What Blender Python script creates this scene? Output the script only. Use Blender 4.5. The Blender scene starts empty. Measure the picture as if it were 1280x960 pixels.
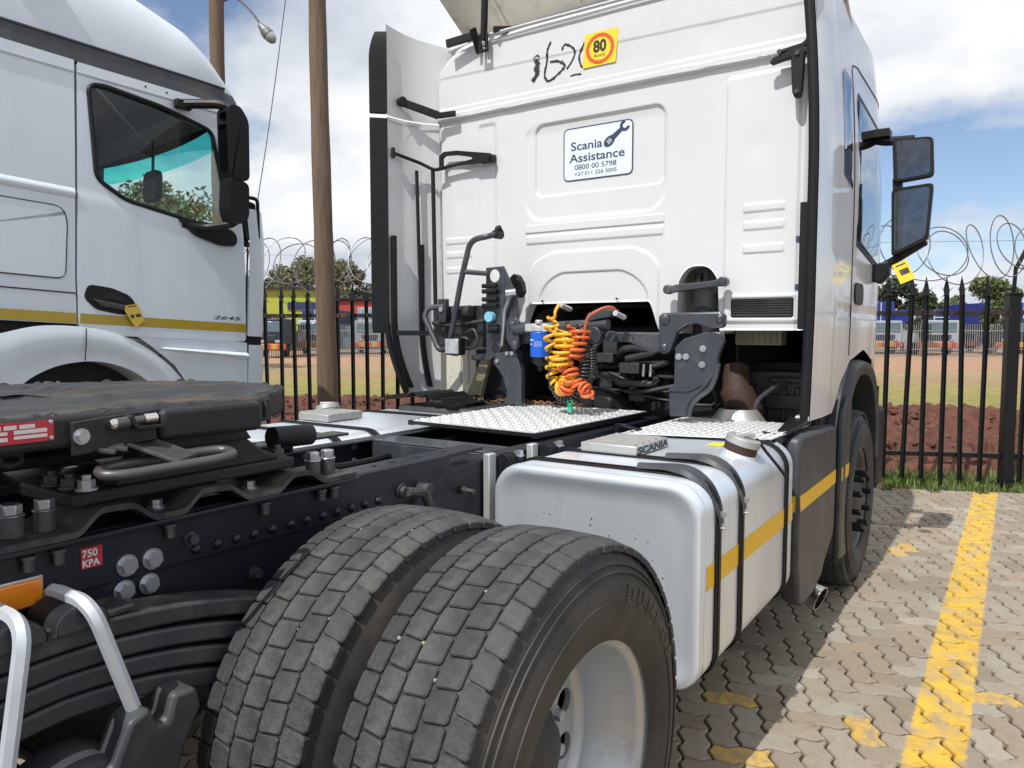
import bpy, bmesh, math, random
import numpy as np
from math import sin, cos, pi, radians, sqrt, atan2
from mathutils import Vector, Matrix, Euler, noise as mnoise

random.seed(7)
scene = bpy.context.scene
COL = scene.collection

# ------------------------------------------------------------------ camera
cam_d = bpy.data.cameras.new('camera')
cam = bpy.data.objects.new('camera', cam_d)
COL.objects.link(cam)
cam.location = (0, 0, 1.51)
cam.rotation_euler = (radians(86.0), 0, radians(33.8))
cam_d.sensor_width = 36
cam_d.lens = 940 / 1280 * 36
cam_d.clip_start = 0.05
cam_d.clip_end = 3000
scene.camera = cam

# ------------------------------------------------------------------ sky, sun, exposure
SUN_TO = Vector((-0.03, -0.72, 1.0)).normalized()
world = bpy.data.worlds.new('World')
scene.world = world
world.use_nodes = True
wn, wl = world.node_tree.nodes, world.node_tree.links
bg = wn['Background']
bg.inputs['Strength'].default_value = 0.125
sky = wn.new('ShaderNodeTexSky')
sky.sky_type = 'NISHITA'
sky.sun_disc = False
sky.sun_elevation = math.asin(SUN_TO.z)
sky.sun_rotation = atan2(SUN_TO.x, SUN_TO.y)
sky.altitude = 1500
sky.air_density = 1.0
sky.dust_density = 3.0
sky.ozone_density = 1.6
tc = wn.new('ShaderNodeTexCoord')
# cumulus: project the view direction on a flat layer, so clouds shrink to the horizon
sep = wn.new('ShaderNodeSeparateXYZ'); wl.new(tc.outputs['Generated'], sep.inputs[0])
zz = wn.new('ShaderNodeMath'); zz.operation = 'ADD'; zz.inputs[1].default_value = 0.33
zm = wn.new('ShaderNodeMath'); zm.operation = 'MAXIMUM'; zm.inputs[1].default_value = 0.0
wl.new(sep.outputs[2], zm.inputs[0]); wl.new(zm.outputs[0], zz.inputs[0])
dx = wn.new('ShaderNodeMath'); dx.operation = 'DIVIDE'; wl.new(sep.outputs[0], dx.inputs[0]); wl.new(zz.outputs[0], dx.inputs[1])
dy = wn.new('ShaderNodeMath'); dy.operation = 'DIVIDE'; wl.new(sep.outputs[1], dy.inputs[0]); wl.new(zz.outputs[0], dy.inputs[1])
cmb = wn.new('ShaderNodeCombineXYZ'); wl.new(dx.outputs[0], cmb.inputs[0]); wl.new(dy.outputs[0], cmb.inputs[1])
def wnoise(scale, detail, rough, off):
    a = wn.new('ShaderNodeVectorMath'); a.operation = 'ADD'; a.inputs[1].default_value = off
    wl.new(cmb.outputs[0], a.inputs[0])
    n = wn.new('ShaderNodeTexNoise'); n.inputs['Scale'].default_value = scale
    n.inputs['Detail'].default_value = detail; n.inputs['Roughness'].default_value = rough
    wl.new(a.outputs[0], n.inputs['Vector'])
    return n
def wramp(src, stops):
    r = wn.new('ShaderNodeValToRGB')
    while len(r.color_ramp.elements) > 1: r.color_ramp.elements.remove(r.color_ramp.elements[-1])
    for i, (p, c) in enumerate(stops):
        e = r.color_ramp.elements[0] if i == 0 else r.color_ramp.elements.new(p)
        e.position = p; e.color = (*c, 1) if len(c) == 3 else c
    wl.new(src, r.inputs[0]); return r
n1 = wnoise(1.25, 10, 0.54, (18.83, -5.49, 6.84))
n2 = wnoise(1.7, 7, 0.55, (9.0, 4.0, 2.0))
cover = wramp(n1.outputs['Fac'], [(0.415, (0.05, 0.05, 0.05)), (0.50, (1, 1, 1))])
shade = wramp(n2.outputs['Fac'], [(0.36, (3.9, 4.3, 5.0)), (0.60, (7.0, 7.1, 7.25))])
mx = wn.new('ShaderNodeMix'); mx.data_type = 'RGBA'
wl.new(cover.outputs[0], mx.inputs['Factor'])
wl.new(sky.outputs[0], mx.inputs[6]); wl.new(shade.outputs[0], mx.inputs[7])
wl.new(mx.outputs[2], bg.inputs['Color'])

sun_d = bpy.data.lights.new('sun', 'SUN')
sun_d.energy = 3.7
sun_d.angle = radians(0.55)
sun_d.color = (1.0, 0.972, 0.925)
sun = bpy.data.objects.new('sun', sun_d)
COL.objects.link(sun)
sun.rotation_euler = (-SUN_TO).to_track_quat('-Z', 'Y').to_euler()
sun.location = (0, 0, 30)
vs = scene.view_settings
vs.view_transform = 'Standard'; vs.look = 'None'; vs.exposure = 0.2; vs.gamma = 1.0
vs.use_curve_mapping = False

# ------------------------------------------------------------------ mesh helpers
class MB:
    def __init__(s): s.v = []; s.f = []
    def add(s, vs, fs):
        o = len(s.v); s.v += [tuple(p) for p in vs]; s.f += [tuple(i + o for i in f) for f in fs]; return s
    def box(s, a, b):
        x0, y0, z0 = [min(p, q) for p, q in zip(a, b)]; x1, y1, z1 = [max(p, q) for p, q in zip(a, b)]
        return s.add([(x0,y0,z0),(x1,y0,z0),(x1,y1,z0),(x0,y1,z0),(x0,y0,z1),(x1,y0,z1),(x1,y1,z1),(x0,y1,z1)],
              [(0,3,2,1),(4,5,6,7),(0,1,5,4),(1,2,6,5),(2,3,7,6),(3,0,4,7)])
    def obox(s, c, size, M):
        h = [q / 2 for q in size]
        pts = [Vector(c) + M @ Vector((sx*h[0], sy*h[1], sz*h[2])) for sz in (-1,1) for sx, sy in ((-1,-1),(1,-1),(1,1),(-1,1))]
        return s.add(pts, [(0,3,2,1),(4,5,6,7),(0,1,5,4),(1,2,6,5),(2,3,7,6),(3,0,4,7)])
    def bar(s, p0, p1, w, h, upv=(0,0,1)):
        p0, p1 = Vector(p0), Vector(p1); d = p1 - p0; L = d.length; d.normalize()
        upv = Vector(upv)
        if abs(d.dot(upv)) > .98: upv = Vector((1,0,0))
        sd = d.cross(upv).normalized(); u = sd.cross(d)
        M = Matrix((sd, d, u)).transposed()
        return s.obox((p0 + p1) / 2, (w, L, h), M)
    def cyl(s, p0, p1, r, n=12, r2=None, phase=0):
        p0, p1 = Vector(p0), Vector(p1); d = (p1 - p0).normalized(); r2 = r if r2 is None else r2
        a = d.orthogonal().normalized() if abs(d.z) < .99 else Vector((1,0,0)); a = (a - d*a.dot(d)).normalized(); b = d.cross(a)
        vs = [p0 + (a*cos(t)+b*sin(t))*r for t in [2*pi*i/n+phase for i in range(n)]] + [p1 + (a*cos(t)+b*sin(t))*r2 for t in [2*pi*i/n+phase for i in range(n)]]
        fs = [(i, (i+1) % n, n+(i+1) % n, n+i) for i in range(n)] + [tuple(range(n-1,-1,-1)), tuple(range(n, 2*n))]
        return s.add(vs, fs)
    def tube(s, pts, r, n=8, closed=False):
        pts = [Vector(p) for p in pts]; N = len(pts)
        rr = r if isinstance(r, (list, tuple)) else [r]*N
        tan = []
        for i in range(N):
            if closed: t = pts[(i+1) % N] - pts[i-1]
            else: t = pts[min(i+1, N-1)] - pts[max(i-1, 0)]
            tan.append(t.normalized())
        a = tan[0].orthogonal().normalized(); vs = []
        for i in range(N):
            a = (a - tan[i]*a.dot(tan[i])).normalized(); b = tan[i].cross(a)
            vs += [pts[i] + (a*cos(2*pi*k/n)+b*sin(2*pi*k/n))*rr[i] for k in range(n)]
        fs = []
        for i in range(N if closed else N-1):
            j = (i+1) % N
            fs += [(i*n+k, i*n+(k+1) % n, j*n+(k+1) % n, j*n+k) for k in range(n)]
        if not closed: fs += [tuple(range(n-1,-1,-1)), tuple(range((N-1)*n, N*n))]
        return s.add(vs, fs)
    def prism(s, poly, ax, a, b):
        """poly: 2D outline; ax 'x' -> (y,z), 'y' -> (x,z), 'z' -> (x,y); extruded from a to b"""
        def P(p, t):
            return {'x': (t, p[0], p[1]), 'y': (p[0], t, p[1]), 'z': (p[0], p[1], t)}[ax]
        n = len(poly)
        return s.add([P(p, a) for p in poly] + [P(p, b) for p in poly],
              [tuple(range(n)), tuple(range(2*n-1, n-1, -1))] + [(i, n+i, n+(i+1) % n, (i+1) % n) for i in range(n)])
    def lathe(s, prof, c, axis='x', n=48):
        """prof: (along axis, radius)"""
        c = Vector(c); vs = []; m = len(prof)
        for k in range(n):
            t = 2*pi*k/n
            for a, r in prof:
                q = {'x': (a, r*cos(t), r*sin(t)), 'y': (r*cos(t), a, r*sin(t)), 'z': (r*cos(t), r*sin(t), a)}[axis]
                vs.append(c + Vector(q))
        fs = [(k*m+i, k*m+i+1, ((k+1) % n)*m+i+1, ((k+1) % n)*m+i) for k in range(n) for i in range(m-1)]
        return s.add(vs, fs)
    def grid(s, fn, nu, nv, closed_u=False):
        vs = [fn(i/nu, j/nv) for i in range(nu+1) for j in range(nv+1)]
        return s.add(vs, [(i*(nv+1)+j, (i+1)*(nv+1)+j, (i+1)*(nv+1)+j+1, i*(nv+1)+j+1) for i in range(nu) for j in range(nv)])
    def hexbolt(s, c, d, r, h, washer=True):
        c, d = Vector(c), Vector(d).normalized()
        if washer: s.cyl(c, c+d*h*.2, r*1.35, 14)
        s.cyl(c+d*h*.2, c+d*h, r, 6)
        return s
    def mesh(s, name, off=(0,0,0), angle=35, smooth=True):
        me = bpy.data.meshes.new(name)
        o = Vector(off)
        me.from_pydata([tuple(Vector(p)-o) for p in s.v], [], s.f)
        bm = bmesh.new(); bm.from_mesh(me); bmesh.ops.recalc_face_normals(bm, faces=bm.faces); bm.to_mesh(me); bm.free()
        if smooth:
            me.polygons.foreach_set('use_smooth', [True]*len(me.polygons))
            me.set_sharp_from_angle(angle=radians(angle))
        me.update()
        return me
    def obj(s, name, mat, parent=None, bevel=0, seg=2, angle=35, smooth=True, label=None, kind=None):
        base = wloc(parent)
        o = bpy.data.objects.new(name, s.mesh(name, base, angle, smooth))
        if mat: o.data.materials.append(mat)
        COL.objects.link(o); o.parent = parent
        if bevel:
            m = o.modifiers.new('bevel', 'BEVEL'); m.width = bevel; m.segments = seg; m.limit_method = 'ANGLE'; m.angle_limit = radians(40)
        if label: o['label'] = label
        if kind: o['kind'] = kind
        return o
WL = {}
def wloc(o):
    if o is None: return Vector((0,0,0))
    while o.parent is not None: o = o.parent
    return WL[o.name] if o.name in WL else Vector(o.location)
def thing(name, loc, label, cat, group=None, local=False):
    o = bpy.data.objects.new(name, None); COL.objects.link(o); o.location = loc
    o.empty_display_size = .2
    o['label'] = label; o['category'] = cat
    if group: o['group'] = group
    if local: WL[o.name] = Vector((0,0,0))
    return o
def tag(o, label, cat, group=None):
    o['label'] = label; o['category'] = cat
    if group: o['group'] = group
    return o
def struct(o): o['kind'] = 'structure'; return o
def rrect(x0, x1, y0, y1, r, n=5):
    pts = []
    for cx, cy, a in ((x1-r, y1-r, 0), (x0+r, y1-r, pi/2), (x0+r, y0+r, pi), (x1-r, y0+r, 1.5*pi)):
        pts += [(cx+r*cos(a+pi/2*i/n), cy+r*sin(a+pi/2*i/n)) for i in range(n+1)]
    return pts
def smoothpath(P, sub=8):
    P = [Vector(p) for p in P]; out = []
    for i in range(len(P)-1):
        p0, p1, p2, p3 = P[max(i-1,0)], P[i], P[i+1], P[min(i+2, len(P)-1)]
        for k in range(sub):
            t = k/sub
            out.append(.5*((2*p1)+(p2-p0)*t+(2*p0-5*p1+4*p2-p3)*t*t+(3*p1-p0-3*p2+p3)*t**3))
    out.append(P[-1]); return out
def rounded(P, r=.04, n=6):
    """polyline with rounded corners"""
    P = [Vector(p) for p in P]; out = [P[0]]
    for i in range(1, len(P)-1):
        a, b, c = P[i-1], P[i], P[i+1]
        d1, d2 = (a-b), (c-b); q = min(r, d1.length*.48, d2.length*.48)
        s, e = b+d1.normalized()*q, b+d2.normalized()*q
        out += [(s*(1-t)**2 + b*2*t*(1-t) + e*t*t) for t in [k/n for k in range(n+1)]]
    out.append(P[-1]); return out
def helix(path, r, turns, per=10, jitter=0):
    """a coil wound round a path"""
    P = smoothpath(path, 20); N = int(turns*per); out = []
    L = [0]
    for i in range(1, len(P)): L.append(L[-1]+(P[i]-P[i-1]).length)
    a = (P[1]-P[0]).orthogonal().normalized()
    for i in range(N+1):
        s = L[-1]*i/N; k = 0
        while k < len(L)-2 and L[k+1] < s: k += 1
        t = (s-L[k])/max(1e-6, L[k+1]-L[k]); c = P[k].lerp(P[k+1], t); d = (P[k+1]-P[k]).normalized()
        a = (a-d*a.dot(d)).normalized(); b = d.cross(a)
        th = 2*pi*i/per
        rr = r*(1+jitter*sin(i*.37)+jitter*.6*sin(i*.11+1))
        out.append(c+(a*cos(th)+b*sin(th))*rr)
    return out
def text_mesh(txt, size, bold=0.0, align='LEFT', shear=0, space=1.0):
    cu = bpy.data.curves.new('lettering', 'FONT'); cu.body = txt; cu.size = size; cu.align_x = align
    cu.offset = bold; cu.shear = shear; cu.space_character = space; cu.resolution_u = 4
    o = bpy.data.objects.new('lettering', cu); COL.objects.link(o)
    dg = bpy.context.evaluated_depsgraph_get()
    me = bpy.data.meshes.new_from_object(o.evaluated_get(dg))
    bpy.data.objects.remove(o); bpy.data.curves.remove(cu)
    return [v.co.copy() for v in me.vertices], [tuple(p.vertices) for p in me.polygons], me
def text_on(name, txt, size, org, ux, uy, mat, parent, bold=0, shear=0, space=1.0, align='LEFT', sx=1.0):
    vs, fs, me = text_mesh(txt, size, bold, align, shear, space)
    org, ux, uy = Vector(org), Vector(ux), Vector(uy)
    m = MB(); m.add([org+ux*v.x*sx+uy*v.y for v in vs], fs)
    bpy.data.meshes.remove(me)
    return m.obj(name, mat, parent, smooth=False)

# ------------------------------------------------------------------ materials
def nodes(m): return m.node_tree.nodes, m.node_tree.links
def mat(name, col, rough=.5, metal=0, var=0.0, vscale=6, col2=None, dirt=None, dscale=3, dpos=(.55,.75), bump=0, bscale=60, coat=0, spec=.5, rvar=0, stretch=None, world=False):
    """principled material; var: brightness mottling, col2/dirt: a second colour laid over by noise"""
    m = bpy.data.materials.new(name); m.use_nodes = True
    n, l = nodes(m); b = n['Principled BSDF']
    b.inputs['Roughness'].default_value = rough; b.inputs['Metallic'].default_value = metal
    b.inputs['Coat Weight'].default_value = coat; b.inputs['Coat Roughness'].default_value = .06
    b.inputs['Specular IOR Level'].default_value = spec
    b.inputs['Base Color'].default_value = (*col, 1)
    if world: co = n.new('ShaderNodeNewGeometry').outputs['Position']
    else: co = n.new('ShaderNodeTexCoord').outputs['Object']
    if stretch:
        mp = n.new('ShaderNodeMapping'); mp.inputs['Scale'].default_value = stretch; l.new(co, mp.inputs[0]); co = mp.outputs[0]
    def noise(sc, det=5, ro=.55):
        t = n.new('ShaderNodeTexNoise'); t.inputs['Scale'].default_value = sc; t.inputs['Detail'].default_value = det; t.inputs['Roughness'].default_value = ro
        l.new(co, t.inputs['Vector']); return t.outputs['Fac']
    cur = None
    if var:
        t = noise(vscale); r = n.new('ShaderNodeMapRange'); r.inputs[1].default_value = .25; r.inputs[2].default_value = .75
        r.inputs[3].default_value = 1-var; r.inputs[4].default_value = 1+var; l.new(t, r.inputs[0])
        mm = n.new('ShaderNodeMix'); mm.data_type = 'RGBA'; mm.blend_type = 'MULTIPLY'; mm.inputs['Factor'].default_value = 1
        mm.inputs[6].default_value = (*col, 1); l.new(r.outputs[0], mm.inputs[7]); cur = mm.outputs[2]
    if dirt:
        t = noise(dscale, 8, .62); r = n.new('ShaderNodeMapRange'); r.inputs[1].default_value = dpos[0]; r.inputs[2].default_value = dpos[1]; l.new(t, r.inputs[0])
        mm = n.new('ShaderNodeMix'); mm.data_type = 'RGBA'; l.new(r.outputs[0], mm.inputs['Factor'])
        if cur: l.new(cur, mm.inputs[6])
        else: mm.inputs[6].default_value = (*col, 1)
        mm.inputs[7].default_value = (*dirt, 1); cur = mm.outputs[2]
    if cur: l.new(cur, b.inputs['Base Color'])
    if rvar:
        t = noise(vscale*1.7); r = n.new('ShaderNodeMapRange'); r.inputs[3].default_value = rough-rvar; r.inputs[4].default_value = rough+rvar; l.new(t, r.inputs[0]); l.new(r.outputs[0], b.inputs['Roughness'])
    if bump:
        t = noise(bscale, 6, .6); bp = n.new('ShaderNodeBump'); bp.inputs['Strength'].default_value = bump; bp.inputs['Distance'].default_value = .01
        l.new(t, bp.inputs['Height']); l.new(bp.outputs[0], b.inputs['Normal'])
    return m
def glassmat(name, tint, refl=.12, dark=0.0):
    m = bpy.data.materials.new(name); m.use_nodes = True
    n, l = nodes(m); n.remove(n['Principled BSDF'])
    tr = n.new('ShaderNodeBsdfTransparent'); tr.inputs[0].default_value = (*tint, 1)
    gl = n.new('ShaderNodeBsdfGlossy'); gl.inputs['Roughness'].default_value = .02; gl.inputs[0].default_value = (.9,.95,1,1)
    lw = n.new('ShaderNodeLayerWeight'); lw.inputs[0].default_value = .5
    fr = n.new('ShaderNodeMath'); fr.operation = 'POWER'; fr.inputs[1].default_value = 4.0; l.new(lw.outputs['Facing'], fr.inputs[0])
    ad = n.new('ShaderNodeMath'); ad.operation = 'MULTIPLY_ADD'; ad.inputs[1].default_value = .8; ad.inputs[2].default_value = refl; l.new(fr.outputs[0], ad.inputs[0])
    mx = n.new('ShaderNodeMixShader'); l.new(ad.outputs[0], mx.inputs[0]); l.new(tr.outputs[0], mx.inputs[1]); l.new(gl.outputs[0], mx.inputs[2])
    l.new(mx.outputs[0], n['Material Output'].inputs[0]); return m

M = {}
M['cab'] = mat('white_cab_paint', (.635,.648,.654), .34, var=.025, vscale=2.5, dirt=(.52,.52,.505), dscale=2.2, dpos=(.58,.9), coat=.35, bump=.012, bscale=14)
M['cream'] = mat('cream_primer', (.62,.60,.52), .5, var=.06, dirt=(.40,.36,.28), dscale=5)
M['side'] = mat('white_side_paint', (.86,.87,.87), .22, coat=.6, var=.02)
M['white2'] = mat('white_paint_shade_blue', (.70,.765,.83), .28, var=.02, vscale=1.5, coat=.5, dirt=(.65,.705,.76), dscale=1.5, dpos=(.5,.8))  # white paint with the blue of sky-lit shade put into its colour
M['chassis'] = mat('dark_chassis_paint', (.011,.013,.021), .40, var=.2, vscale=9, dirt=(.045,.044,.043), dscale=4, dpos=(.55,.85), bump=.05, bscale=90)
M['chassis_dusty'] = mat('dusty_chassis_paint', (.028,.030,.034), .6, var=.2, vscale=12, dirt=(.14,.125,.105), dscale=7, dpos=(.45,.75), bump=.08, bscale=80)
M['grey'] = mat('grey_bracket_paint', (.040,.046,.056), .38, var=.12, vscale=9, dirt=(.11,.11,.11), dscale=6, dpos=(.55,.8), coat=.15)
M['plastic'] = mat('dark_grey_plastic', (.040,.044,.051), .46, var=.1, vscale=5, dirt=(.12,.11,.10), dscale=4, dpos=(.5,.85), bump=.03, bscale=220)
M['rubber'] = mat('black_rubber', (.0065,.007,.009), .48, var=.15, spec=.35, dirt=(.016,.016,.018), dscale=8, dpos=(.55,.85))
M['black'] = mat('black_engine_parts', (.010,.010,.012), .6, var=.3, vscale=12)
M['engine'] = mat('dirty_engine_metal', (.028,.029,.032), .5, var=.35, vscale=14, dirt=(.06,.055,.05), dscale=10)
M['grease'] = mat('greasy_black_steel', (.013,.013,.015), .34, var=.35, vscale=10, dirt=(.11,.078,.046), dscale=2.6, dpos=(.50,.74), bump=.9, bscale=26, stretch=(3.2,1,1), rvar=.15)
M['fifth'] = mat('worn_black_casting', (.014,.015,.017), .58, var=.25, vscale=10, dirt=(.07,.06,.05), dscale=8, dpos=(.55,.8), bump=.35, bscale=60)
M['zinc'] = mat('zinc_steel', (.55,.57,.60), .36, metal=.85, var=.12, vscale=25, dirt=(.33,.28,.22), dscale=18, dpos=(.6,.8))
M['zincpaint'] = mat('galvanised_bolt', (.62,.66,.71), .45, metal=.22, var=.10, vscale=14, dirt=(.33,.22,.12), dscale=9, dpos=(.62,.75))
M['steel'] = mat('worn_steel', (.11,.11,.11), .45, metal=.6, var=.25, vscale=14, dirt=(.13,.09,.06), dscale=10)
M['spacer'] = mat('dusty_steel_spacer', (.10,.10,.10), .5, metal=.4, var=.25, vscale=25, dirt=(.22,.19,.15), dscale=14)
M['rust'] = mat('rusty_steel', (.23,.10,.045), .75, var=.35, vscale=12, dirt=(.12,.06,.035), dscale=8, bump=.2, bscale=60)
M['alu'] = mat('brushed_aluminium', (.77,.82,.88), .36, metal=.58, var=.05, vscale=3, stretch=(1,1,.15), dirt=(.60,.62,.64), dscale=4, dpos=(.5,.85), rvar=.07)
M['alutop'] = mat('dusty_aluminium', (.74,.72,.70), .42, metal=.75, var=.08, vscale=5, dirt=(.55,.50,.45), dscale=4, dpos=(.45,.8), rvar=.08)
M['plate'] = mat('aluminium_tread_plate', (.72,.74,.745), .34, metal=.4, var=.06, vscale=7, dirt=(.60,.59,.55), dscale=6, dpos=(.5,.8), rvar=.1)
M['stepalu'] = mat('cast_aluminium_step', (.42,.42,.405), .5, metal=.5, var=.1, vscale=20, stretch=(1,8,1))
M['chrome'] = mat('chrome', (.72,.70,.66), .16, metal=1, var=.1, vscale=9)
M['tread'] = mat('dusty_tread_rubber', (.043,.044,.046), .74, var=.28, vscale=30, dirt=(.110,.102,.091), dscale=11, dpos=(.50,.80), bump=.55, bscale=70)
M['treadedge'] = mat('tread_groove_rubber', (.040,.038,.036), .8, var=.2, vscale=20, dirt=(.12,.10,.08), dscale=12, dpos=(.5,.8), bump=.3, bscale=90)
M['sidewall'] = mat('sidewall_rubber', (.020,.020,.021), .60, var=.18, vscale=9, dirt=(.075,.066,.055), dscale=4, dpos=(.46,.80), bump=.06, bscale=110)
M['rim'] = mat('silver_rim_paint', (.50,.52,.54), .38, metal=.55, var=.08, vscale=6, dirt=(.28,.24,.20), dscale=6, dpos=(.58,.78))
M['pebble'] = mat('pale_pebble', (.32,.29,.24), .8, var=.2)
M['yellow'] = mat('yellow_reflective_tape', (.82,.46,.006), .42, var=.08, vscale=60)
M['stripe'] = mat('mustard_stripe', (.42,.30,.02), .35, var=.05, coat=.3)
M['orange'] = mat('amber_reflector', (.85,.25,.012), .22, coat=.8, var=.12, vscale=40)
M['tagyellow'] = mat('yellow_card', (.78,.62,.03), .5, var=.05)
M['red'] = mat('red_print', (.50,.03,.05), .45, var=.1)
M['whiteprint'] = mat('white_print', (.72,.71,.70), .45, var=.05)
M['sticker'] = mat('pale_blue_sticker', (.70,.76,.84), .35)
M['navy'] = mat('navy_print', (.035,.05,.10), .4)
M['blackink'] = mat('black_ink', (.02,.02,.022), .5, var=.3)
M['blue'] = mat('blue_filter_can', (.008,.11,.58), .25, coat=.5)
M['palealloy'] = mat('cast_alloy', (.55,.56,.56), .45, metal=.5, var=.1)
M['lightblue'] = mat('light_blue_cap', (.20,.48,.66), .4)
M['hoseyellow'] = mat('yellow_coil_hose', (.80,.42,.012), .32, coat=.3, var=.08)
M['hoseorange'] = mat('orange_red_coil_hose', (.70,.125,.024), .36, coat=.2, var=.1)
M['hosered'] = mat('brick_red_hose', (.42,.085,.035), .4, var=.1)
M['hoseblack'] = mat('black_coil_cable', (.032,.033,.036), .32, coat=.3)
M['green'] = mat('green_plastic_clip', (.02,.42,.20), .4)
M['lens'] = mat('clear_lamp_lens', (.36,.38,.40), .12, coat=1, var=.3, vscale=40)
M['beige'] = mat('beige_foil_pad', (.20,.175,.11), .5, var=.2, vscale=12)
M['brown'] = mat('brown_pipe_wrap', (.045,.022,.013), .7, var=.3, vscale=10)
M['mirror'] = mat('mirror_glass', (.11,.12,.14), .03, metal=1, var=.25, vscale=20)  # base darkened to stand in for dark surroundings the mirror would reflect
M['glass'] = glassmat('side_window_glass', (.78,.86,.86), .04)
M['glassdark'] = glassmat('dark_window_glass', (.12,.14,.15), .22)
M['shield'] = glassmat('windscreen_glass', (.72,.90,.86), .0)
M['shieldtint'] = glassmat('green_windscreen_band', (.10,.72,.60), .0)
M['interior'] = mat('dark_cab_interior', (.03,.032,.036), .7, var=.2)
M['liner'] = mat('grey_cab_lining', (.16,.16,.16), .8, var=.1)
M['wood'] = mat('weathered_pole_wood', (.155,.105,.07), .85, var=.22, vscale=9, dirt=(.075,.052,.037), dscale=6, dpos=(.5,.7), bump=.6, bscale=14, stretch=(6,6,.35))
M['fence'] = mat('black_fence_paint', (.005,.0055,.006), .42, var=.2, spec=.35, dirt=(.03,.02,.014), dscale=5, dpos=(.62,.8))
M['fencetop'] = mat('worn_fence_rail', (.02,.018,.017), .5, var=.2, dirt=(.14,.07,.035), dscale=3, dpos=(.5,.7))
M['wire'] = mat('galvanised_wire', (.18,.18,.19), .45, metal=.6, var=.2)
M['lampgrey'] = mat('lamp_metal', (.20,.20,.20), .5, metal=.4)

def per_object_shade(m, lo, hi):
    n, l = nodes(m); b = n['Principled BSDF']; src = b.inputs['Base Color'].links[0].from_socket
    oi = n.new('ShaderNodeObjectInfo'); g = n.new('ShaderNodeNewGeometry'); ad = n.new('ShaderNodeMath'); ad.operation = 'ADD'; l.new(oi.outputs['Random'], ad.inputs[0]); l.new(g.outputs['Random Per Island'], ad.inputs[1])
    fr = n.new('ShaderNodeMath'); fr.operation = 'FRACT'; l.new(ad.outputs[0], fr.inputs[0])
    mr = n.new('ShaderNodeMapRange'); mr.inputs[3].default_value = lo; mr.inputs[4].default_value = hi; l.new(fr.outputs[0], mr.inputs[0])
    mm = n.new('ShaderNodeMix'); mm.data_type = 'RGBA'; mm.blend_type = 'MULTIPLY'; mm.inputs['Factor'].default_value = 1; l.new(src, mm.inputs[6]); l.new(mr.outputs[0], mm.inputs[7]); l.new(mm.outputs[2], b.inputs['Base Color'])
per_object_shade(M['tread'], .78, 1.25)

def streaks(m, col, amt, sx=9.0, sz=.7):
    n, l = nodes(m); b = n['Principled BSDF']; src = b.inputs['Base Color'].links[0].from_socket
    g = n.new('ShaderNodeNewGeometry'); mp = n.new('ShaderNodeMapping'); mp.inputs['Scale'].default_value = (sx, sx, sz); l.new(g.outputs['Position'], mp.inputs[0])
    t = n.new('ShaderNodeTexNoise'); t.inputs['Scale'].default_value = 2.2; t.inputs['Detail'].default_value = 7; t.inputs['Roughness'].default_value = .65; l.new(mp.outputs[0], t.inputs['Vector'])
    t2 = n.new('ShaderNodeTexNoise'); t2.inputs['Scale'].default_value = 1.6; t2.inputs['Detail'].default_value = 4; l.new(g.outputs['Position'], t2.inputs['Vector'])
    mu = n.new('ShaderNodeMath'); mu.operation = 'MULTIPLY'; l.new(t.outputs['Fac'], mu.inputs[0]); l.new(t2.outputs['Fac'], mu.inputs[1])
    mr = n.new('ShaderNodeMapRange'); mr.inputs[1].default_value = .24; mr.inputs[2].default_value = .42; mr.inputs[3].default_value = 0; mr.inputs[4].default_value = amt; l.new(mu.outputs[0], mr.inputs[0])
    mm = n.new('ShaderNodeMix'); mm.data_type = 'RGBA'; l.new(mr.outputs[0], mm.inputs['Factor']); l.new(src, mm.inputs[6]); mm.inputs[7].default_value = (*col, 1); l.new(mm.outputs[2], b.inputs['Base Color'])
streaks(M['cab'], (.50,.49,.46), .07)
streaks(M['white2'], (.50,.52,.53), .25, 5)
streaks(M['side'], (.50,.48,.44), .30, 5)
streaks(M['alu'], (.56,.60,.66), .5, 9, .4)
# ================================================================== SETTING
FA = radians(22.8)
FD = Vector((cos(FA), sin(FA), 0)); FN = Vector((-sin(FA), cos(FA), 0)); FP = Vector((-.58, 8.47, 0))
def fp(s, d, z=0): return FP + FD*s + FN*d + Vector((0,0,z))

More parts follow.
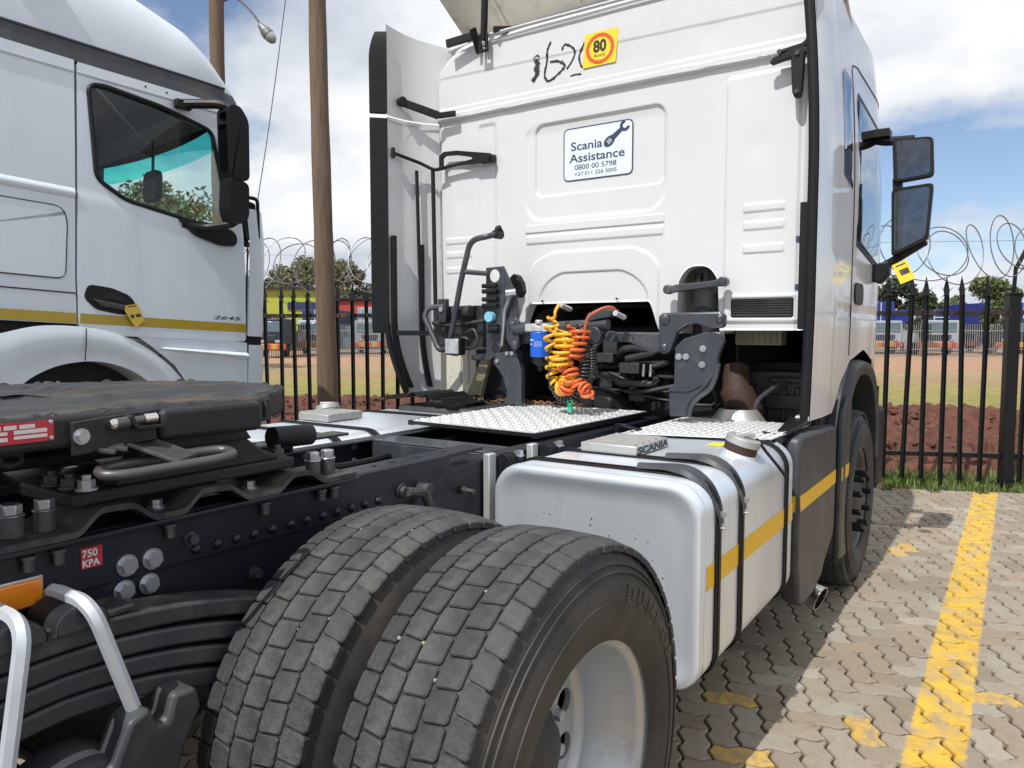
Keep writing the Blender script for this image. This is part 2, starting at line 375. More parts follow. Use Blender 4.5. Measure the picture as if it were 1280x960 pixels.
# ---- far ground: one sheet to the horizon, cover by distance from the fence
def ground_mat():
    m = bpy.data.materials.new('field_ground'); m.use_nodes = True
    n, l = nodes(m); b = n['Principled BSDF']; b.inputs['Roughness'].default_value = .95
    g = n.new('ShaderNodeNewGeometry')
    dt = n.new('ShaderNodeVectorMath'); dt.operation = 'DOT_PRODUCT'; dt.inputs[1].default_value = FN
    sb = n.new('ShaderNodeVectorMath'); sb.operation = 'SUBTRACT'; sb.inputs[1].default_value = FP
    l.new(g.outputs['Position'], sb.inputs[0]); l.new(sb.outputs[0], dt.inputs[0])
    nz = n.new('ShaderNodeTexNoise'); nz.inputs['Scale'].default_value = .35; nz.inputs['Detail'].default_value = 6; l.new(g.outputs['Position'], nz.inputs['Vector'])
    wob = n.new('ShaderNodeMath'); wob.operation = 'MULTIPLY_ADD'; wob.inputs[1].default_value = 5.0; l.new(nz.outputs['Fac'], wob.inputs[0])
    l.new(dt.outputs['Value'], wob.inputs[2])
    mr = n.new('ShaderNodeMapRange'); mr.inputs[1].default_value = 0; mr.inputs[2].default_value = 60; l.new(wob.outputs[0], mr.inputs[0])
    r = n.new('ShaderNodeValToRGB'); r.color_ramp.elements[0].position = 0; r.color_ramp.elements[0].color = (.11,.04,.024,1)
    r.color_ramp.elements[1].position = 1; r.color_ramp.elements[1].color = (.30,.20,.12,1)
    for p, c in ((.125,(.12,.045,.028)), (.14,(.10,.14,.025)), (.17,(.17,.17,.035)), (.28,(.25,.20,.06)), (.34,(.27,.17,.09)), (.40,(.27,.21,.10)), (.47,(.34,.19,.11)), (.60,(.33,.20,.12))):
        e = r.color_ramp.elements.new(p); e.color = (*c, 1)
    l.new(mr.outputs[0], r.inputs[0])
    n2 = n.new('ShaderNodeTexNoise'); n2.inputs['Scale'].default_value = 3; n2.inputs['Detail'].default_value = 8; l.new(g.outputs['Position'], n2.inputs['Vector'])
    m2 = n.new('ShaderNodeMapRange'); m2.inputs[1].default_value = .3; m2.inputs[2].default_value = .7; m2.inputs[3].default_value = .75; m2.inputs[4].default_value = 1.25; l.new(n2.outputs['Fac'], m2.inputs[0])
    mm = n.new('ShaderNodeMix'); mm.data_type = 'RGBA'; mm.blend_type = 'MULTIPLY'; mm.inputs['Factor'].default_value = 1
    l.new(r.outputs[0], mm.inputs[6]); l.new(m2.outputs[0], mm.inputs[7]); l.new(mm.outputs[2], b.inputs['Base Color'])
    bp = n.new('ShaderNodeBump'); bp.inputs['Strength'].default_value = .6; bp.inputs['Distance'].default_value = .05; l.new(n2.outputs['Fac'], bp.inputs['Height']); l.new(bp.outputs[0], b.inputs['Normal'])
    return m
gm = MB(); gm.add([(-1500,-1500,-.06),(1500,-1500,-.06),(1500,1500,-.06),(-1500,1500,-.06)], [(0,1,2,3)])
struct(gm.obj('ground', ground_mat(), smooth=False))

# ---- heap of red earth along the far side of the fence
soil = mat('red_earth', (.115,.042,.025), .95, var=.45, vscale=7, dirt=(.065,.027,.018), dscale=4, dpos=(.45,.7), bump=1.0, bscale=22, world=True)
def heap(u, v):
    s = -14 + u*22; d = .75 + v*6.2
    h = .36*sin(pi*min(1, v*1.0))**.7 if v < 1 else 0
    q = mnoise.fractal(Vector((s*.9, d*.9, 1.3)), 1, 2, 5)
    q2 = abs(mnoise.noise(Vector((s*4.5, d*4.5, 4)))) * .12 + max(0, mnoise.noise(Vector((s*11, d*11, 9)))) * .10
    return fp(s, d, -.06 + h*(.85+.35*q) + q2*(1 if .02 < v < .98 else 0))
hp = MB(); hp.grid(heap, 560, 150)
struct(hp.obj('red_earth_bank', soil, angle=80))

# ---- verge of grass in front of / under the fence
vb = MB(); vb.grid(lambda u, v: fp(-12+u*20, -.34+v*1.25, -.045+.03*mnoise.noise(Vector((u*60, v*4, 0)))), 120, 8)
struct(vb.obj('verge_soil', mat('verge_soil', (.10,.075,.045), .95, var=.3, vscale=6, dirt=(.06,.075,.02), dscale=5, bump=.8, bscale=30, world=True), angle=80))
gb = MB(); rg = random.Random(3)
for i in range(11000):
    s = rg.uniform(-3.2, 2.8); d = rg.gauss(.12, .26)
    if d < -.40 or d > .75: continue
    if mnoise.noise(Vector((s*2.2, d*3, 5))) < -.22: continue
    if d < -.22 and rg.random() < .6: continue
    h = rg.uniform(.04, .15)*(1.1 if d > 0 else .7); a = rg.uniform(0, 2*pi); w = rg.uniform(.003, .006)
    p = fp(s, d, -.04); t = Vector((cos(a), sin(a), 0)); bn = Vector((-sin(a), cos(a), 0)); le = rg.uniform(.1, .7)*h
    gb.add([p-bn*w, p+bn*w, p+t*le*.4+bn*w*.7+Vector((0,0,h*.6)), p+t*le+Vector((0,0,h)), p+t*le*.4-bn*w*.7+Vector((0,0,h*.6))], [(0,1,2,3,4)])
gmat = mat('grass_blades', (.105,.155,.032), .6, var=.45, vscale=7, dirt=(.21,.20,.07), dscale=4, dpos=(.55,.7), world=True)
o = gb.obj('verge_grass', gmat, smooth=False); tag(o, 'short green grass along the foot of the black fence', 'grass'); o['kind'] = 'stuff'

# ---- paving: wavy interlocking pavers laid herringbone, parallel to the fence
W = .106
def wave(t): return .0088*sin(2*pi*t/W) + .0018*sin(4*pi*t/W)
def warp(x, y): return (x + wave(y+W*.25), y + wave(x+W*.25))
def paver_outline(L, H, g):
    pts = []; n = 6
    x0, x1, y0, y1 = g, L-g, g, H-g
    def edge(a, b, k):
        return [(a[0]+(b[0]-a[0])*i/k, a[1]+(b[1]-a[1])*i/k) for i in range(k)]
    kx, ky = int(round(L/W))*n, int(round(H/W))*n
    pts = edge((x0,y0),(x1,y0),kx)+edge((x1,y0),(x1,y1),ky)+edge((x1,y1),(x0,y1),kx)+edge((x0,y1),(x0,y0),ky)
    return [warp(*p) for p in pts]
def paver_geo(L, H):
    a = paver_outline(L, H, .0046); b = paver_outline(L, H, .0100); n = len(a)
    vs = [(*p, -.05) for p in a]+[(*p, -.006) for p in a]+[(*p, 0) for p in b]
    fs = [tuple(range(2*n, 3*n))]+[(i, (i+1) % n, n+(i+1) % n, n+i) for i in range(n)]+[(n+i, n+(i+1) % n, 2*n+(i+1) % n, 2*n+i) for i in range(n)]
    return vs, fs
def paver_mat(name, yellow=False):
    m = bpy.data.materials.new(name); m.use_nodes = True
    n, l = nodes(m); b = n['Principled BSDF']; b.inputs['Roughness'].default_value = .88; b.inputs['Specular IOR Level'].default_value = .3
    g = n.new('ShaderNodeNewGeometry'); oi = n.new('ShaderNodeObjectInfo')
    ad = n.new('ShaderNodeMath'); ad.operation = 'ADD'; l.new(g.outputs['Random Per Island'], ad.inputs[0]); l.new(oi.outputs['Random'], ad.inputs[1])
    fr = n.new('ShaderNodeMath'); fr.operation = 'FRACT'; l.new(ad.outputs[0], fr.inputs[0])
    r = n.new('ShaderNodeValToRGB'); r.color_ramp.elements[0].color = (.235,.195,.150,1); r.color_ramp.elements[1].color = (.375,.335,.280,1)
    for p, c in ((.3,(.295,.250,.195)), (.55,(.325,.292,.243)), (.8,(.278,.226,.168))):
        e = r.color_ramp.elements.new(p); e.color = (*c, 1)
    l.new(fr.outputs[0], r.inputs[0])
    def nz(sc, det, ro=.6):
        t = n.new('ShaderNodeTexNoise'); t.inputs['Scale'].default_value = sc; t.inputs['Detail'].default_value = det; t.inputs['Roughness'].default_value = ro; l.new(g.outputs['Position'], t.inputs['Vector']); return t.outputs['Fac']
    def rng(src, a, b_, c, d):
        q = n.new('ShaderNodeMapRange'); q.inputs[1].default_value = a; q.inputs[2].default_value = b_; q.inputs[3].default_value = c; q.inputs[4].default_value = d; l.new(src, q.inputs[0]); return q.outputs[0]
    def mixc(f, a, c, mode='MIX'):
        q = n.new('ShaderNodeMix'); q.data_type = 'RGBA'; q.blend_type = mode
        if isinstance(f, float): q.inputs['Factor'].default_value = f
        else: l.new(f, q.inputs['Factor'])
        for i, s in ((6, a), (7, c)):
            if isinstance(s, tuple): q.inputs[i].default_value = (*s, 1)
            else: l.new(s, q.inputs[i])
        return q.outputs[2]
    fine = nz(160, 4, .7); mid = nz(14, 6); big = nz(1.1, 6)
    c = mixc(1.0, r.outputs[0], rng(fine, .3, .7, .80, 1.2), 'MULTIPLY')
    c = mixc(rng(mid, .5, .75, 0, .50), c, (.20,.160,.115))
    c = mixc(rng(big, .52, .72, 0, .45), c, (.30,.215,.135))
    c = mixc(rng(nz(.75, 6, .6), .55, .70, 0, .45), c, (.15,.115,.085))
    c = mixc(rng(nz(5.5, 3, .5), .66, .74, 0, .5), c, (.09,.075,.06))
    # painted bay line: 0.19 m wide, running along the truck
    sx = n.new('ShaderNodeSeparateXYZ'); l.new(g.outputs['Position'], sx.inputs[0])
    off = n.new('ShaderNodeMath'); off.operation = 'ADD'; off.inputs[1].default_value = .185; l.new(sx.outputs[0], off.inputs[0])
    ab = n.new('ShaderNodeMath'); ab.operation = 'ABSOLUTE'; l.new(off.outputs[0], ab.inputs[0])
    jit = n.new('ShaderNodeMath'); jit.operation = 'MULTIPLY_ADD'; jit.inputs[1].default_value = .035; l.new(nz(20, 5), jit.inputs[0]); l.new(ab.outputs[0], jit.inputs[2])
    line = rng(jit.outputs[0], .108, .118, 1, 0)
    ysel = n.new('ShaderNodeMath'); ysel.operation = 'LESS_THAN'; ysel.inputs[1].default_value = 8.33; l.new(sx.outputs[1], ysel.inputs[0])
    wear = rng(nz(9, 8, .7), .36, .56, .25, 1.0)
    k = n.new('ShaderNodeMath'); k.operation = 'MULTIPLY'; l.new(line, k.inputs[0]); l.new(wear, k.inputs[1])
    k2 = n.new('ShaderNodeMath'); k2.operation = 'MULTIPLY'; l.new(k.outputs[0], k2.inputs[0]); l.new(ysel.outputs[0], k2.inputs[1])
    yc = mixc(rng(nz(7, 6), .35, .7, 0, 1), (.66,.43,.06), (.55,.33,.045))
    c = mixc(k2.outputs[0], c, yc)
    if yellow: c = mixc(rng(nz(24, 7, .7), .40, .58, .12, .92), c, (.60,.37,.06))
    l.new(c, b.inputs['Base Color'])
    bp = n.new('ShaderNodeBump'); bp.inputs['Strength'].default_value = .45; bp.inputs['Distance'].default_value = .004; l.new(fine, bp.inputs['Height']); l.new(bp.outputs[0], b.inputs['Normal'])
    return m
PM = paver_mat('concrete_paver'); PY = paver_mat('paver_with_old_yellow_paint', True)
sand = mat('joint_sand', (.060,.044,.031), .95, var=.3, vscale=20, dirt=(.06,.06,.03), dscale=3, dpos=(.6,.75), world=True)
PO = fp(0, -.30)                                   # paving frame: x along the fence, y towards it
pv_root = MB()
pv_root.add([PO+FD*-16+FN*-12+Vector((0,0,-.022)), PO+FD*7+FN*-12+Vector((0,0,-.022)), PO+FD*7+Vector((0,0,-.022)), PO+FD*-16+Vector((0,0,-.022))], [(0,1,2,3)])
paving = struct(pv_root.obj('paving', sand, smooth=False))
geoH, geoV = paver_geo(2*W, W), paver_geo(W, 2*W)
meH, meV = bpy.data.meshes.new('paver'), bpy.data.meshes.new('paver')
for me, g in ((meH, geoH), (meV, geoV)):
    me.from_pydata(g[0], [], g[1]); me.materials.append(PM)
CR = Vector((cos(radians(33.8)), sin(radians(33.8)), 0)); CFWD = Vector((-sin(radians(33.8)), cos(radians(33.8)), 0))
rp = random.Random(11); cells = []
N = 150
for i in range(-148, 66):
    for j in range(-114, 1):
        k = (i - j) % 4                            # herringbone: cell type by diagonal
        if k == 0: kind, ox, oy = 'H', i*W, j*W
        elif k == 3: kind, ox, oy = 'V', i*W, j*W
        else: continue
        if kind == 'V' and j >= -1: continue
        if kind == 'H' and j >= 0: continue
        c = PO + FD*(ox+W*.8) + FN*(oy+W*.8)
        if c.x < -9 or c.x > 5 or c.y < -2.5: continue
        r_, d_ = c.dot(CR), c.dot(CFWD)
        vis = d_ > .5 and abs(r_/d_) < .72 and (1.51/d_) < .62 and c.x > -1.25 and (c.x > -.75 - max(0, (2.1-c.y))*.2)
        cells.append((d_ if vis else 1e3+d_, kind, ox, oy, c))
cells.sort(key=lambda q: q[0])
rot = Matrix.Rotation(FA, 4, 'Z')
spots = [(-.042,3.679), (-.454,3.018), (-.725,2.622), (-.913,2.987), (-.606,5.692), (-.348,5.754), (-.55,5.9)]
def near_spot(c): return any((c.x-a)**2+(c.y-b_)**2 < .105**2 for a, b_ in spots)
used = set(); rest = MB(); rest_y = MB()
for q, (d_, kind, ox, oy, c) in enumerate(cells):
    z = rp.gauss(0, .0016); tilt = (rp.gauss(0, .006), rp.gauss(0, .006))
    isy = False
    for si, (a, b_) in enumerate(spots):
        if si not in used and (c.x-a)**2+(c.y-b_)**2 < .085**2: isy = True; used.add(si); break
    org = PO + FD*ox + FN*oy + Vector((0,0,z))
    if q < 300:
        o = bpy.data.objects.new('paver', meH if kind == 'H' else meV); COL.objects.link(o); o.parent = paving
        o.location = org; o.rotation_euler = (tilt[0], tilt[1], FA)
        if isy:
            o.material_slots[0].link = 'OBJECT'; o.material_slots[0].material = PY
    else:
        g = geoH if kind == 'H' else geoV
        Mx = Matrix.Translation(org) @ rot @ Matrix.Rotation(tilt[0], 4, 'X') @ Matrix.Rotation(tilt[1], 4, 'Y')
        (rest_y if isy else rest).add([Mx @ Vector(p) for p in g[0]], g[1])
o = rest.obj('far_pavers', PM, paving, smooth=False); o['kind'] = 'stuff'
if rest_y.v: o = rest_y.obj('far_painted_pavers', PY, paving, smooth=False); o['kind'] = 'stuff'

# ---- palisade fence
fence = thing('palisade_fence', fp(0, 0), 'black steel palisade fence with spiked pickets behind the trucks', 'fence')
def pick_geo():
    m = MB()
    m.prism([(-.024,-.014),(-.015,.009),(.015,.009),(.024,-.014),(.019,-.014),(.012,.003),(-.012,.003),(-.019,-.014)], 'z', 0.05, 1.86)
    # splayed three-point head
    m.add([(-.024,-.012,1.86),(.024,-.012,1.86),(.016,.008,1.86),(-.016,.008,1.86),(-.027,0,1.92),(.027,0,1.92),(.012,.01,1.92),(-.012,.01,1.92),(0,.004,2.05)],
          [(0,1,5,4),(1,2,6,5),(2,3,7,6),(3,0,4,7),(4,5,8),(5,6,8),(6,7,8),(7,4,8)])
    for sx in (-1, 1):
        m.add([(sx*.012,0,1.90),(sx*.012,.006,1.885),(sx*.012,-.006,1.885),(sx*.062,-.03,1.945)], [(0,1,3),(1,2,3),(2,0,3)])
        m.add([(sx*.010,0,1.875),(sx*.012,.006,1.86),(sx*.012,-.006,1.86),(sx*.045,.05,1.83)], [(0,1,3),(1,2,3),(2,0,3)])
    return m
pk = pick_geo().mesh('picket'); pk.materials.append(M['fence'])
PITCH = .1755
for i in range(-66, 18):
    if i in (3, ): continue
    if i < -46: continue
    o = bpy.data.objects.new('picket', pk); COL.objects.link(o); o.parent = fence
    o.location = FD*(i*PITCH)+Vector((0,0,random.gauss(0,.006))); o.rotation_euler = (random.gauss(0,.006), random.gauss(0,.010), FA)
for z, mt in ((1.69, M['fencetop']), (.298, M['fence'])):
    m = MB(); m.bar(fp(-8.3, .03, z), fp(3.1, .03, z), .05, .045); m.obj('rail', mt, fence, bevel=.004)
for s in (.60, -4.55, -7.9):
    m = MB(); c = fp(s, .03); R_ = Matrix.Rotation(FA, 3, 'Z')
    m.obox(c+Vector((0,0,.93)), (.105,.105,1.86), R_); m.obox(c+Vector((0,0,1.87)), (.125,.125,.02), R_)
    p = m.obj('post', M['fence'], fence, bevel=.004)
    a = MB(); a.bar(c+Vector((0,0,1.86)), c+FD*.01+Vector((0,0,2.13)), .035, .035); a.bar(c+FD*.01+Vector((0,0,2.11)), c+FD*.17+FN*.1+Vector((0,0,2.38)), .035, .02)
    a.obj('wire_arm', M['fence'], p)
# razor wire: flattened coil on top, with blades
def razor(s0, s1, seed, lab):
    rr = random.Random(seed); pts = []; m = MB()
    T = (s1-s0)/.19; N_ = int(T*30); ph = rr.uniform(0, 6)
    for i in range(N_+1):
        t = i/30; th = 2*pi*t; R_ = .29+.04*sin(t*1.7+ph)+.03*sin(t*3.1)
        s = s0+.19*t+.06*sin(t*2.3+ph)
        pts.append(fp(s+R_*1.05*cos(th)*(.75+.3*sin(t*1.1)), .06+.14*sin(th+.6)+.05*sin(t*1.7), 2.29+R_*.95*sin(th)+.04*sin(t*1.3)))
    m.tube(pts, .0056, 5)
    for i in range(0, N_, 2):
        p = pts[i]; d = (pts[min(i+1, N_)]-p).normalized(); a = d.orthogonal().normalized(); a.rotate(Matrix.Rotation(rr.uniform(0,6), 3, d))
        m.add([p-d*.016-a*.010, p+d*.016+a*.010, p+d*.016-a*.010, p-d*.016+a*.010, p+d*.002], [(0,3,4),(1,2,4)])
    m.tube([fp(s0-.3, .05, 2.40), fp((s0+s1)/2, .05, 2.38), fp(s1+.3, .05, 2.41)], .0022, 5)
    o = m.obj('razor_wire_coil', M['wire'], smooth=False)
    tag(o, lab, 'razor wire', 'coils of razor wire on the fence')
razor(-8.2, -4.9, 2, 'coil of razor wire over the fence beside the wooden pole, between the two trucks')
razor(-1.5, 2.4, 5, 'coil of razor wire over the fence right of the white cab, behind the mirror')

def gp(px, depth):                                  # ground point at a bearing and a distance
    u = (px-640)/940; return CR*(u*depth)+CFWD*depth
# ---- wooden poles, lamp, stay wire
def pole(name, base, h, r0, r1, lean, lab):
    m = MB(); pts = []; rs = []
    for i in range(25):
        t = i/24; pts.append(Vector(base)+Vector((lean[0]*t+.012*sin(t*9), lean[1]*t, -.3+h*t))); rs.append((r0+(r1-r0)*t)*(1+.03*sin(i*2.1)))
    m.tube(pts, rs, 20); o = m.obj(name, M['wood'], angle=60); return tag(o, lab, 'pole', 'wooden poles by the fence')
pole('wooden_pole', (-5.72, 5.22, 0), 8.5, .106, .068, (-.05,-.02), 'thick brown wooden pole standing between the two trucks')
pole('wooden_pole', (-9.32, 6.56, 0), 9.5, .12, .085, (.12,0), 'wooden pole behind the left truck roof, carrying the street lamp')
lp = Vector((-9.24, 6.60, 6.00))
lamp = thing('street_lamp', lp, 'small grey street lamp on a curved arm fixed to the wooden pole', 'street lamp')
m = MB(); RD = Vector((cos(radians(33.8)), sin(radians(33.8)), 0))
m.tube(smoothpath([lp+RD*.02, lp+RD*.22+Vector((0,0,.06)), lp+RD*.42-Vector((0,0,.10)), lp+RD*.58-Vector((0,0,.32))], 6), .017, 8); m.obj('arm', M['lampgrey'], lamp)
hd = lp+RD*.64-Vector((0,0,.40)); ax = (RD*.62-Vector((0,0,.72))).normalized()
m = MB(); m.cyl(hd-ax*.14, hd-ax*.02, .035, 14, .075); m.cyl(hd-ax*.02, hd+ax*.05, .078, 14, .085); m.obj('lamp_housing', M['lampgrey'], lamp, bevel=.005)
m = MB(); m.lathe([(0.0,.078),(.05,.075),(.10,.055),(.125,.02),(.128,0)], (0,0,0), 'z', 16)
q = ax.to_track_quat('Z','Y'); m.v = [tuple(hd+ax*.05+q @ Vector(p)) for p in m.v]; m.obj('lamp_glass', M['lens'], lamp)
m = MB(); a, b_ = gp(312, 9.2)+Vector((0,0,2.35)), gp(376, 9.0)+Vector((0,0,6.0)); m.tube([a.lerp(b_, t/12)+Vector((0,0,-.18*sin(pi*t/12))) for t in range(13)], .006, 6)
tag(m.obj('stay_wire', M['wire']), 'thin steel stay wire slanting up between the two poles', 'wire')

# ---- foliage helper: limbs and small leaf faces grouped in clumps
def tree(name, base, h, cr, ch, n, lsz, leafmat, lab, seed, group=None, trunk_r=.18, cat='tree', droop=0):
    rr = random.Random(seed); base = Vector(base)
    t = thing(name, base, lab, cat, group)
    tr = MB(); top = base+Vector((rr.uniform(-.3,.3), rr.uniform(-.3,.3), h-ch*.9))
    tr.tube(smoothpath([base-Vector((0,0,.2)), base.lerp(top,.5)+Vector((rr.uniform(-.2,.2),0,0)), top], 6), [trunk_r*(1-.5*i/12) for i in range(13)], 9)
    lf = MB(); cc = base+Vector((0,0,h-ch/2)); clumps = []
    for i in range(22):
        a = rr.uniform(0, 2*pi); e = rr.uniform(-.75, 1); q = sqrt(max(0, 1-e*e))*rr.uniform(.55, 1)
        c = cc+Vector((cos(a)*q*cr, sin(a)*q*cr, e*ch*.42)); clumps.append((c, rr.uniform(.20, .38)*min(cr, ch*.7)))
        if i % 2 == 0: tr.tube(smoothpath([top-Vector((0,0,rr.uniform(0,h*.15))), top.lerp(c,.55)+Vector((0,0,.1)), c], 4), [trunk_r*.4*(1-.75*k/8) for k in range(9)], 5)
    for i in range(n):
        c, r = clumps[rr.randrange(len(clumps))]
        d = Vector((rr.gauss(0,1), rr.gauss(0,1), rr.gauss(0,.8))).normalized()*r*rr.random()**.4
        p = c+d; s = lsz*rr.uniform(.6,1.4)
        u = Vector((rr.gauss(0,1), rr.gauss(0,1), rr.gauss(0,1)-droop)).normalized(); v = u.orthogonal().normalized(); v.rotate(Matrix.Rotation(rr.uniform(0,6), 3, u))
        lf.add([p-u*s, p+v*s*.45, p+u*s, p-v*s*.45], [(0,1,2,3)])
    tr.obj('trunk', M['wood'], t, angle=70); lf.obj('crown', leafmat, t, smooth=False)
    return t
L1 = mat('olive_leaves', (.150,.155,.085), .6, var=.5, vscale=1.2, dirt=(.17,.155,.09), dscale=.8, dpos=(.45,.7), world=True)
L2 = mat('dark_leaves', (.040,.062,.030), .6, var=.5, vscale=1.0, dirt=(.07,.09,.04), dscale=.7, world=True)
L3 = mat('bright_leaves', (.095,.125,.040), .6, var=.45, vscale=1.0, dirt=(.14,.15,.06), dscale=.7, world=True)
TG = 'trees beyond the yard'
tree('gum_tree', gp(395, 92), 10.0, 5.4, 6.4, 9000, .24, L1, 'broad olive gum tree behind the yellow-green building', 1, TG)
tree('gum_tree', gp(345, 96), 8.6, 2.6, 4.6, 3500, .25, L1, 'small olive tree beside the cab front of the left truck', 2, TG)
tree('gum_tree', gp(432, 98), 10.2, 3.2, 5.6, 4500, .25, L1, 'olive tree just right of the thick wooden pole', 3, TG)
tree('dark_tree', gp(1128, 60), 5.7, 2.5, 4.6, 7500, .17, L2, 'dark green tree right beside the side of the white cab', 4, TG)
tree('bright_tree', gp(1220, 66), 5.9, 3.2, 4.0, 9000, .17, L3, 'light green round tree behind the blue trucks at right', 5, TG)
tree('dark_tree', gp(470, 88), 6.2, 2.2, 4.2, 3000, .22, L2, 'dark tree behind the red roofed shop front', 6, TG)
tree('roadside_tree', gp(165, 30), 7.4, 3.6, 4.6, 12000, .13, L3, 'leafy green tree seen through the windows of the left truck', 8, TG, trunk_r=.1)

# ---- far side of the field: fence, trucks, shop fronts
ff = thing('far_fence', gp(640, 46), 'pale grey palisade fence along the far edge of the field', 'fence')
g1, g2 = gp(-60, 47), gp(1400, 47)
m = MB(); nn = 520
for i in range(nn):
    p = g1.lerp(g2, i/(nn-1)); m.bar(p-Vector((0,0,.1)), p+Vector((0,0,1.95)), .035, .03)
far_grey = mat('far_grey_steel', (.24,.25,.27), .6, metal=.2, var=.1)
m.obj('pickets', far_grey, ff, smooth=False)['kind'] = 'stuff'
for z in (.4, 1.55):
    m = MB(); m.bar(g1+Vector((0,0,z)), g2+Vector((0,0,z)), .05, .06); m.obj('rail', far_grey, ff)
def paint(n_, c, r=.5): return mat(n_, c, r, var=.08, vscale=.6)
F_ = {'blue': paint('far_blue', (.022,.035,.21)), 'white': paint('far_white', (.42,.46,.50)), 'dark': paint('far_dark', (.02,.025,.04)), 'glass': paint('far_glass', (.10,.16,.20), .15),
      'orange': paint('far_orange', (.55,.15,.03)), 'yg': paint('far_yellow_green', (.36,.40,.05)), 'redw': paint('far_red', (.38,.05,.035)), 'grey': paint('far_grey', (.28,.30,.33)), 'navy': paint('far_navy', (.02,.03,.10)), 'tyre': paint('far_tyre', (.02,.02,.02), .8), 'yel': paint('far_yellow', (.50,.32,.05)), 'brown': paint('far_brown', (.35,.10,.05))}
def far_truck(px, depth, body, lab, w=2.6, h=3.4, group='trucks parked beyond the field', cabm='white'):
    c = gp(px, depth); t = thing('far_truck', c, lab, 'truck', group)
    def B(name, x0, x1, d0, d1, z0, z1, mt, par):
        m = MB(); m.obox(c+CR*((x0+x1)/2)+CFWD*((d0+d1)/2)+Vector((0,0,(z0+z1)/2)), (x1-x0, d1-d0, z1-z0), Matrix.Rotation(radians(33.8), 3, 'Z')); return m.obj(name, mt, par, bevel=.04)
    cab = B('cab', -w/2, w/2, 0, 2.1, .75, 2.25, F_[cabm], t)
    B('windscreen', -w/2+.15, w/2-.15, -.04, .05, 1.45, 2.1, F_['glass'], cab)
    B('grille', -w/2+.5, w/2-.5, -.05, .05, .9, 1.3, F_['dark'], cab)
    B('body', -w/2-.05, w/2+.05, 1.2, 6.5, 1.9, h, F_[body], t)
    for k in range(4):
        x = -w/2+(k+.5)*w/4; B('frame_bar', x-.04, x+.04, 1.12, 1.2, 1.95, h-.05, F_['white'], t)
    B('cross_bar', -w/2, w/2, 1.12, 1.19, (1.9+h)/2-.04, (1.9+h)/2+.04, F_['white'], t)
    bp = B('bumper', -w/2, w/2, -.12, .2, .42, .78, F_['orange'], t)
    for k in range(5):
        x = -w/2+(k+.3)*w/5; B('chevron', x-.12, x+.12, -.135, -.115, .44, .76, F_['yel'] if k % 2 else F_['redw'], bp)
    for sx in (-1, 1):
        m = MB(); p = c+CR*(sx*(w/2-.25))+CFWD*.9+Vector((0,0,.48)); m.cyl(p-CR*.14, p+CR*.14, .48, 18); m.obj('wheel', F_['tyre'], t)
        B('headlight', sx*(w/2-.45)-.15, sx*(w/2-.45)+.15, -.06, 0, .82, 1.0, F_['grey'], cab)
far_truck(1104, 52, 'blue', 'far white truck with tall blue body next to the white cab side', w=2.5, h=3.6)
far_truck(1172, 50, 'blue', 'far truck with a low blue body seen between the middle fence pickets', w=2.7, h=3.0)
far_truck(1207, 57, 'grey', 'far grey truck standing back between two blue ones', w=2.2, h=2.5, cabm='grey')
far_truck(1268, 51, 'blue', 'far blue bodied truck at the right edge behind the fence post', w=2.5, h=3.5, cabm='dark')
far_truck(394, 50, 'navy', 'far navy truck left of the thick wooden pole', w=2.2, h=3.0)
far_truck(463, 52, 'grey', 'far grey truck right of the thick wooden pole', w=2.1, h=3.2, cabm='grey')
far_truck(338, 44.5, 'dark', 'far dark truck with orange bumper behind the left cab corner', w=1.8, h=1.95, cabm='dark')
tree('dark_tree', gp(1150, 48.5), 4.1, .9, 3.0, 2600, .13, L2, 'slim dark tree standing between the far blue trucks', 12, TG, trunk_r=.14)
tree('bright_tree', gp(1242, 48.8), 3.6, .9, 2.6, 2200, .13, L3, 'small bushy tree just left of the fence post', 13, TG, trunk_r=.10)
def shop(px0, px1, depth, h, mt, lab, rows):
    c0, c1 = gp(px0, depth), gp(px1, depth); c = (c0+c1)/2; wv = c1-c0; Lw = wv.length; u = wv.normalized(); nrm = Vector((-u.y, u.x, 0))
    t = thing('shop_building', c, lab, 'building'); R_ = Matrix((u, nrm, Vector((0,0,1)))).transposed()
    m = MB(); m.obox(c+nrm*4+Vector((0,0,h/2)), (Lw, 8, h), R_); m.obj('wall', mt, t)
    m = MB(); m.obox(c+nrm*3.9+Vector((0,0,h+.08)), (Lw+.5, 8.6, .16), R_); m.obj('roof_edge', F_['dark'], t)
    for nme, a, b2, z0, z1, mm_ in rows:
        m = MB(); m.obox(c+u*((a+b2)/2*Lw)+nrm*(-.06)+Vector((0,0,(z0+z1)/2)), ((b2-a)*Lw, .14, z1-z0), R_); m.obj(nme, mm_, t)
rows = [('sign_band', .1, .5, 3.3, 3.9, F_['navy']), ('window', -.45, -.30, .2, 1.5, F_['dark']), ('window', -.22, -.05, .2, 1.5, F_['dark']), ('window', .05, .25, .2, 1.5, F_['dark'])]
for k in range(6): rows.append(('sign_letter', -.42+k*.085, -.42+k*.085+.05, 2.35, 2.95, F_['navy'] if k % 2 else F_['brown']))
shop(300, 402, 62, 4.95, F_['yg'], 'yellow-green shop building with dark lettering across the field', rows)
shop(404, 520, 64, 4.2, F_['navy'], 'dark shop front with a red and orange sign band', [('sign_band', -.42, .18, 2.9, 4.1, F_['redw']), ('sign_band', .2, .5, 2.9, 4.1, F_['brown']), ('window', -.3, -.1, .1, 2.2, F_['glass']), ('window', .1, .3, .1, 2.2, F_['glass'])])
shop(1040, 1330, 75, 2.6, F_['grey'], 'low grey building behind the blue trucks', [('window', -.3, -.2, .3, 1.6, F_['dark']), ('window', .1, .2, .3, 1.6, F_['dark'])])

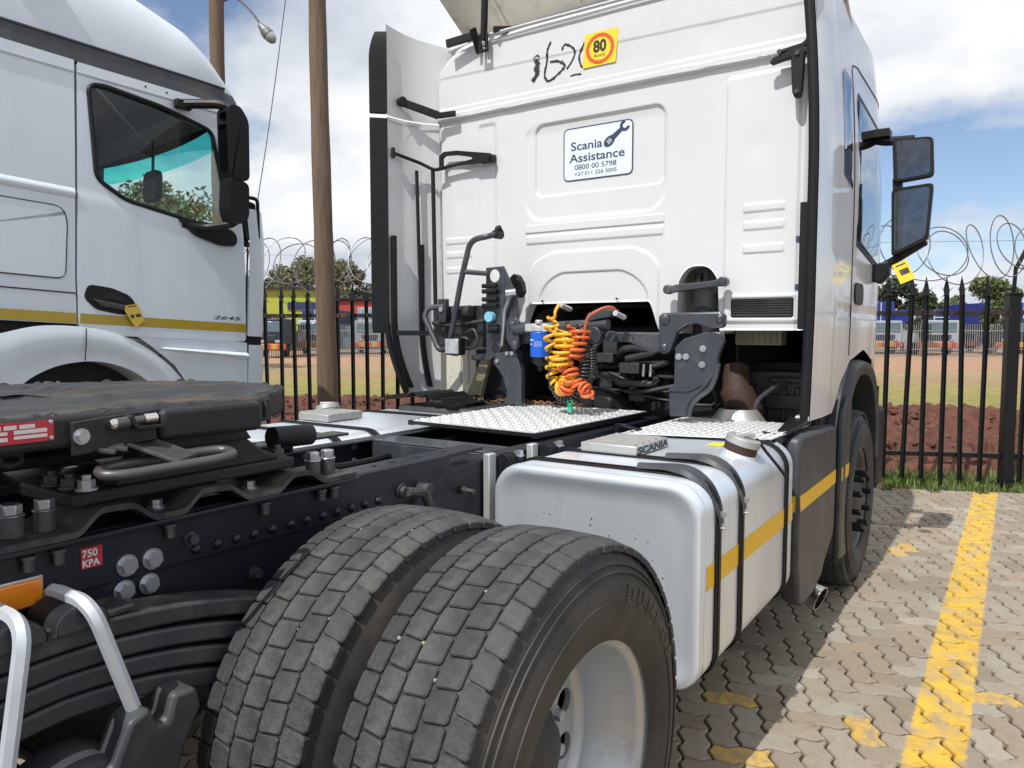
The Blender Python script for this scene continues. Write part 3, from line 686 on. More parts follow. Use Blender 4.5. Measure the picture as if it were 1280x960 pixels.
rr = random.Random(77); sm = MB()
for i in range(900):
    s_ = rr.uniform(-9, 5); d_ = rr.uniform(.7, 6.5); r = rr.uniform(.02, .085)*(1 if rr.random() < .25 else .5)
    v = (d_-.75)/6.2; h = .36*sin(pi*min(1, max(0, v)))**.7
    c = fp(s_, d_, -.05+h); k0 = len(sm.v)
    e = Euler((rr.random()*6, rr.random()*6, rr.random()*6)).to_matrix()
    ico = [(0,0,1),(.9,0,.3),(.2,.85,.25),(-.75,.5,.3),(-.7,-.55,.25),(.3,-.9,.2),(.6,.5,-.7),(-.5,.4,-.75),(-.1,-.6,-.8)]
    sm.add([c+e @ Vector(p)*r*rr.uniform(.75,1.2) for p in ico], [(0,1,2),(0,2,3),(0,3,4),(0,4,5),(0,5,1),(1,6,2),(2,7,3),(4,8,5),(3,7,4),(5,8,1),(1,8,6),(2,6,7),(4,7,8),(6,8,7)])
o = sm.obj('earth_clods', soil, smooth=False); tag(o, 'loose red clods scattered over the earth bank behind the fence', 'earth clods'); o['kind'] = 'stuff'
# ================================================================== WHITE TRACTOR UNIT (main truck)
CX = -1.955
truck = thing('tractor_truck', (CX, 1.41, 0), 'white sleeper cab tractor truck with bare chassis and silver fuel tank', 'truck')
def bolts(name, pts, d, r, h, mt, parent, washer=True):
    for p in pts:
        m = MB(); m.hexbolt(p, d, r, h, washer); m.obj(name, mt, parent)

# ---- chassis rails
for side in (1, -1):
    xw = CX + side*.385; xi = xw - side*.085
    m = MB()
    m.box((xw, -.9, .79), (xw-side*.008, 5.2, 1.052)); m.box((xw-side*.008, -.9, 1.044), (xi, 5.2, 1.054)); m.box((xw-side*.008, -.9, .788), (xi, 5.2, .798))
    rail = m.obj('chassis_rail', M['chassis'], truck, bevel=.004)
    # reinforcing angle on the rear half, with a row of rivets
    m = MB(); xo = xw+side*.010
    m.box((xo, -.9, .982), (xw+side*.001, 1.955, 1.098)); m.box((xw+side*.0005, -.9, 1.088), (xi-side*.01, 2.16, 1.099)); m.box((xo+side*.022, -.9, 1.0865), (xo-side*.002, 1.52, 1.0982))
    an = m.obj('reinforcing_angle', M['chassis_dusty'] if side < 0 else M['chassis'], rail, bevel=.003)
    if side > 0:
        for y in (1.015,1.07,1.123,1.174,1.23,1.288,1.342,1.398,1.45,1.505,1.559,1.615):
            m = MB(); m.lathe([(0,.0125),(.004,.012),(.008,.009),(.0105,.004),(.011,0)], (xo, y, 1.007), 'x', 12); m.obj('rivet', M['chassis'], rail)
        for y in (1.66, 1.74, 1.86, 2.0): m = MB(); m.cyl((xw-.05, y, 1.0995), (xw-.05, y, 1.1003), .011, 12); m.obj('hole', M['black'], rail)
        for y, z, r in ((1.908,1.049,.011), (1.937,1.013,.011), (1.86,1.03,.006)):
            m = MB(); m.cyl((xo+.0004, y, z), (xo+.0012, y, z), r, 12); m.obj('hole', M['black'], rail)
        bolts('wheel_frame_bolt', [(xo,.851,1.012),(xo,.908,1.012),(xo-.008,.847,.956),(xo-.008,.903,.956)], (1,0,0), .0175, .017, M['zinc'], rail)
        bolts('chassis_bolt', [(xo, 1.00, 1.035), (xw, 1.18, .905)], (1,0,0), .012, .02, M['chassis_dusty'], rail)
        bolts('underside_bolt', [(xo+.012, .655, 1.083), (xo+.012, .71, 1.083), (xo+.012, .945, 1.083), (xo+.012, 1.20, 1.083), (xo+.012, 1.385, 1.083), (xo+.012, 1.43, 1.083)], (0,0,-1), .010, .03, M['spacer'], rail)
    else:
        for y in (2.0, 2.12, 2.27): 
            m = MB(); m.hexbolt((xw+.0085, y, 1.02), (1,0,0), .010, .012); m.hexbolt((xw+.0085, y, .96), (1,0,0), .010, .012); m.obj('chassis_bolt', M['zinc'], rail)
for y0, z0, z1 in ((2.30, .90, 1.045), (.70, .85, 1.03), (3.3, .85, 1.0), (4.4, .7, .95)):
    m = MB(); m.box((CX-.3, y0, z0), (CX+.3, y0+.012, z1)); m.box((CX-.3, y0, z1), (CX+.3, y0+.16, z1+.008)); m.box((CX-.3, y0+.16, z0), (CX+.3, y0+.172, z1))
    m.obj('crossmember', M['grey'] if y0 == 2.30 else M['chassis'], truck, bevel=.006)
m = MB(); m.cyl((CX, -.5, .80), (CX, 3.6, .78), .06, 16); m.cyl((CX, 2.0, .79), (CX, 2.2, .79), .085, 16); m.obj('propeller_shaft', M['engine'], truck)
for s_, z in ((-.2,1.0), (-.17,.97), (.12,.99), (.16,.96), (.2,1.01)):
    m = MB(); m.tube(smoothpath([(CX+s_, y, z+.012*sin(y*5+s_*30)) for y in [.3+.3*k for k in range(12)]], 4), .013, 7); m.obj('air_line', M['rubber'], truck)
m = MB(); m.box((CX-.33, .2, .80), (CX+.33, 1.1, .98)); m.obj('suspension_bridge', M['chassis'], truck, bevel=.02)
# stay bolts on the web ahead of the wheel
m = MB(); xw = CX+.385
m.cyl((xw, 1.80, 1.012), (xw+.055, 1.80, 1.012), .020, 14); m.hexbolt((xw+.012, 1.715, 1.018), (1,0,0), .018, .02); m.tube(rounded([(xw+.035,1.715,1.018),(xw+.035,1.80,1.0),(xw+.05,1.84,.86)], .02), .016, 10); m.obj('damper_bracket', M['chassis_dusty'], truck, bevel=.002)
m = MB(); m.cyl((xw, 2.03, .965), (xw+.055, 2.03, .965), .009, 10); m.cyl((xw, 2.03, .965), (xw+.02, 2.03, .965), .015, 6); m.obj('stud', M['steel'], truck)
# marker lamp and tyre pressure decal
xs = xw+.0115
m = MB(); m.box((xs, .585, .985), (xs+.016, .678, 1.036)); ml = m.obj('marker_reflector', M['orange'], truck, bevel=.004, label='amber side reflector on the chassis rail')
m = MB(); m.box((xs, .581, .981), (xs+.008, .682, 1.040)); m.obj('reflector_base', M['zinc'], ml, bevel=.002)
m = MB(); m.box((xs, .757, 1.027), (xs+.0006, .800, 1.070)); dc = m.obj('pressure_decal', M['red'], truck, label='small red and white tyre pressure decal')
text_on('lettering', '750', .0215, (xs+.0012, .7585, 1.0505), (0,1,0), (0,0,1), M['whiteprint'], dc, bold=.0006, sx=.98)
text_on('lettering', 'KPA', .0205, (xs+.0012, .7585, 1.0305), (0,1,0), (0,0,1), M['whiteprint'], dc, bold=.0006, sx=.93)

# ---- wavy mounting plate
prof = [(.30,1.112),(.748,1.112),(.792,1.152),(.862,1.149),(.908,1.1125),(.98,1.1125),(1.022,1.150),(1.10,1.147),(1.146,1.1125),(1.243,1.1125),(1.288,1.146),(1.345,1.143),(1.39,1.1125),(1.51,1.1125)]
for side in (1, -1):
    xa, xb = CX+side*.415, CX+side*.215
    m = MB(); P = rounded([(0,y,z) for y, z in prof], .011, 4); n_ = len(P)
    for x in (xa, xb):
        m.v += [(x, p.y, p.z) for p in P] + [(x, p.y, p.z-.013) for p in P]
    for i in range(n_-1):
        m.f += [(i,i+1,2*n_+i+1,2*n_+i), (n_+i,3*n_+i,3*n_+i+1,n_+i+1), (i,n_+i,n_+i+1,i+1), (2*n_+i,2*n_+i+1,3*n_+i+1,3*n_+i)]
    m.f += [(0,2*n_,3*n_,n_), (n_-1,2*n_-1,4*n_-1,3*n_-1)]
    wp = m.obj('mounting_plate', M['chassis_dusty'], truck, angle=50)
    if side > 0:
        for y, x in ((.652,-1.60), (.712,-1.60), (1.402,-1.60), (1.455,-1.60)):
            m = MB(); m.cyl((x,y,1.112),(x,y,1.153),.0205,18); sp = m.obj('spacer', M['spacer'], wp, bevel=.002)
            m = MB(); m.cyl((x,y,1.153),(x,y,1.157),.0225,18); m.cyl((x,y,1.157),(x,y,1.178),.0190,6); m.obj('bolt', M['zinc'], wp, bevel=.002)
        for y in (.945, 1.195): bolts('bolt', [(-1.60,y,1.1125)], (0,0,1), .014, .02, M['zinc'], wp)

# ---- fifth wheel
for side in (-1, 1):
    xo, xi = CX+side*.39, CX+side*.16; ped = MB()
    ped.box((xo, .748, 1.153), (xi, 1.31, 1.182))
    ped.prism([(.84,1.1815),(1.295,1.1815),(1.215,1.212),(1.16,1.255),(1.13,1.30),(.93,1.30),(.88,1.23)], 'x', CX+side*.384, CX+side*.33)
    ped.prism([(.90,1.25),(1.16,1.25),(1.10,1.33),(.96,1.33)], 'x', CX+side*.42, CX+side*.22)
    pd = ped.obj('pedestal', M['fifth'], truck, bevel=.006)
for y, x in ((.778,-1.635),(.79,-1.590),(.775,-1.70),(1.275,-1.59),(1.265,-1.68)):
    m = MB(); m.cyl((x,y,1.182),(x,y,1.187),.022,16); m.cyl((x,y,1.187),(x,y,1.204),.0165,6); m.cyl((x,y,1.204),(x,y,1.214),.009,10); m.obj('stud_nut', M['zinc'] if y == .79 else M['spacer'], pd)
half = [(.49,.50),(.49,1.115),(.474,1.142),(.405,1.225),(.31,1.34),(.19,1.43),(.06,1.47)]
tail = [(.06,.86),(.075,.60),(.14,.40),(.30,.10),(.40,.10),(.47,.36)]
ol = [(CX+x, y) for x, y in half] + [(CX-x, y) for x, y in reversed(half)] + [(CX-x, y) for x, y in reversed(tail)] + [(CX+x, y) for x, y in tail]
m = MB(); m.prism(ol, 'z', 1.283, 1.345)
fw = m.obj('fifth_wheel', M['fifth'], truck, bevel=.010, seg=3, label='black greasy fifth wheel coupling plate')
# greased running face: a fine sheet with real lumps and scrapes
bm = bmesh.new()
pts = [(CX+(x-CX)*.985, .9+(y-.9)*.985) for x, y in ol]
def inside(x, y):
    c = False; j = len(pts)-1
    for i in range(len(pts)):
        if (pts[i][1] > y) != (pts[j][1] > y) and x < (pts[j][0]-pts[i][0])*(y-pts[i][1])/(pts[j][1]-pts[i][1])+pts[i][0]: c = not c
        j = i
    return c
gs = .0062; vm = {}; m = MB()
nx, ny = int(.98/gs), int(1.42/gs)
def gh(x, y):
    a = mnoise.fractal(Vector((x*7, y*16, 2)), .9, 2, 5); b_ = mnoise.noise(Vector((x*34, y*40, 7)))
    ridge = max(0, mnoise.noise(Vector((x*2.2, y*9, 11)))-.12)
    edge = 0
    return 1.3455 + .0022*(a+.55) + .0010*b_ + .020*ridge*(.6+.6*b_)
for i in range(nx+1):
    for j in range(ny+1):
        x, y = CX-.49+i*gs, .09+j*gs
        if inside(x, y):
            vm[i, j] = len(m.v); rim_ = inside(CX+(x-CX)*1.028, .9+(y-.9)*1.022); m.v.append((x, y, max(1.3452, gh(x, y)) if rim_ else 1.3445))
for (i, j), a in vm.items():
    if (i+1, j) in vm and (i, j+1) in vm and (i+1, j+1) in vm: m.f.append((a, vm[i+1, j], vm[i+1, j+1], vm[i, j+1]))
m.obj('greased_face', M['grease'], fw, angle=80)
m = MB(); rr = random.Random(5)
for i in range(34):
    t = rr.random()
    if t < .45: x, y = CX-.49+rr.random()*.02, rr.uniform(.5, 1.2)
    elif t < .8:
        k = rr.randrange(3, 10); a, b_ = ol[k], ol[k+1]; u = rr.random(); x, y = a[0]+(b_[0]-a[0])*u, a[1]+(b_[1]-a[1])*u-.012
    else: x, y = CX+.47, rr.uniform(.5, 1.1)
    r = rr.uniform(.006, .016); c = Vector((x, y, 1.346))
    m.lathe([(-r*.4, r*1.2), (r*.1, r), (r*.4, r*.5), (r*.5, 0)], c, 'z', 7)
o = m.obj('grease_lumps', M['grease'], fw); o['kind'] = 'stuff'
fw.location.z += .009
# outer end casting, catch plate, release handle, type plate on the right edge
xe = CX+.49
m = MB(); m.prism([(.872,1.276),(1.122,1.273),(1.122,1.341),(.885,1.342),(.872,1.333)], 'x', xe-.01, xe+.018); m.obj('end_casting', M['fifth'], fw, bevel=.012, seg=3)
m = MB(); m.box((CX+.37, 1.135, 1.285), (CX+.452, 1.19, 1.338)); m.tube(rounded([(CX+.44,1.165,1.335),(CX+.462,1.165,1.33),(CX+.462,1.165,1.298),(CX+.44,1.165,1.293)], .01), .005, 6); m.obj('front_lug', M['fifth'], fw, bevel=.008)
m = MB(); m.prism([(.700,1.268),(.866,1.281),(.866,1.343),(.700,1.332)], 'x', xe+.0005, xe+.011); cp = m.obj('catch_plate', M['fifth'], fw, bevel=.002)
bolts('bolt', [(xe+.011,.716,1.304)], (1,0,0), .0115, .012, M['zinc'], cp)
m = MB(); m.cyl((xe+.022,.775,1.322),(xe+.022,.80,1.323),.012,12); m.cyl((xe+.022,.80,1.323),(xe+.022,.832,1.326),.0085,12); m.obj('spring_pin', M['steel'], cp, bevel=.001)
m = MB(); m.lathe([(0,.011),(.006,.0105),(.011,.007),(.013,0)], (0,0,0), 'z', 12); m.v = [(xe+.022+p[0], .775-p[2], 1.322+p[1]) for p in m.v]; m.obj('pin_nut', M['chrome'], cp); m = MB(); m.cyl((xe+.022,.832,1.326),(xe+.022,.858,1.327),.0105,12); m.obj('pin_nut', M['chrome'], cp)
m = MB(); m.prism([(.797,1.335),(.805,1.318),(.815,1.308),(.866,1.307),(.866,1.313),(.820,1.315),(.812,1.322),(.806,1.337)], 'x', xe+.011, xe+.034); m.obj('latch_bracket', M['fifth'], cp, bevel=.001)
hb = MB()
P2 = [(.735,-.10),(.742,.022),(.766,.034),(.776,.024),(.793,.030),(.802,.018),(.862,.085),(.915,.070),(.850,-.01),(.84,-.10)]
hb.prism([(xe+b_, a) for a, b_ in P2], 'z', 1.282, 1.291)
hl = hb.obj('release_handle', M['steel'], fw, bevel=.002, label='worn steel fifth wheel release handle')
for v in hl.data.vertices:
    wx = v.co.x+CX-xe; v.co.z -= max(0, wx)*.55
loop = []
hc = Vector((-1.412, .865, 1.238)); du = Vector((.05,.265,.013)).normalized(); dv = Vector((-1,.17,.12)).normalized()
for k in range(40):
    t = 2*pi*k/40; loop.append(hc+du*(.118*cos(t)/max(abs(cos(t)), abs(sin(t))**.5, .01)*1.0 if False else .128*(abs(cos(t))**.45)*(1 if cos(t) > 0 else -1))+dv*.036*(abs(sin(t))**.75)*(1 if sin(t) > 0 else -1))
m = MB(); m.tube(loop, .0105, 10, closed=True); m.obj('handle_loop', M['steel'], hl, angle=80)
m = MB(); m.box((xe+.0005,.46,1.302),(xe+.0025,.672,1.340)); tp = m.obj('type_plate', M['red'], fw, label='red and white riveted type plate')
for a0, a1, z0, z1 in ((.566,.585,1.328,1.335),(.590,.610,1.328,1.335),(.615,.64,1.328,1.335),(.50,.595,1.319,1.325),(.50,.595,1.308,1.315),(.605,.660,1.319,1.326),(.605,.660,1.310,1.316),(.50,.56,1.328,1.335)):
    m = MB(); m.box((xe+.0026,a0,z0),(xe+.0034,a1,z1)); m.obj('field', M['whiteprint'], tp)
for z in (1.336, 1.307): m = MB(); m.lathe([(0,.004),(.0015,.0035),(.0022,0)], (xe+.003,.667,z), 'x', 10); m.obj('rivet', M['zinc'], tp)
m = MB(); m.tube([(xe-.05, .62+.02*sin(t*6.28/6), 1.268+.012*cos(t*6.28/6)) for t in range(7)], .006, 8); m.obj('grease_hose', M['fifth'], fw)
m = MB(); m.cyl((CX+.30, 1.31, 1.215), (CX+.30, 1.44, 1.21), .03, 16); m.obj('damper_roll', M['rubber'], fw)

# ---- leaf springs, saddles and U bolts (right side and its mirror)
for side in (1, -1):
    X = lambda x: CX+side*(x-CX)
    for k in range(4):
        m = MB(); up_, lo = [], []
        yl = (1.56, 1.52, 1.40, 1.27)[k]
        for q in range(31):
            y = (.66-(yl-.66))+(2*(yl-.66))*q/30; d = abs(y-.66)
            z = .958-.043*k-.013*k*d - .34*d*d*(1+.12*k) + (.02 if False else 0)
            up_.append((y, z)); lo.append((y, z-.039))
        m.prism(up_+lo[::-1], 'x', X(-1.535), X(-1.435)); m.obj('spring_leaf', M['chassis_dusty'] if k == 0 else M['plastic'], truck, bevel=.006)
    m = MB(); m.box((X(-1.53), .53, .956), (X(-1.44), .80, .968)); m.obj('spring_pad', M['chassis_dusty'], truck, bevel=.003)
    for yb, sg in ((.690, .9), (.580, -.45)):
        m = MB()                                  # cast cap under the bend of each U bolt
        def cap(u, v): 
            a = pi*v; return (X(-1.535+.115*u), yb+.048*cos(a)*(1), .955+.048*sin(a)**.7)
        m.grid(cap, 6, 14); m.prism([(yb+.048*cos(pi*i/14), .955+.048*sin(pi*i/14)**.7) for i in range(15)], 'x', X(-1.535), X(-1.42)); m.obj('u_bolt_saddle', M['plastic'], truck, bevel=.004)
        m = MB(); pth = rounded([(X(-1.565),yb+sg*.08,.74),(X(-1.565),yb,1.012),(X(-1.392),yb,1.012),(X(-1.392),yb+sg*.095,.742)], .055, 8)
        m.tube(pth, .0138, 6); m.obj('u_bolt', M['zincpaint'], truck, angle=25, label='pale galvanised spring U bolt')
    m = MB(); m.prism([(.60,.70),(.70,.70),(.735,.775),(.775,.79),(.79,.745),(.81,.745),(.825,.795),(.875,.79),(.885,.745),(.85,.69),(.83,.63),(.80,.60),(.60,.58)], 'x', X(-1.43), X(-1.355)); m.obj('axle_clamp', M['plastic'], truck, bevel=.012, seg=3)
    m = MB(); m.prism([(.45,.70),(.56,.70),(.55,.77),(.50,.78),(.44,.76)], 'x', X(-1.43), X(-1.36)); m.obj('axle_clamp', M['plastic'], truck, bevel=.012)
    m = MB(); m.lathe([(-.10,.125),(0,.125),(.02,.118),(.03,.09),(.034,.05),(.05,.045),(.052,0)], (X(-1.40),.665,.60), 'x', 40)
    if side < 0: m.v = [(2*X(-1.40)-p[0], p[1], p[2]) for p in m.v]
    m.obj('trunnion_hub', M['plastic'], truck)
    m = MB(); m.hexbolt((X(-1.35),.665,.60), (side,0,0), .045, .03); m.obj('hub_nut', M['plastic'], truck)
    m = MB(); m.bar((X(-1.5),.82,.50),(X(-1.4),1.41,.45), .05, .05); m.obj('torque_rod', M['rust'], truck)
m = MB(); m.box((CX-.55,.60,.42),(CX+.55,.73,.56)); m.obj('trunnion_beam', M['chassis'], truck, bevel=.02)

# ---- wheels
def tyre_profile(hw):
    return [(-hw-.004,.298),(-hw-.012,.315),(-hw-.024,.36),(-hw-.023,.42),(-hw-.004,.465),(-hw+.012,.492),(-hw+.016,.507),(-hw+.03,.5130),(0,.5185),
            (hw-.03,.5130),(hw-.016,.507),(hw-.012,.492),(hw+.004,.465),(hw+.023,.42),(hw+.024,.36),(hw+.012,.315),(hw+.004,.298)]
def tread_blocks(hw):
    """five rows of blocks: (x0,x1,slant) ; returns outlines at the outer radius"""
    e = [-hw, -hw*.62, -hw*.21, hw*.21, hw*.62, hw]
    return e
NB = 54
def block_mesh(x0, x1, sl0, sl1, shoulder):
    """one tread block at angle 0 (top), x across, y along the tread; sl: end slant"""
    g = .0023; R = .525; dth = 2*pi/NB; L = R*dth/2-.0019
    a0, a1 = x0+g, x1-g
    def crown(x, hw=.15): return -.008*(x/hw)**2
    q = .0055; out = [(a0+q,-L-sl0),(a1-q,-L-sl1),(a1,-L-sl1+q),(a1,L-sl1-q),(a1-q,L-sl1),(a0+q,L-sl0),(a0,L-sl0-q),(a0,-L-sl0+q)]
    vs = []
    for inset, dz in ((0,-.0165),(0,-.0028),(.0026,0)):
        cx, cy = (a0+a1)/2, 0
        for x, y in out:
            sx = x-(inset if x > cx+1e-6 else -inset if x < cx-1e-6 else 0); sy = y-(inset if y > 0 else -inset)
            r = R+dz+crown(sx)
            if shoulder and ((shoulder < 0 and sx < cx) or (shoulder > 0 and sx > cx)): r -= .006
            th = sy/R; vs.append((sx, r*sin(th), r*cos(th)))
    n = 8; fs = [tuple(range(16, 24))]
    for k in (0, 8): fs += [(k+i, k+(i+1) % n, k+8+(i+1) % n, k+8+i) for i in range(n)]
    return vs, fs
def make_wheel(xc, yc, zc, hw, out, singles=None, front=False):
    """out: +1 if the open (outer) side faces +x ; singles: angle range (deg, from +y over the top) built block by block"""
    m = MB(); m.lathe(tyre_profile(hw), (xc,yc,zc), 'x', 96)
    ty = m.obj('wheel', M['sidewall'], truck, angle=50)
    for r, dx in ((.468,.006),(.452,.015),(.395,.0245)):      # raised rings on the sidewall
        for s in (-1, 1):
            mm = MB(); mm.tube([(xc+s*(hw+dx-.001), yc+r*cos(2*pi*k/80), zc+r*sin(2*pi*k/80)) for k in range(80)], .0028, 6, closed=True); 
            if s == out: mm.obj('sidewall_ring', M['sidewall'], ty)
    # rim: deep dish on the outer side, disc with hand holes
    o = out
    pr = [(hw+.004,.300),(hw+.006,.306),(hw+.002,.309),(hw-.004,.302),(hw-.010,.287),(hw-.022,.280),(hw-.06,.276),(hw-.075,.262),(hw-.15,.256),(hw-.165,.248),(hw-.172,.232)]
    m = MB(); m.lathe([(a*o, r) for a, r in pr], (xc,yc,zc), 'x', 72); rim = m.obj('rim', M['rim'] if not front else M['spacer'], ty, angle=40)  # front rim in darker metal: shade under the arch put into its colour
    xd = xc+o*(hw-.172)
    m = MB(); nh = 10; ring = []
    # disc as a ring of sectors with round hand holes
    K = 12
    for h in range(nh):
        t0, t1 = 2*pi*h/nh, 2*pi*(h+1)/nh; tc_ = (t0+t1)/2
        cen = (.185*cos(tc_), .185*sin(tc_)); bnd = []
        for k in range(K): bnd.append((.235*cos(t0+(t1-t0)*k/K), .235*sin(t0+(t1-t0)*k/K)))
        for k in range(K): r = .235-.11*k/K; bnd.append((r*cos(t1), r*sin(t1)))
        for k in range(K): bnd.append((.125*cos(t1+(t0-t1)*k/K), .125*sin(t1+(t0-t1)*k/K)))
        for k in range(K): r = .125+.11*k/K; bnd.append((r*cos(t0), r*sin(t0)))
        hol = []
        for p in bnd:
            d = Vector((p[0]-cen[0], p[1]-cen[1])).normalized(); hol.append((cen[0]+d.x*.033, cen[1]+d.y*.033))
        nb = len(bnd); bo = len(m.v)
        m.v += [(xd, yc+a, zc+b_) for a, b_ in bnd] + [(xd+o*.004, yc+a, zc+b_) for a, b_ in hol] + [(xd-o*.012, yc+a, zc+b_) for a, b_ in hol]
        m.f += [(bo+i, bo+(i+1) % nb, bo+nb+(i+1) % nb, bo+nb+i) for i in range(nb)] + [(bo+nb+i, bo+nb+(i+1) % nb, bo+2*nb+(i+1) % nb, bo+2*nb+i) for i in range(nb)]
    m.obj('wheel_disc', M['rim'], ty, angle=60)
    m = MB(); m.lathe([(0,.120),(.015*o,.118),(.03*o,.10),(.045*o,.09),(.055*o,.07),(.058*o,0)], (xd,yc,zc), 'x', 32); m.obj('hub', M['engine'] if not front else M['plastic'], ty)
    for k in range(10):
        t = 2*pi*(k+.5)/10; p = (xd, yc+.14*cos(t), zc+.14*sin(t)); m = MB(); m.hexbolt(p, (o,0,0), .015, .024); m.obj('wheel_nut', M['rim'], ty)
    e = tread_blocks(hw); sl = [0, .012, -.010, .012, 0, 0]
    rows_ = []
    for r in range(5):
        shoulder = -1 if r == 0 else (1 if r == 4 else 0)
        s0, s1 = [(0,.002), (.002,.006), (.006,.002), (.002,-.005), (-.005,0)][r]
        rows_.append(block_mesh(e[r], e[r+1], s0, s1, shoulder))
    rest = MB(); mes = []
    for r, (vs, fs) in enumerate(rows_):
        me = bpy.data.meshes.new('tread_block'); me.from_pydata(vs, [], fs); me.materials.append(M['tread']); mes.append(me)
    for r in range(5):
        for k in range(NB):
            th = 2*pi*(k+(.5 if r % 2 else 0)+.13*r)/NB; deg = (90+math.degrees(th)) % 360
            rot_ = Matrix.Rotation(th, 4, 'X')
            if singles and singles[0] <= deg <= singles[1]:
                o_ = bpy.data.objects.new('tread_block', mes[r]); COL.objects.link(o_); o_.parent = ty
                o_.location = Vector((xc,yc,zc))-wloc(ty); o_.rotation_euler = (th,0,0)
            else:
                vs, fs = rows_[r]; T = Matrix.Translation((xc,yc,zc)) @ rot_; rest.add([T @ Vector(p) for p in vs], fs)
    q = rest.obj('tread', M['tread'], ty, smooth=False); q['kind'] = 'stuff'
    if singles:
        g = MB(); rr = random.Random(int(-xc*1000))
        for i in range(4):
            th = radians(rr.uniform(0, 75)); x = e[rr.randrange(1, 5)]+rr.gauss(0,.001); r = rr.uniform(.002,.0045)
            c = Vector((xc+x, yc-.5205*sin(th), zc+.5205*cos(th))); g.lathe([(-r,0),(-r*.5,r*.9),(r*.3,r),(r*.8,r*.5),(r,0)], c, 'z', 7)
        q = g.obj('stones_in_grooves', M['pebble'], ty, smooth=False); q['kind'] = 'stuff'
    return ty
AY, ZC = 1.41, .530
ot = make_wheel(-.883, AY, ZC, .146, 1, (84, 184)); ot['label'] = 'outer rear tyre with worn block tread and silver rim'
make_wheel(-1.262, AY, ZC, .154, -1, (84, 184))['label'] = 'inner rear tyre with worn block tread'
# maker's name moulded on the outer sidewall
def arc_text(txt, r, a0, step, size, x, yc, zc, mt, par):
    for i, ch in enumerate(txt):
        a = a0-step*i; t = Vector((0, -sin(a), cos(a)))*-1; rad = Vector((0, cos(a), sin(a)))
        text_on('lettering', ch, size, Vector((x, yc, zc))+rad*r-t*(-size*.0), -Vector((0, -sin(a), cos(a))), rad, mt, par, bold=.002)
m_let = mat('sidewall_lettering', (.033,.033,.035), .5)
arc_text('DUNLOP', .385, radians(72), radians(9.5), .06, -.883+.146+.0248, AY, ZC, m_let, ot)
for xc, s in ((2*CX+.883, -1), (2*CX+1.262, 1)): make_wheel(xc, AY, ZC, .148, s)
for xc, s in ((-.883, 1), (-1.262, -1), (2*CX+.883, -1), (2*CX+1.262, 1)): make_wheel(xc, -.09, ZC, .148, s)
FY = 4.82
make_wheel(-.885, FY, .523, .14, 1, front=True); make_wheel(2*CX+.885, FY, .523, .14, -1, front=True)
for y in (AY, -.09):
    m = MB(); m.cyl((-.9,y,ZC),(2*CX+.9,y,ZC),.07,16); m.lathe([(-.2,.08),(-.12,.19),(.12,.19),(.2,.08)], (CX,y,ZC), 'x', 24); m.obj('axle', M['chassis'], truck)
m = MB(); m.cyl((-.9,FY,.48),(2*CX+.9,FY,.48),.055,14); m.obj('axle', M['chassis'], truck)
for k in range(10):
    t = 2*pi*k/10+.2; m = MB()
    m.cyl((-.80,FY+.165*cos(t),.503+.165*sin(t)),(-.70,FY+.165*cos(t),.503+.165*sin(t)),.017,10); m.obj('nut_cover', M['rubber'], truck)
m = MB(); m.lathe([(0,.21),(.03,.20),(.035,.15),(.06,.10),(.07,0)], (-.80,FY,.503), 'x', 32); m.obj('front_hub_face', M['engine'], truck)

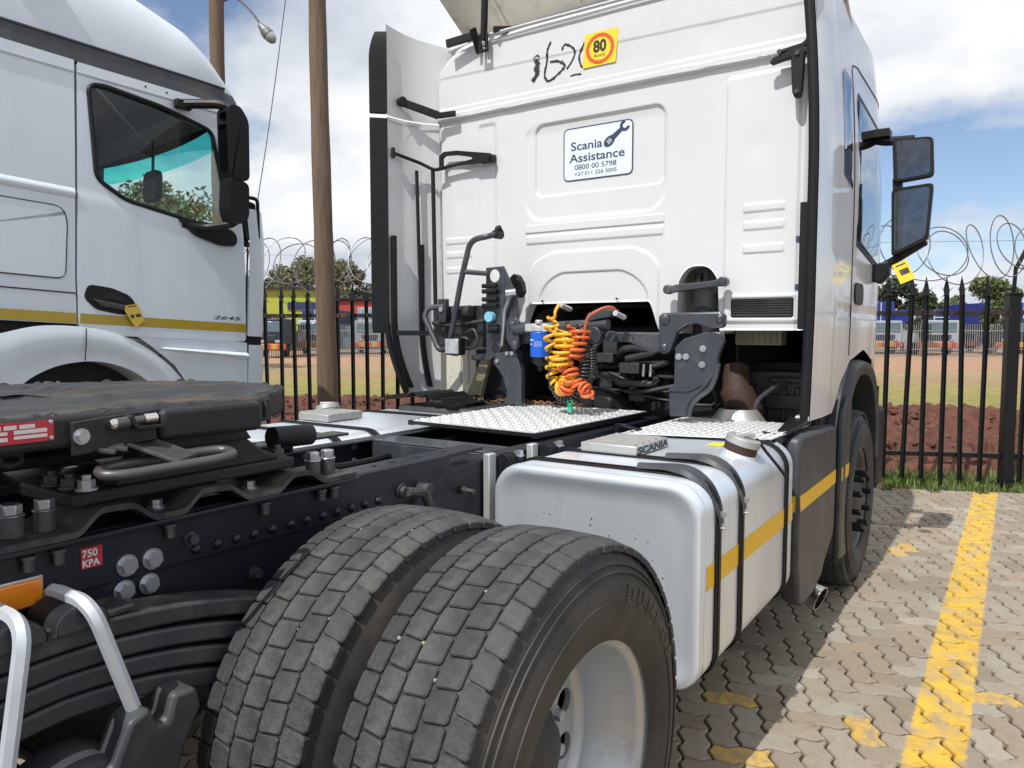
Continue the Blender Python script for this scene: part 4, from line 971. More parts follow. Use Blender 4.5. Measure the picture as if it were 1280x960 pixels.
# ---- fuel tanks
def tank(side, y0, y1):
    X = lambda x: CX+side*(x-CX)
    x0, x1, z0, z1 = -1.505, -.752, .405, 1.052
    sec = rrect(x0, x1, z0, z1, .10, 8); n_ = len(sec)
    cxx, czz = (x0+x1)/2, (z0+z1)/2
    def ring(y, ins):
        return [(X(cxx+(p[0]-cxx)*(1-ins/((x1-x0)/2))), y, czz+(p[1]-czz)*(1-ins/((z1-z0)/2))) for p in sec]
    m = MB(); rings = [ring(y0+.020,.085), ring(y0+.014,.045), ring(y0+.002,.028), ring(y0,.016), ring(y0+.006,.004), ring(y0+.02,0), ring(y1-.02,0), ring(y1,.012)]
    for r in rings: m.v += r
    for k in range(len(rings)-1): m.f += [(k*n_+i, k*n_+(i+1) % n_, (k+1)*n_+(i+1) % n_, (k+1)*n_+i) for i in range(n_)]
    m.f += [tuple(range(n_)), tuple(range((len(rings)-1)*n_, len(rings)*n_))]
    tk = m.obj('fuel_tank', M['alu'], truck, angle=40)
    def band(name, yc, w, th, mt, keep=None, zlim=None):
        mm = MB(); so = rrect(x0-th, x1+th, z0-th, z1+th, .10+th, 8); si = rrect(x0-.001, x1+.001, z0-.001, z1+.001, .10, 8); k_ = len(so)
        idx = [i for i in range(k_) if (keep is None or keep(so[i]))]
        for i in range(k_):
            j = (i+1) % k_
            if keep and not (i in idx and j in idx): continue
            a, b_, c, d = so[i], so[j], si[j], si[i]; o = len(mm.v)
            mm.v += [(X(p[0]), yy, p[1]) for yy in (yc-w/2, yc+w/2) for p in (a, b_, c, d)]
            mm.f += [(o,o+1,o+5,o+4),(o+1,o+2,o+6,o+5),(o+3,o,o+4,o+7),(o+2,o+3,o+7,o+6),(o,o+3,o+2,o+1),(o+4,o+5,o+6,o+7)]
        return mm.obj(name, mt, tk, angle=50)
    for yc in (2.275, 2.515, 3.115):
        st = band('tank_strap', yc, .046, .007, M['rubber']); band('strap_ridge', yc, .014, .0105, M['rubber'])
        if side > 0 and yc < 3:
            def cov(u, v):
                a = u*1.0; 
                return None
            mm = MB(); path = [(X(-1.02), 1.066), (X(-.90), 1.073), (X(-.835), 1.064), (X(-.775), 1.02), (X(-.742), .955), (X(-.737), .90)]
            wd = [.034, .082, .092, .086, .064, .040]
            pp = rounded([(p[0],0,p[1]) for p in path], .05, 5); N_ = len(pp)
            for i, p in enumerate(pp):
                t = i/(N_-1)*5; k = min(4, int(t)); w = wd[k]+(wd[k+1]-wd[k])*(t-k)
                mm.v += [(p.x, yc-w/2, p.z-.004), (p.x, yc-w/2+.008, p.z+.012), (p.x, yc+w/2-.008, p.z+.012), (p.x, yc+w/2, p.z-.004)]
            for i in range(N_-1): mm.f += [(i*4+k, i*4+k+1, i*4+k+5, i*4+k+4) for k in range(3)]
            mm.obj('strap_cover', M['plastic'], tk, angle=50)
            mm = MB(); mm.box((X(-.742), yc-.008, .935), (X(-.728), yc+.014, .952)); mm.cyl((X(-.752),yc,.90),(X(-.726),yc,.90),.006,8); mm.obj('strap_catch', M['zinc'], tk)
    for yy_ in (y0+.040, y1-.035): band('weld_seam', yy_, .007, .0022, M['alu'])
    if side > 0:
        for a, b_ in ((2.180,2.248), (2.295,2.495), (2.535,3.095), (3.135,y1-.01)):
            mm = MB(); mm.box((X(-.752)+.0008, a, .722), (X(-.752)+.0020, b_, .796)); mm.obj('reflective_tape', M['yellow'], tk, label='yellow reflective tape strip')
    else: pass
    # filler neck and cap
    nb = Vector((X(-.862), 2.80, 1.012)); d = Vector((side*.30, .05, 1)).normalized()
    mm = MB(); mm.cyl(nb, nb+d*.05, .076, 28, .062); mm.obj('filler_neck', M['alu'], tk)
    mm = MB(); mm.cyl(nb+d*.045, nb+d*.08, .061, 28); mm.obj('filler_collar', M['brown'] if side > 0 else M['stepalu'], tk)
    mm = MB(); mm.cyl(nb+d*.08, nb+d*.108, .066, 28, .062); mm.bar(nb+d*.116+Vector((-.03,-.02,0)), nb+d*.116+Vector((.03,.02,0)), .022, .014); cp_ = mm.obj('filler_cap', M['stepalu'], tk, bevel=.003)
    mm = MB(); mm.tube(rounded([nb+d*.10+Vector((.04,.03,0)), nb+Vector((.09*side,.07,.05)), nb+Vector((.14*side,.10,-.02)), nb+Vector((.15*side,.15,-.06))], .03), .006, 6); mm.obj('cap_chain', M['rubber'], cp_)
    # cast step on top
    if side > 0: sx0, sx1, sy0, sy1 = -1.36, -1.13, 2.50, 2.80
    else: sx0, sx1, sy0, sy1 = X(-1.06), X(-.84)-.0, 2.60, 2.84
    mm = MB(); mm.box((sx0, sy0, 1.056), (sx1, sy1, 1.092)); stp = mm.obj('tank_step', M['stepalu'], tk, bevel=.004)
    for k in range(5):
        mm = MB(); yy = sy0+.02+k*(sy1-sy0-.04)/4.3; mm.box((sx0+.015, yy, 1.092), (sx1-.015, yy+.02, 1.096)); mm.obj('step_ridge', M['stepalu'], stp)
    if side > 0: text_on('lettering', 'SCANIA', .036, (sx1+.0012, sy0+.015, 1.061), (0,1,0), (0,0,1), M['blackink'], stp, bold=.0012, sx=2.2)
    return tk
tkR = tank(1, 2.13, 3.24); tkR['label'] = 'silver aluminium fuel tank with black straps beside the rear wheel'
tkL = tank(-1, 2.05, 3.30); tkL['label'] = 'silver fuel tank on the far side of the chassis'
# specks of dried mud on the rear face of the near tank
m = MB(); rr = random.Random(21)
cl = [(rr.uniform(-1.4,-.85), rr.uniform(.55,1.0)) for _ in range(9)]
for i in range(150):
    q_ = cl[rr.randrange(9)]; x = q_[0]+rr.gauss(0,.07); z = q_[1]+rr.gauss(0,.06); r = .0007+.0019*rr.random()**4
    if not (-1.42 < x < -.84 and .49 < z < .97): continue
    m.cyl((x, 2.1505, z), (x, 2.1485, z), r*1.3, 7)
q = m.obj('mud_specks', M['chassis_dusty'], tkR); q['kind'] = 'stuff'
m = MB(); m.box((-1.02, 2.93, 1.0535), (-.96, 3.02, 1.0545)); m.obj('warning_label', M['tagyellow'], tkR)
# tank brackets on the rail
for y in (2.17, 2.455):
    m = MB(); m.box((-1.562, y-.022, .72), (-1.535, y+.022, 1.075)); br = m.obj('tank_bracket', M['palealloy'], truck, bevel=.003)
    m = MB(); m.cyl((-1.515, y+.03, 1.035), (-1.515, y+.10, 1.035), .035, 18); m.cyl((-1.515, y+.045, 1.035), (-1.515, y+.055, 1.035), .038, 18); m.cyl((-1.515, y+.075, 1.035), (-1.515, y+.083, 1.035), .038, 18); m.obj('rubber_pad', M['rubber'], br)
    m = MB(); m.hexbolt((-1.50, y+.10, 1.06), (0,1,0), .012, .03); m.hexbolt((-1.47, y+.08, 1.062), (0,0,1), .012, .02); m.obj('bracket_bolt', M['zinc'], br)

# ---- tread plates over the chassis and behind the tank
def tread_plate(name, corners, z, nx, ny, lab, edge=.03):
    m = MB(); c = [Vector((*p, z)) for p in corners]
    m.add(c+[p-Vector((0,0,.004)) for p in c], [(0,1,2,3),(7,6,5,4)]+[(i,i+4,(i+1) % 4+4,(i+1) % 4) for i in range(4)])
    pl = m.obj(name, M['plate'], truck, label=lab)
    b = MB()
    for i in range(nx):
        for j in range(ny):
            u, v = (i+.5)/nx, (j+.5+(.25 if i % 2 else -.25))/ny
            if not .01 < v < .985: continue
            p = c[0].lerp(c[1], u).lerp(c[3].lerp(c[2], u), v)
            a = radians(45 if (i+j) % 2 else -45); d = Vector((cos(a), sin(a), 0))*.0165; w = Vector((-sin(a), cos(a), 0))*.0062
            b.add([p-d, p-d*.55+w, p+d*.55+w, p+d, p+d*.55-w, p-d*.55-w, p-d*.45+w*.3+Vector((0,0,.0045)), p+d*.45+w*.3+Vector((0,0,.0045)), p+d*.45-w*.3+Vector((0,0,.0045)), p-d*.45-w*.3+Vector((0,0,.0045))],
                  [(0,1,6),(1,2,7,6),(2,3,7),(3,4,8),(4,5,9,8),(5,0,9),(3,8,7),(0,6,9),(6,7,8,9)])
    b.obj('raised_pattern', M['plate'], pl)['kind'] = 'stuff'
    s = MB(); s.add(c+[p-Vector((0,0,edge)) for p in c], [(i,i+4,(i+1) % 4+4,(i+1) % 4) for i in range(4)]); 
    return pl
pl = tread_plate('catwalk_plate', [(-2.36,2.68),(-1.64,2.62),(-1.60,3.66),(-2.36,3.66)], 1.092, 20, 24, 'bright aluminium tread plate across the chassis')
m = MB()
for y0, y1 in ((2.66, 3.6),):
    m.bar((-1.645, 2.62, 1.078), (-1.605, 3.64, 1.078), .03, .022); m.bar((-2.375, 2.68, 1.078), (-2.375, 3.64, 1.078), .03, .022); m.bar((-2.36, 2.685, 1.08), (-1.64, 2.628, 1.08), .01, .018)
m.obj('plate_frame', M['rubber'], pl)
pl2 = tread_plate('step_plate', [(-1.42,2.98),(-.82,3.14),(-.80,3.74),(-1.42,3.74)], 1.068, 17, 19, 'worn aluminium tread plate behind the cab on the right')
for a_, b_ in (((-1.40,3.02,1.03),(-1.36,3.72,1.06)), ((-.86,3.2,1.03),(-.82,3.72,1.06))):
    m = MB(); m.box(a_, b_); m.obj('plate_frame', M['chassis'], pl2)
m = MB(); m.tube(rounded([(-1.46,3.02,1.055),(-1.46,3.0,1.10),(-1.40,2.98,1.10),(-1.38,3.1,1.07)], .03), .008, 7); m.obj('earth_cable', M['rubber'], truck)
# rusty chain lying on the far edge of the plate
ch = MB(); pth = smoothpath([(-2.72,3.50,1.092),(-2.60,3.58,1.094),(-2.42,3.60,1.112),(-2.2,3.60,1.108),(-2.02,3.62,1.11),(-1.93,3.58,1.108)], 9)
Ls = 0; k = 0; last = pth[0]
for i in range(1, len(pth)):
    if (pth[i]-last).length < .021: continue
    c = (pth[i]+last)/2; d = (pth[i]-last).normalized(); up_ = Vector((0,0,1)) if k % 2 else Vector((-d.y, d.x, 0)); sd = up_
    ch.tube([c+d*.017*cos(t)+sd*.0095*sin(t) for t in [2*pi*q/12 for q in range(12)]], .0036, 5, closed=True); last = pth[i]; k += 1
for i in range(14):
    c = Vector((-2.62+.02*random.gauss(0,1), 3.55+.02*random.gauss(0,1), 1.10+.012*random.random())); e = Euler((random.random()*6, random.random()*6, random.random()*6)).to_matrix()
    ch.tube([c+e @ Vector((.017*cos(t), .0095*sin(t), 0)) for t in [2*pi*q/12 for q in range(12)]], .0036, 5, closed=True)
tag(ch.obj('rusty_chain', M['rust']), 'rusty chain lying along the far edge of the tread plate', 'chain')
m = MB(); m.box((-2.98,3.25,1.03),(-2.40,3.72,1.085)); m.obj('battery_cover', M['plastic'], truck, bevel=.02)
m = MB(); m.grid(lambda u, v: (-3.15+u*.62, 3.22+v*.35, 1.10+.05*sin(pi*u)+.012*sin(u*40)), 30, 4); m.obj('rubber_flap', M['rubber'], truck)
# ================================================================== CAB OF THE MAIN TRUCK
def sstep(a, b, x):
    t = max(0, min(1, (x-a)/(b-a))); return t*t*(3-2*t)
def sdrr(x, z, x0, x1, z0, z1, r):
    cx, cz = (x0+x1)/2, (z0+z1)/2; qx, qz = abs(x-cx)-(x1-x0)/2+r, abs(z-cz)-(z1-z0)/2+r
    return min(max(qx, qz), 0)+sqrt(max(qx,0)**2+max(qz,0)**2)-r
def rr_(x, z, x0, x1, z0, z1, r, w=.0075): return 1-sstep(-w, w*.2, sdrr(x, z, x0, x1, z0, z1, r))
XL, XR, YC = -3.045, -.822, 3.72
def ztop(x):
    d = min(x-XL, XR-x); r = .30
    if d < r: return 3.235-r*.72+ .72*sqrt(max(0, r*r-(r-d)**2))
    return 3.235+.012*sstep(0, .5, d-r)
def zbot(x):
    z = 1.515 if x > -1.5 else 1.47
    o = sstep(-2.45, -2.34, x)*(1-sstep(-1.62, -1.53, x)); z = max(z, z+(1.668-z)*o)
    nt = sstep(-1.468, -1.452, x)*(1-sstep(-1.252, -1.236, x))
    if nt > 0:
        t = abs((x+1.352)/.105); z = max(z, 1.515+nt*(.325-.085*min(1, t)**3))
    return z
cols = sorted(set([round(XL+i*.0052, 4) for i in range(430)]+[-1.469,-1.464,-1.460,-1.456,-1.452,-1.2515,-1.247,-1.243,-1.239,-1.235]+[XL+.002, XL+.005, XR-.002, XR]))
cols = [c for c in cols if XL <= c <= XR]
NZ = 340
def nstep(a, b, x):
    t = np.clip((x-a)/(b-a), 0, 1); return t*t*(3-2*t)
def nrr(x, z, x0, x1, z0, z1, r, w=.0060):
    cx, cz = (x0+x1)/2, (z0+z1)/2; qx, qz = np.abs(x-cx)-(x1-x0)/2+r, np.abs(z-cz)-(z1-z0)/2+r
    sd = np.minimum(np.maximum(qx, qz), 0)+np.sqrt(np.maximum(qx,0)**2+np.maximum(qz,0)**2)-r
    return 1-nstep(-w, w*.2, sd)
zb_ = np.array([zbot(x) for x in cols]); zt_ = np.array([ztop(x) for x in cols]); xa_ = np.array(cols)
NL = 100; ZM = 1.95
ZZ = np.concatenate([zb_[:,None]+(ZM-zb_)[:,None]*np.linspace(0,1,NL+1)[None,:-1], ZM+(zt_-ZM)[:,None]*np.linspace(0,1,NZ-NL+1)[None,:]], 1); XX = np.repeat(xa_[:,None], NZ+1, 1)
def nproud(x, z, e, zb):
    p = .026*nstep(2.798, 2.806, z) - .010*nstep(2.835, 2.840, z) - .007*nstep(2.868, 2.874, z) + .004*nstep(3.03, 3.042, z+.02*(x+1.9)) + .010*nstep(3.19, 3.200, z)
    p = p - .007*nrr(x, z, -2.405, -1.525, 2.135, 2.725, .13, .024)*(1-nstep(2.62, 2.70, z))
    p = p - .011*nrr(x, z, -2.335, -1.545, 2.275, 2.682, .055)
    p = p + .007*nrr(x, z, -2.395, -1.54, 2.075, 2.122, .006, .005)
    p = p + .007*nrr(x, z, -2.39, -1.545, 2.012, 2.060, .006, .005)
    p = p + .010*nrr(x, z, -2.37, -1.56, 1.40, 1.965-.06*nstep(.22, .42, np.abs(x+1.965)), .08, .014)
    p = p - .009*nrr(x, z, -2.30, -1.62, 1.40, 1.845-.06*nstep(.16, .34, np.abs(x+1.965)), .10, .014)
    for z0 in (2.048, 1.963, 1.868): p = p + .005*nrr(x, z, -2.985, -2.78, z0, z0+.040, .004, .005)
    for z0 in (2.085, 2.000, 1.888): p = p + .006*nrr(x, z, -1.128, -.932, z0, z0+.042, .004, .005)
    p = p + .010*nrr(x, z, -1.225, -.868, 1.40, 2.745, .03, .014)
    p = p - .008*nrr(x, z, -2.74, -2.60, 1.40, 2.745, .03, .020)
    p = p + .012*nrr(x, z, -1.213, -.852, 1.553, 1.692, .022, .008) - .010*nrr(x, z, -1.185, -.876, 1.572, 1.674, .012, .005)
    p = p - .022*(1-nstep(0, .035, e)) + .006*(1-nstep(0, .010, z-zb))
    # oil-canning and small dents of thin sheet
    p = p + .0011*np.sin(x*5.1+1.3*z)*np.sin(z*4.3+.7) + .0007*np.sin(x*11.3-z*7.1)
    for dx_, dz_, r_, a_ in ((-1.05,2.40,.06,.0035), (-2.86,2.30,.05,.003), (-1.30,2.98,.07,.004), (-2.55,2.60,.05,.0025)):
        p = p - a_*np.exp(-((x-dx_)**2+(z-dz_)**2)/r_**2)
    return p
def proud(x, z):
    return float(nproud(np.array([x]), np.array([z]), np.array([min(x-XL, XR-x, ztop(x)-z)]), np.array([zbot(x)]))[0])
EE = np.minimum(np.minimum(XX-XL, XR-XX), zt_[:,None]-ZZ)
PP = nproud(XX, ZZ, EE, np.repeat(zb_[:,None], NZ+1, 1))
m = MB(); m.v = [tuple(q) for q in np.stack([XX.ravel(), (YC-PP).ravel(), ZZ.ravel()], 1).tolist()]
for i in range(len(cols)-1): m.f += [(i*(NZ+1)+j, i*(NZ+1)+j+1, (i+1)*(NZ+1)+j+1, (i+1)*(NZ+1)+j) for j in range(NZ)]
cab = m.obj('cab', M['cab'], truck, angle=50, label='white pressed steel cab back wall')
# make the wall a real sheet: folded edge going forward
m = MB(); edge = [(x, zbot(x)) for x in cols]+[(x, ztop(x)) for x in reversed(cols)]
n_ = len(edge)
m.v = [(x, YC-proud(x, z)+.0005, z) for x, z in edge]+[(x, YC+.055, z) for x, z in edge]
m.f = [(i, (i+1) % n_, n_+(i+1) % n_, n_+i) for i in range(n_)]
m.obj('wall_fold', M['cab'], cab, angle=50)
# notch lining, tunnel, floor pan
m = MB(); m.box((-1.475, 3.76, 1.50), (-1.46, 3.98, 1.85)); m.box((-1.243, 3.76, 1.50), (-1.228, 3.98, 1.85)); m.box((-1.475, 3.96, 1.50), (-1.228, 3.98, 1.85)); m.box((-1.475, 3.75, 1.842), (-1.228, 3.98, 1.856)); m.obj('notch_lining', M['cream'], cab)
m = MB(); m.box((-3.04, 3.80, 1.52), (-2.45, 5.85, 1.60)); m.box((-1.228, 3.80, 1.53), (-.83, 5.85, 1.60)); m.box((-2.46, 3.80, 1.67), (-1.50, 5.85, 1.72)); m.box((-2.47, 3.80, 1.30), (-2.45, 5.85, 1.70)); m.box((-1.235, 3.985, 1.2), (-1.225, 5.85, 1.60))
m.obj('floor_pan', M['black'], cab)
m = MB(); m.grid(lambda u, v: (-2.4+u*.9, 3.80+v*1.0, 1.655-.10*(2*u-1)**8), 24, 6); m.obj('tunnel_insulation', M['steel'], cab)
m = MB()
def pad(u, v): return (-1.20+u*.30, 3.80+v*.02, 1.38+.15*v*0+ .14*v) 
m.box((-1.215, 3.90, 1.44), (-.98, 4.0, 1.545))
for k in range(7): m.box((-1.20+k*.031, 3.892, 1.445), (-1.185+k*.031, 3.902, 1.54))
m.obj('insulation_pad', M['beige'], cab, bevel=.01)
# roof and far side, right side skin with the door, front
def xs_(y, z): return -.752-.062*max(0, (z-2.2))**2-.30*max(0, y-5.25)**2-.02*max(0, 1.6-z)
def zlow(y): 
    pts = [(4.05,1.105),(4.29,1.27),(4.5,1.355),(4.9,1.40),(5.25,1.33),(5.5,1.12),(5.62,.95),(6.0,.9)]
    for (a, b_), (c, d) in zip(pts, pts[1:]):
        if y <= c: return b_+(d-b_)*sstep(a, c, y)*.5+(d-b_)*.5*(y-a)/(c-a)
    return .9
YS = [4.052+i*.024 for i in range(79)]
m = MB(); ns = 60
def skin(u, v):
    y = 4.052+u*1.9; zb = zlow(y); z = zb+v*(3.24-zb); x = xs_(y, z)
    x += .010*(1-sstep(0, .03, abs(z-1.62)))*-1*(1 if y < 5.6 else 0)          # waist line crease
    return (x, y, z)
m.grid(skin, 110, 90); sk = m.obj('cab_side', M['side'], cab, angle=60)
m = MB(); m.grid(lambda u, v: (2*CX-xs_(4.0+u*1.9, 1.3+v*1.95), 4.0+u*1.9, 1.3+v*1.95), 30, 30); m.obj('cab_side', M['side'], cab, angle=60)
m = MB(); m.grid(lambda u, v: (-3.0+u*2.09, 3.75+v*2.15, 3.235+.07*sin(pi*u)-.35*max(0, v-.6)**2), 20, 20); m.obj('roof', M['side'], cab, angle=60)
m = MB(); m.grid(lambda u, v: (-2.98+u*2.05, 5.93-.12*(v)-.15*(2*u-1)**2, .9+v*2.3), 16, 16); m.obj('front_panel', M['side'], cab, angle=60)
# door shut lines, windows, handle on the right side
def side_strip(name, pts, off, w, mt, par, closed=False):
    mm = MB(); mm.tube([(xs_(y, z)+off, y, z) for y, z in pts], w, 6, closed); return mm.obj(name, mt, par, angle=80)
side_strip('door_gap', [(4.42,1.36+.02)]+[(4.42, 1.4+.1*k) for k in range(16)]+[(4.45,2.93),(4.6,2.96)]+[(4.6+.1*k, 2.96) for k in range(10)], .0005, .004, M['black'], sk)
def side_pane(name, outline, off, mt, par):
    mm = MB(); c = (sum(p[0] for p in outline)/len(outline), sum(p[1] for p in outline)/len(outline)); K = 6; n_ = len(outline)
    for k in range(K+1):
        for p in outline:
            y, z = c[0]+(p[0]-c[0])*k/K, c[1]+(p[1]-c[1])*k/K; mm.v.append((xs_(y, z)+off, y, z))
    for k in range(K): mm.f += [(k*n_+i, k*n_+(i+1) % n_, (k+1)*n_+(i+1) % n_, (k+1)*n_+i) for i in range(n_)]
    return mm.obj(name, mt, par, angle=80)
win = [(4.56,2.02),(4.56,2.72),(4.60,2.78),(5.25,2.74),(5.45,2.40),(5.50,1.95),(5.3,1.93)]
side_pane('window_seal', [(4.53,1.98),(4.53,2.75),(4.58,2.82),(5.29,2.78),(5.50,2.42),(5.55,1.92),(5.3,1.89)], .0025, M['rubber'], sk)
dw = side_pane('door_window', win, .006, M['glassdark'], sk)
side_pane('quarter_window', [(4.13,2.30),(4.13,2.80),(4.17,2.84),(4.34,2.83),(4.36,2.78),(4.36,2.26)], .005, M['glassdark'], sk)
m = MB(); m.prism(rrect(4.50, 4.76, 1.66, 1.78, .05), 'x', -.75, -.742); dh = m.obj('door_handle', M['rubber'], sk, bevel=.003)
# side deflectors: plate, rubber lip
def dr(u, v):
    y = 3.605+u*.44; z = 1.10+v*2.16; return (xs_(4.1, z)+.002-.012*(1-u)**2+.004*sin(pi*u), y, z)
m = MB(); m.grid(dr, 14, 70); df = m.obj('side_deflector', M['side'], truck, angle=60, label='narrow white side deflector on the near cab corner')
m = MB(); m.box((-.835, 3.60, 1.10), (-.775, 3.72, 1.12)); m.grid(lambda u, v: (-.79+0*u, 3.61+u*.14, 1.12+v*2.1), 2, 40); m.obj('inner_skin', M['cab'], df)
m = MB(); m.grid(lambda u, v: dr(u*.06-.06, v) if False else (xs_(4.1, 1.08+v*2.2)-.014-.042*u, 3.602-.010*sin(pi*u), 1.08+v*2.2), 6, 60)
m.grid(lambda u, v: (xs_(4.1, 1.08+v*2.2)-.014+.006*u, 3.602+.03*u, 1.08+v*2.2), 3, 60)
lip = m.obj('rubber_lip', M['rubber'], df, angle=60)
m = MB(); m.box((-.845, 3.63, 1.52), (-.812, 3.66, 2.10)); m.obj('lower_lip', M['rubber'], lip, bevel=.004)
for z in (1.70, 1.92): m = MB(); m.box((-.862, 3.64, z), (-.84, 3.70, z+.028)); m.obj('clip', M['navy'], lip)
m = MB(); m.prism([(-1.0,2.752),(-.99,2.742),(-.905,2.757),(-.895,2.60),(-.885,2.575),(-.86,2.575),(-.852,2.60),(-.845,2.765),(-.80,2.775),(-.80,2.795),(-.9,2.79),(-.985,2.772)], 'y', 3.635, 3.665)
m.prism([(-.97,2.80),(-.86,2.815),(-.80,2.86),(-.80,2.84),(-.85,2.79),(-.965,2.785)], 'y', 3.64, 3.67); hg = m.obj('deflector_hinge', M['rubber'], truck, bevel=.004)
for x, z in ((-.875,2.60), (-.875,2.77), (-.955,2.79)): m = MB(); m.cyl((x,3.635,z),(x,3.627,z),.011,10); m.obj('hinge_bolt', M['plastic'], hg)
# far deflector, swung out
DA, DB = Vector((-3.055, 3.745, 0)), Vector((-3.190, 3.415, 0)); DO = (DB-DA).normalized(); DN = Vector((-DO.y, DO.x, 0))   # DN points inward
if DN.x < 0: DN = -DN
def yedge(z): return 0 if z > 1.55 else -.12*((1.55-z)/.42)**1.6
def dl(u, z): 
    L = (DB-DA).length+yedge(z); q = DA+DO*(u*L); return Vector((q.x, q.y, z))-DN*.038*sin(pi*u)
m = MB(); m.grid(lambda u, v: dl(u, 1.13+v*1.665), 12, 60); dfl = m.obj('side_deflector', M['cab'], truck, angle=60, label='white side deflector swung out on the far cab corner with black lip')
m = MB(); m.grid(lambda u, v: dl(-.55+1.55*u, 2.805+v*(.53-.085*(1-u))), 16, 24); m.obj('upper_section', M['cab'], dfl, angle=60)
m = MB(); m.grid(lambda u, v: dl(.02+u*.96, 2.775+.018*v)+DN*.012, 8, 3); m.obj('joint_flange', M['cab'], dfl)
for z0, z1, nm in ((1.50, 2.785, 'rubber_lip'), (2.812, 3.29, 'rubber_lip')):
    m = MB(); K = 30
    for k in range(K+1):
        z = z0+(z1-z0)*k/K; e = dl(1, z); t = (z-3.12)/.17 if z > 3.12 else 0
        o1 = e+DN*.012; o2 = e+DO*(.10-.04*t*t)-DN*.03+DN*.0; o3 = e+DO*(.085-.04*t*t)-DN*.055; o4 = e-DN*.02
        m.v += [o1, o2, o3, o4]
    for k in range(K): m.f += [(k*4+i, k*4+(i+1) % 4, (k+1)*4+(i+1) % 4, (k+1)*4+i) for i in range(4)]
    m.f += [(0,1,2,3), (K*4,K*4+1,K*4+2,K*4+3)]; m.obj(nm, M['rubber'], dfl, bevel=.004)
m = MB(); m.tube([tuple(dl(1.04, 1.56-.43*k/12)) for k in range(13)], .018, 8); m.obj('lower_lip', M['rubber'], dfl)
def chan(t, z0, z1, w, off=.012):
    mm = MB(); K = 14
    for k in range(K+1):
        z = z0+(z1-z0)*k/K; c = dl(t+(.05*((1.45-z)/.3)**2 if z < 1.45 else 0)*-1.2, z)+DN*off; mm.v += [c-DO*w, c+DO*w, c+DO*w+DN*.025, c-DO*w+DN*.025]
    for k in range(K): mm.f += [(k*4+i, k*4+(i+1) % 4, (k+1)*4+(i+1) % 4, (k+1)*4+i) for i in range(4)]
    mm.f += [(0,1,2,3), (K*4,K*4+1,K*4+2,K*4+3)]
    return mm.obj('stiffener', M['rubber'], dfl, bevel=.003)
chan(.92, 1.16, 2.09, .017); chan(.36, 1.16, 2.05, .017)
m = MB(); m.tube([dl(.44, 2.50)+DN*.03, dl(.40, 1.85)+DN*.03], .011, 8); m.obj('stay_rod', M['rubber'], dfl); m = MB(); m.tube([(-3.035,3.655,2.50),(-3.02,3.655,1.60)], .013, 8); m.obj('stay_rod', M['rubber'], dfl)
m = MB(); m.bar(dl(.92, 1.50)+DN*.04, Vector((-2.90, 3.62, 1.50)), .03, .03); m.obj('cross_stay', M['rubber'], dfl)
m = MB(); a = dl(.9, 2.585)+DN*.02; m.tube(rounded([a, dl(.4, 2.545)+DN*.05, (-3.02,3.655,2.50), (-2.95,3.66,2.51)], .03), .011, 8); m.cyl(a-Vector((0,0,.03)), a+Vector((0,0,.03)), .012, 8); m.obj('swing_arm', M['rubber'], dfl)
o_ = [(-2.995,2.500),(-2.86,2.512),(-2.605,2.508),(-2.590,2.535),(-2.61,2.555),(-2.86,2.602),(-2.96,2.607),(-2.995,2.585)]; i_ = [(-2.97,2.520),(-2.86,2.528),(-2.75,2.536),(-2.74,2.54),(-2.75,2.551),(-2.86,2.576),(-2.945,2.582),(-2.97,2.57)]
m = MB(); n_ = 8
for y in (3.665, 3.685): m.v += [(x, y, z) for x, z in o_]+[(x, y, z) for x, z in i_]
for b0 in (0, 16): m.f += [(b0+i, b0+(i+1) % 8, b0+8+(i+1) % 8, b0+8+i) for i in range(8)]
m.f += [(i, (i+1) % 8, 16+(i+1) % 8, 16+i) for i in range(8)]+[(8+i, 8+(i+1) % 8, 24+(i+1) % 8, 24+i) for i in range(8)]
br = m.obj('arm_bracket', M['rubber'], truck, bevel=.002)
m = MB(); m.cyl((-2.615,3.665,2.53),(-2.615,3.655,2.53),.012,10); m.box((-2.70,3.685,2.51),(-2.60,3.715,2.55)); m.obj('bracket_foot', M['rubber'], br)
m = MB(); a = dl(.72, 2.90)+DN*.02; m.bar(a, (-2.985,3.655,2.825), .022, .046); m.bar((-2.99,3.655,2.825), (-2.865,3.665,2.822), .02, .034); m.cyl(a-DN*.01, a+DN*.03, .028, 14); ua = m.obj('upper_arm', M['rubber'], truck, bevel=.004)
m = MB(); m.bar((-2.90,3.63,3.225),(-2.70,3.66,3.245), .025, .045); m.bar((-2.70,3.69,3.15),(-2.70,3.62,3.27), .02, .05)
for x in (-2.67, -2.625): m.bar((x,3.655,3.135),(x,3.655,3.24), .014, .018)
m.box((-2.68,3.645,3.135),(-2.615,3.665,3.15)); m.bar((-2.645,3.655,3.20),(-2.60,3.62,3.72), .032, .03); m.bar((-2.58,3.66,3.25),(-2.45,3.8,3.27), .03, .03); m.obj('spoiler_strut', M['rubber'], truck, bevel=.003)
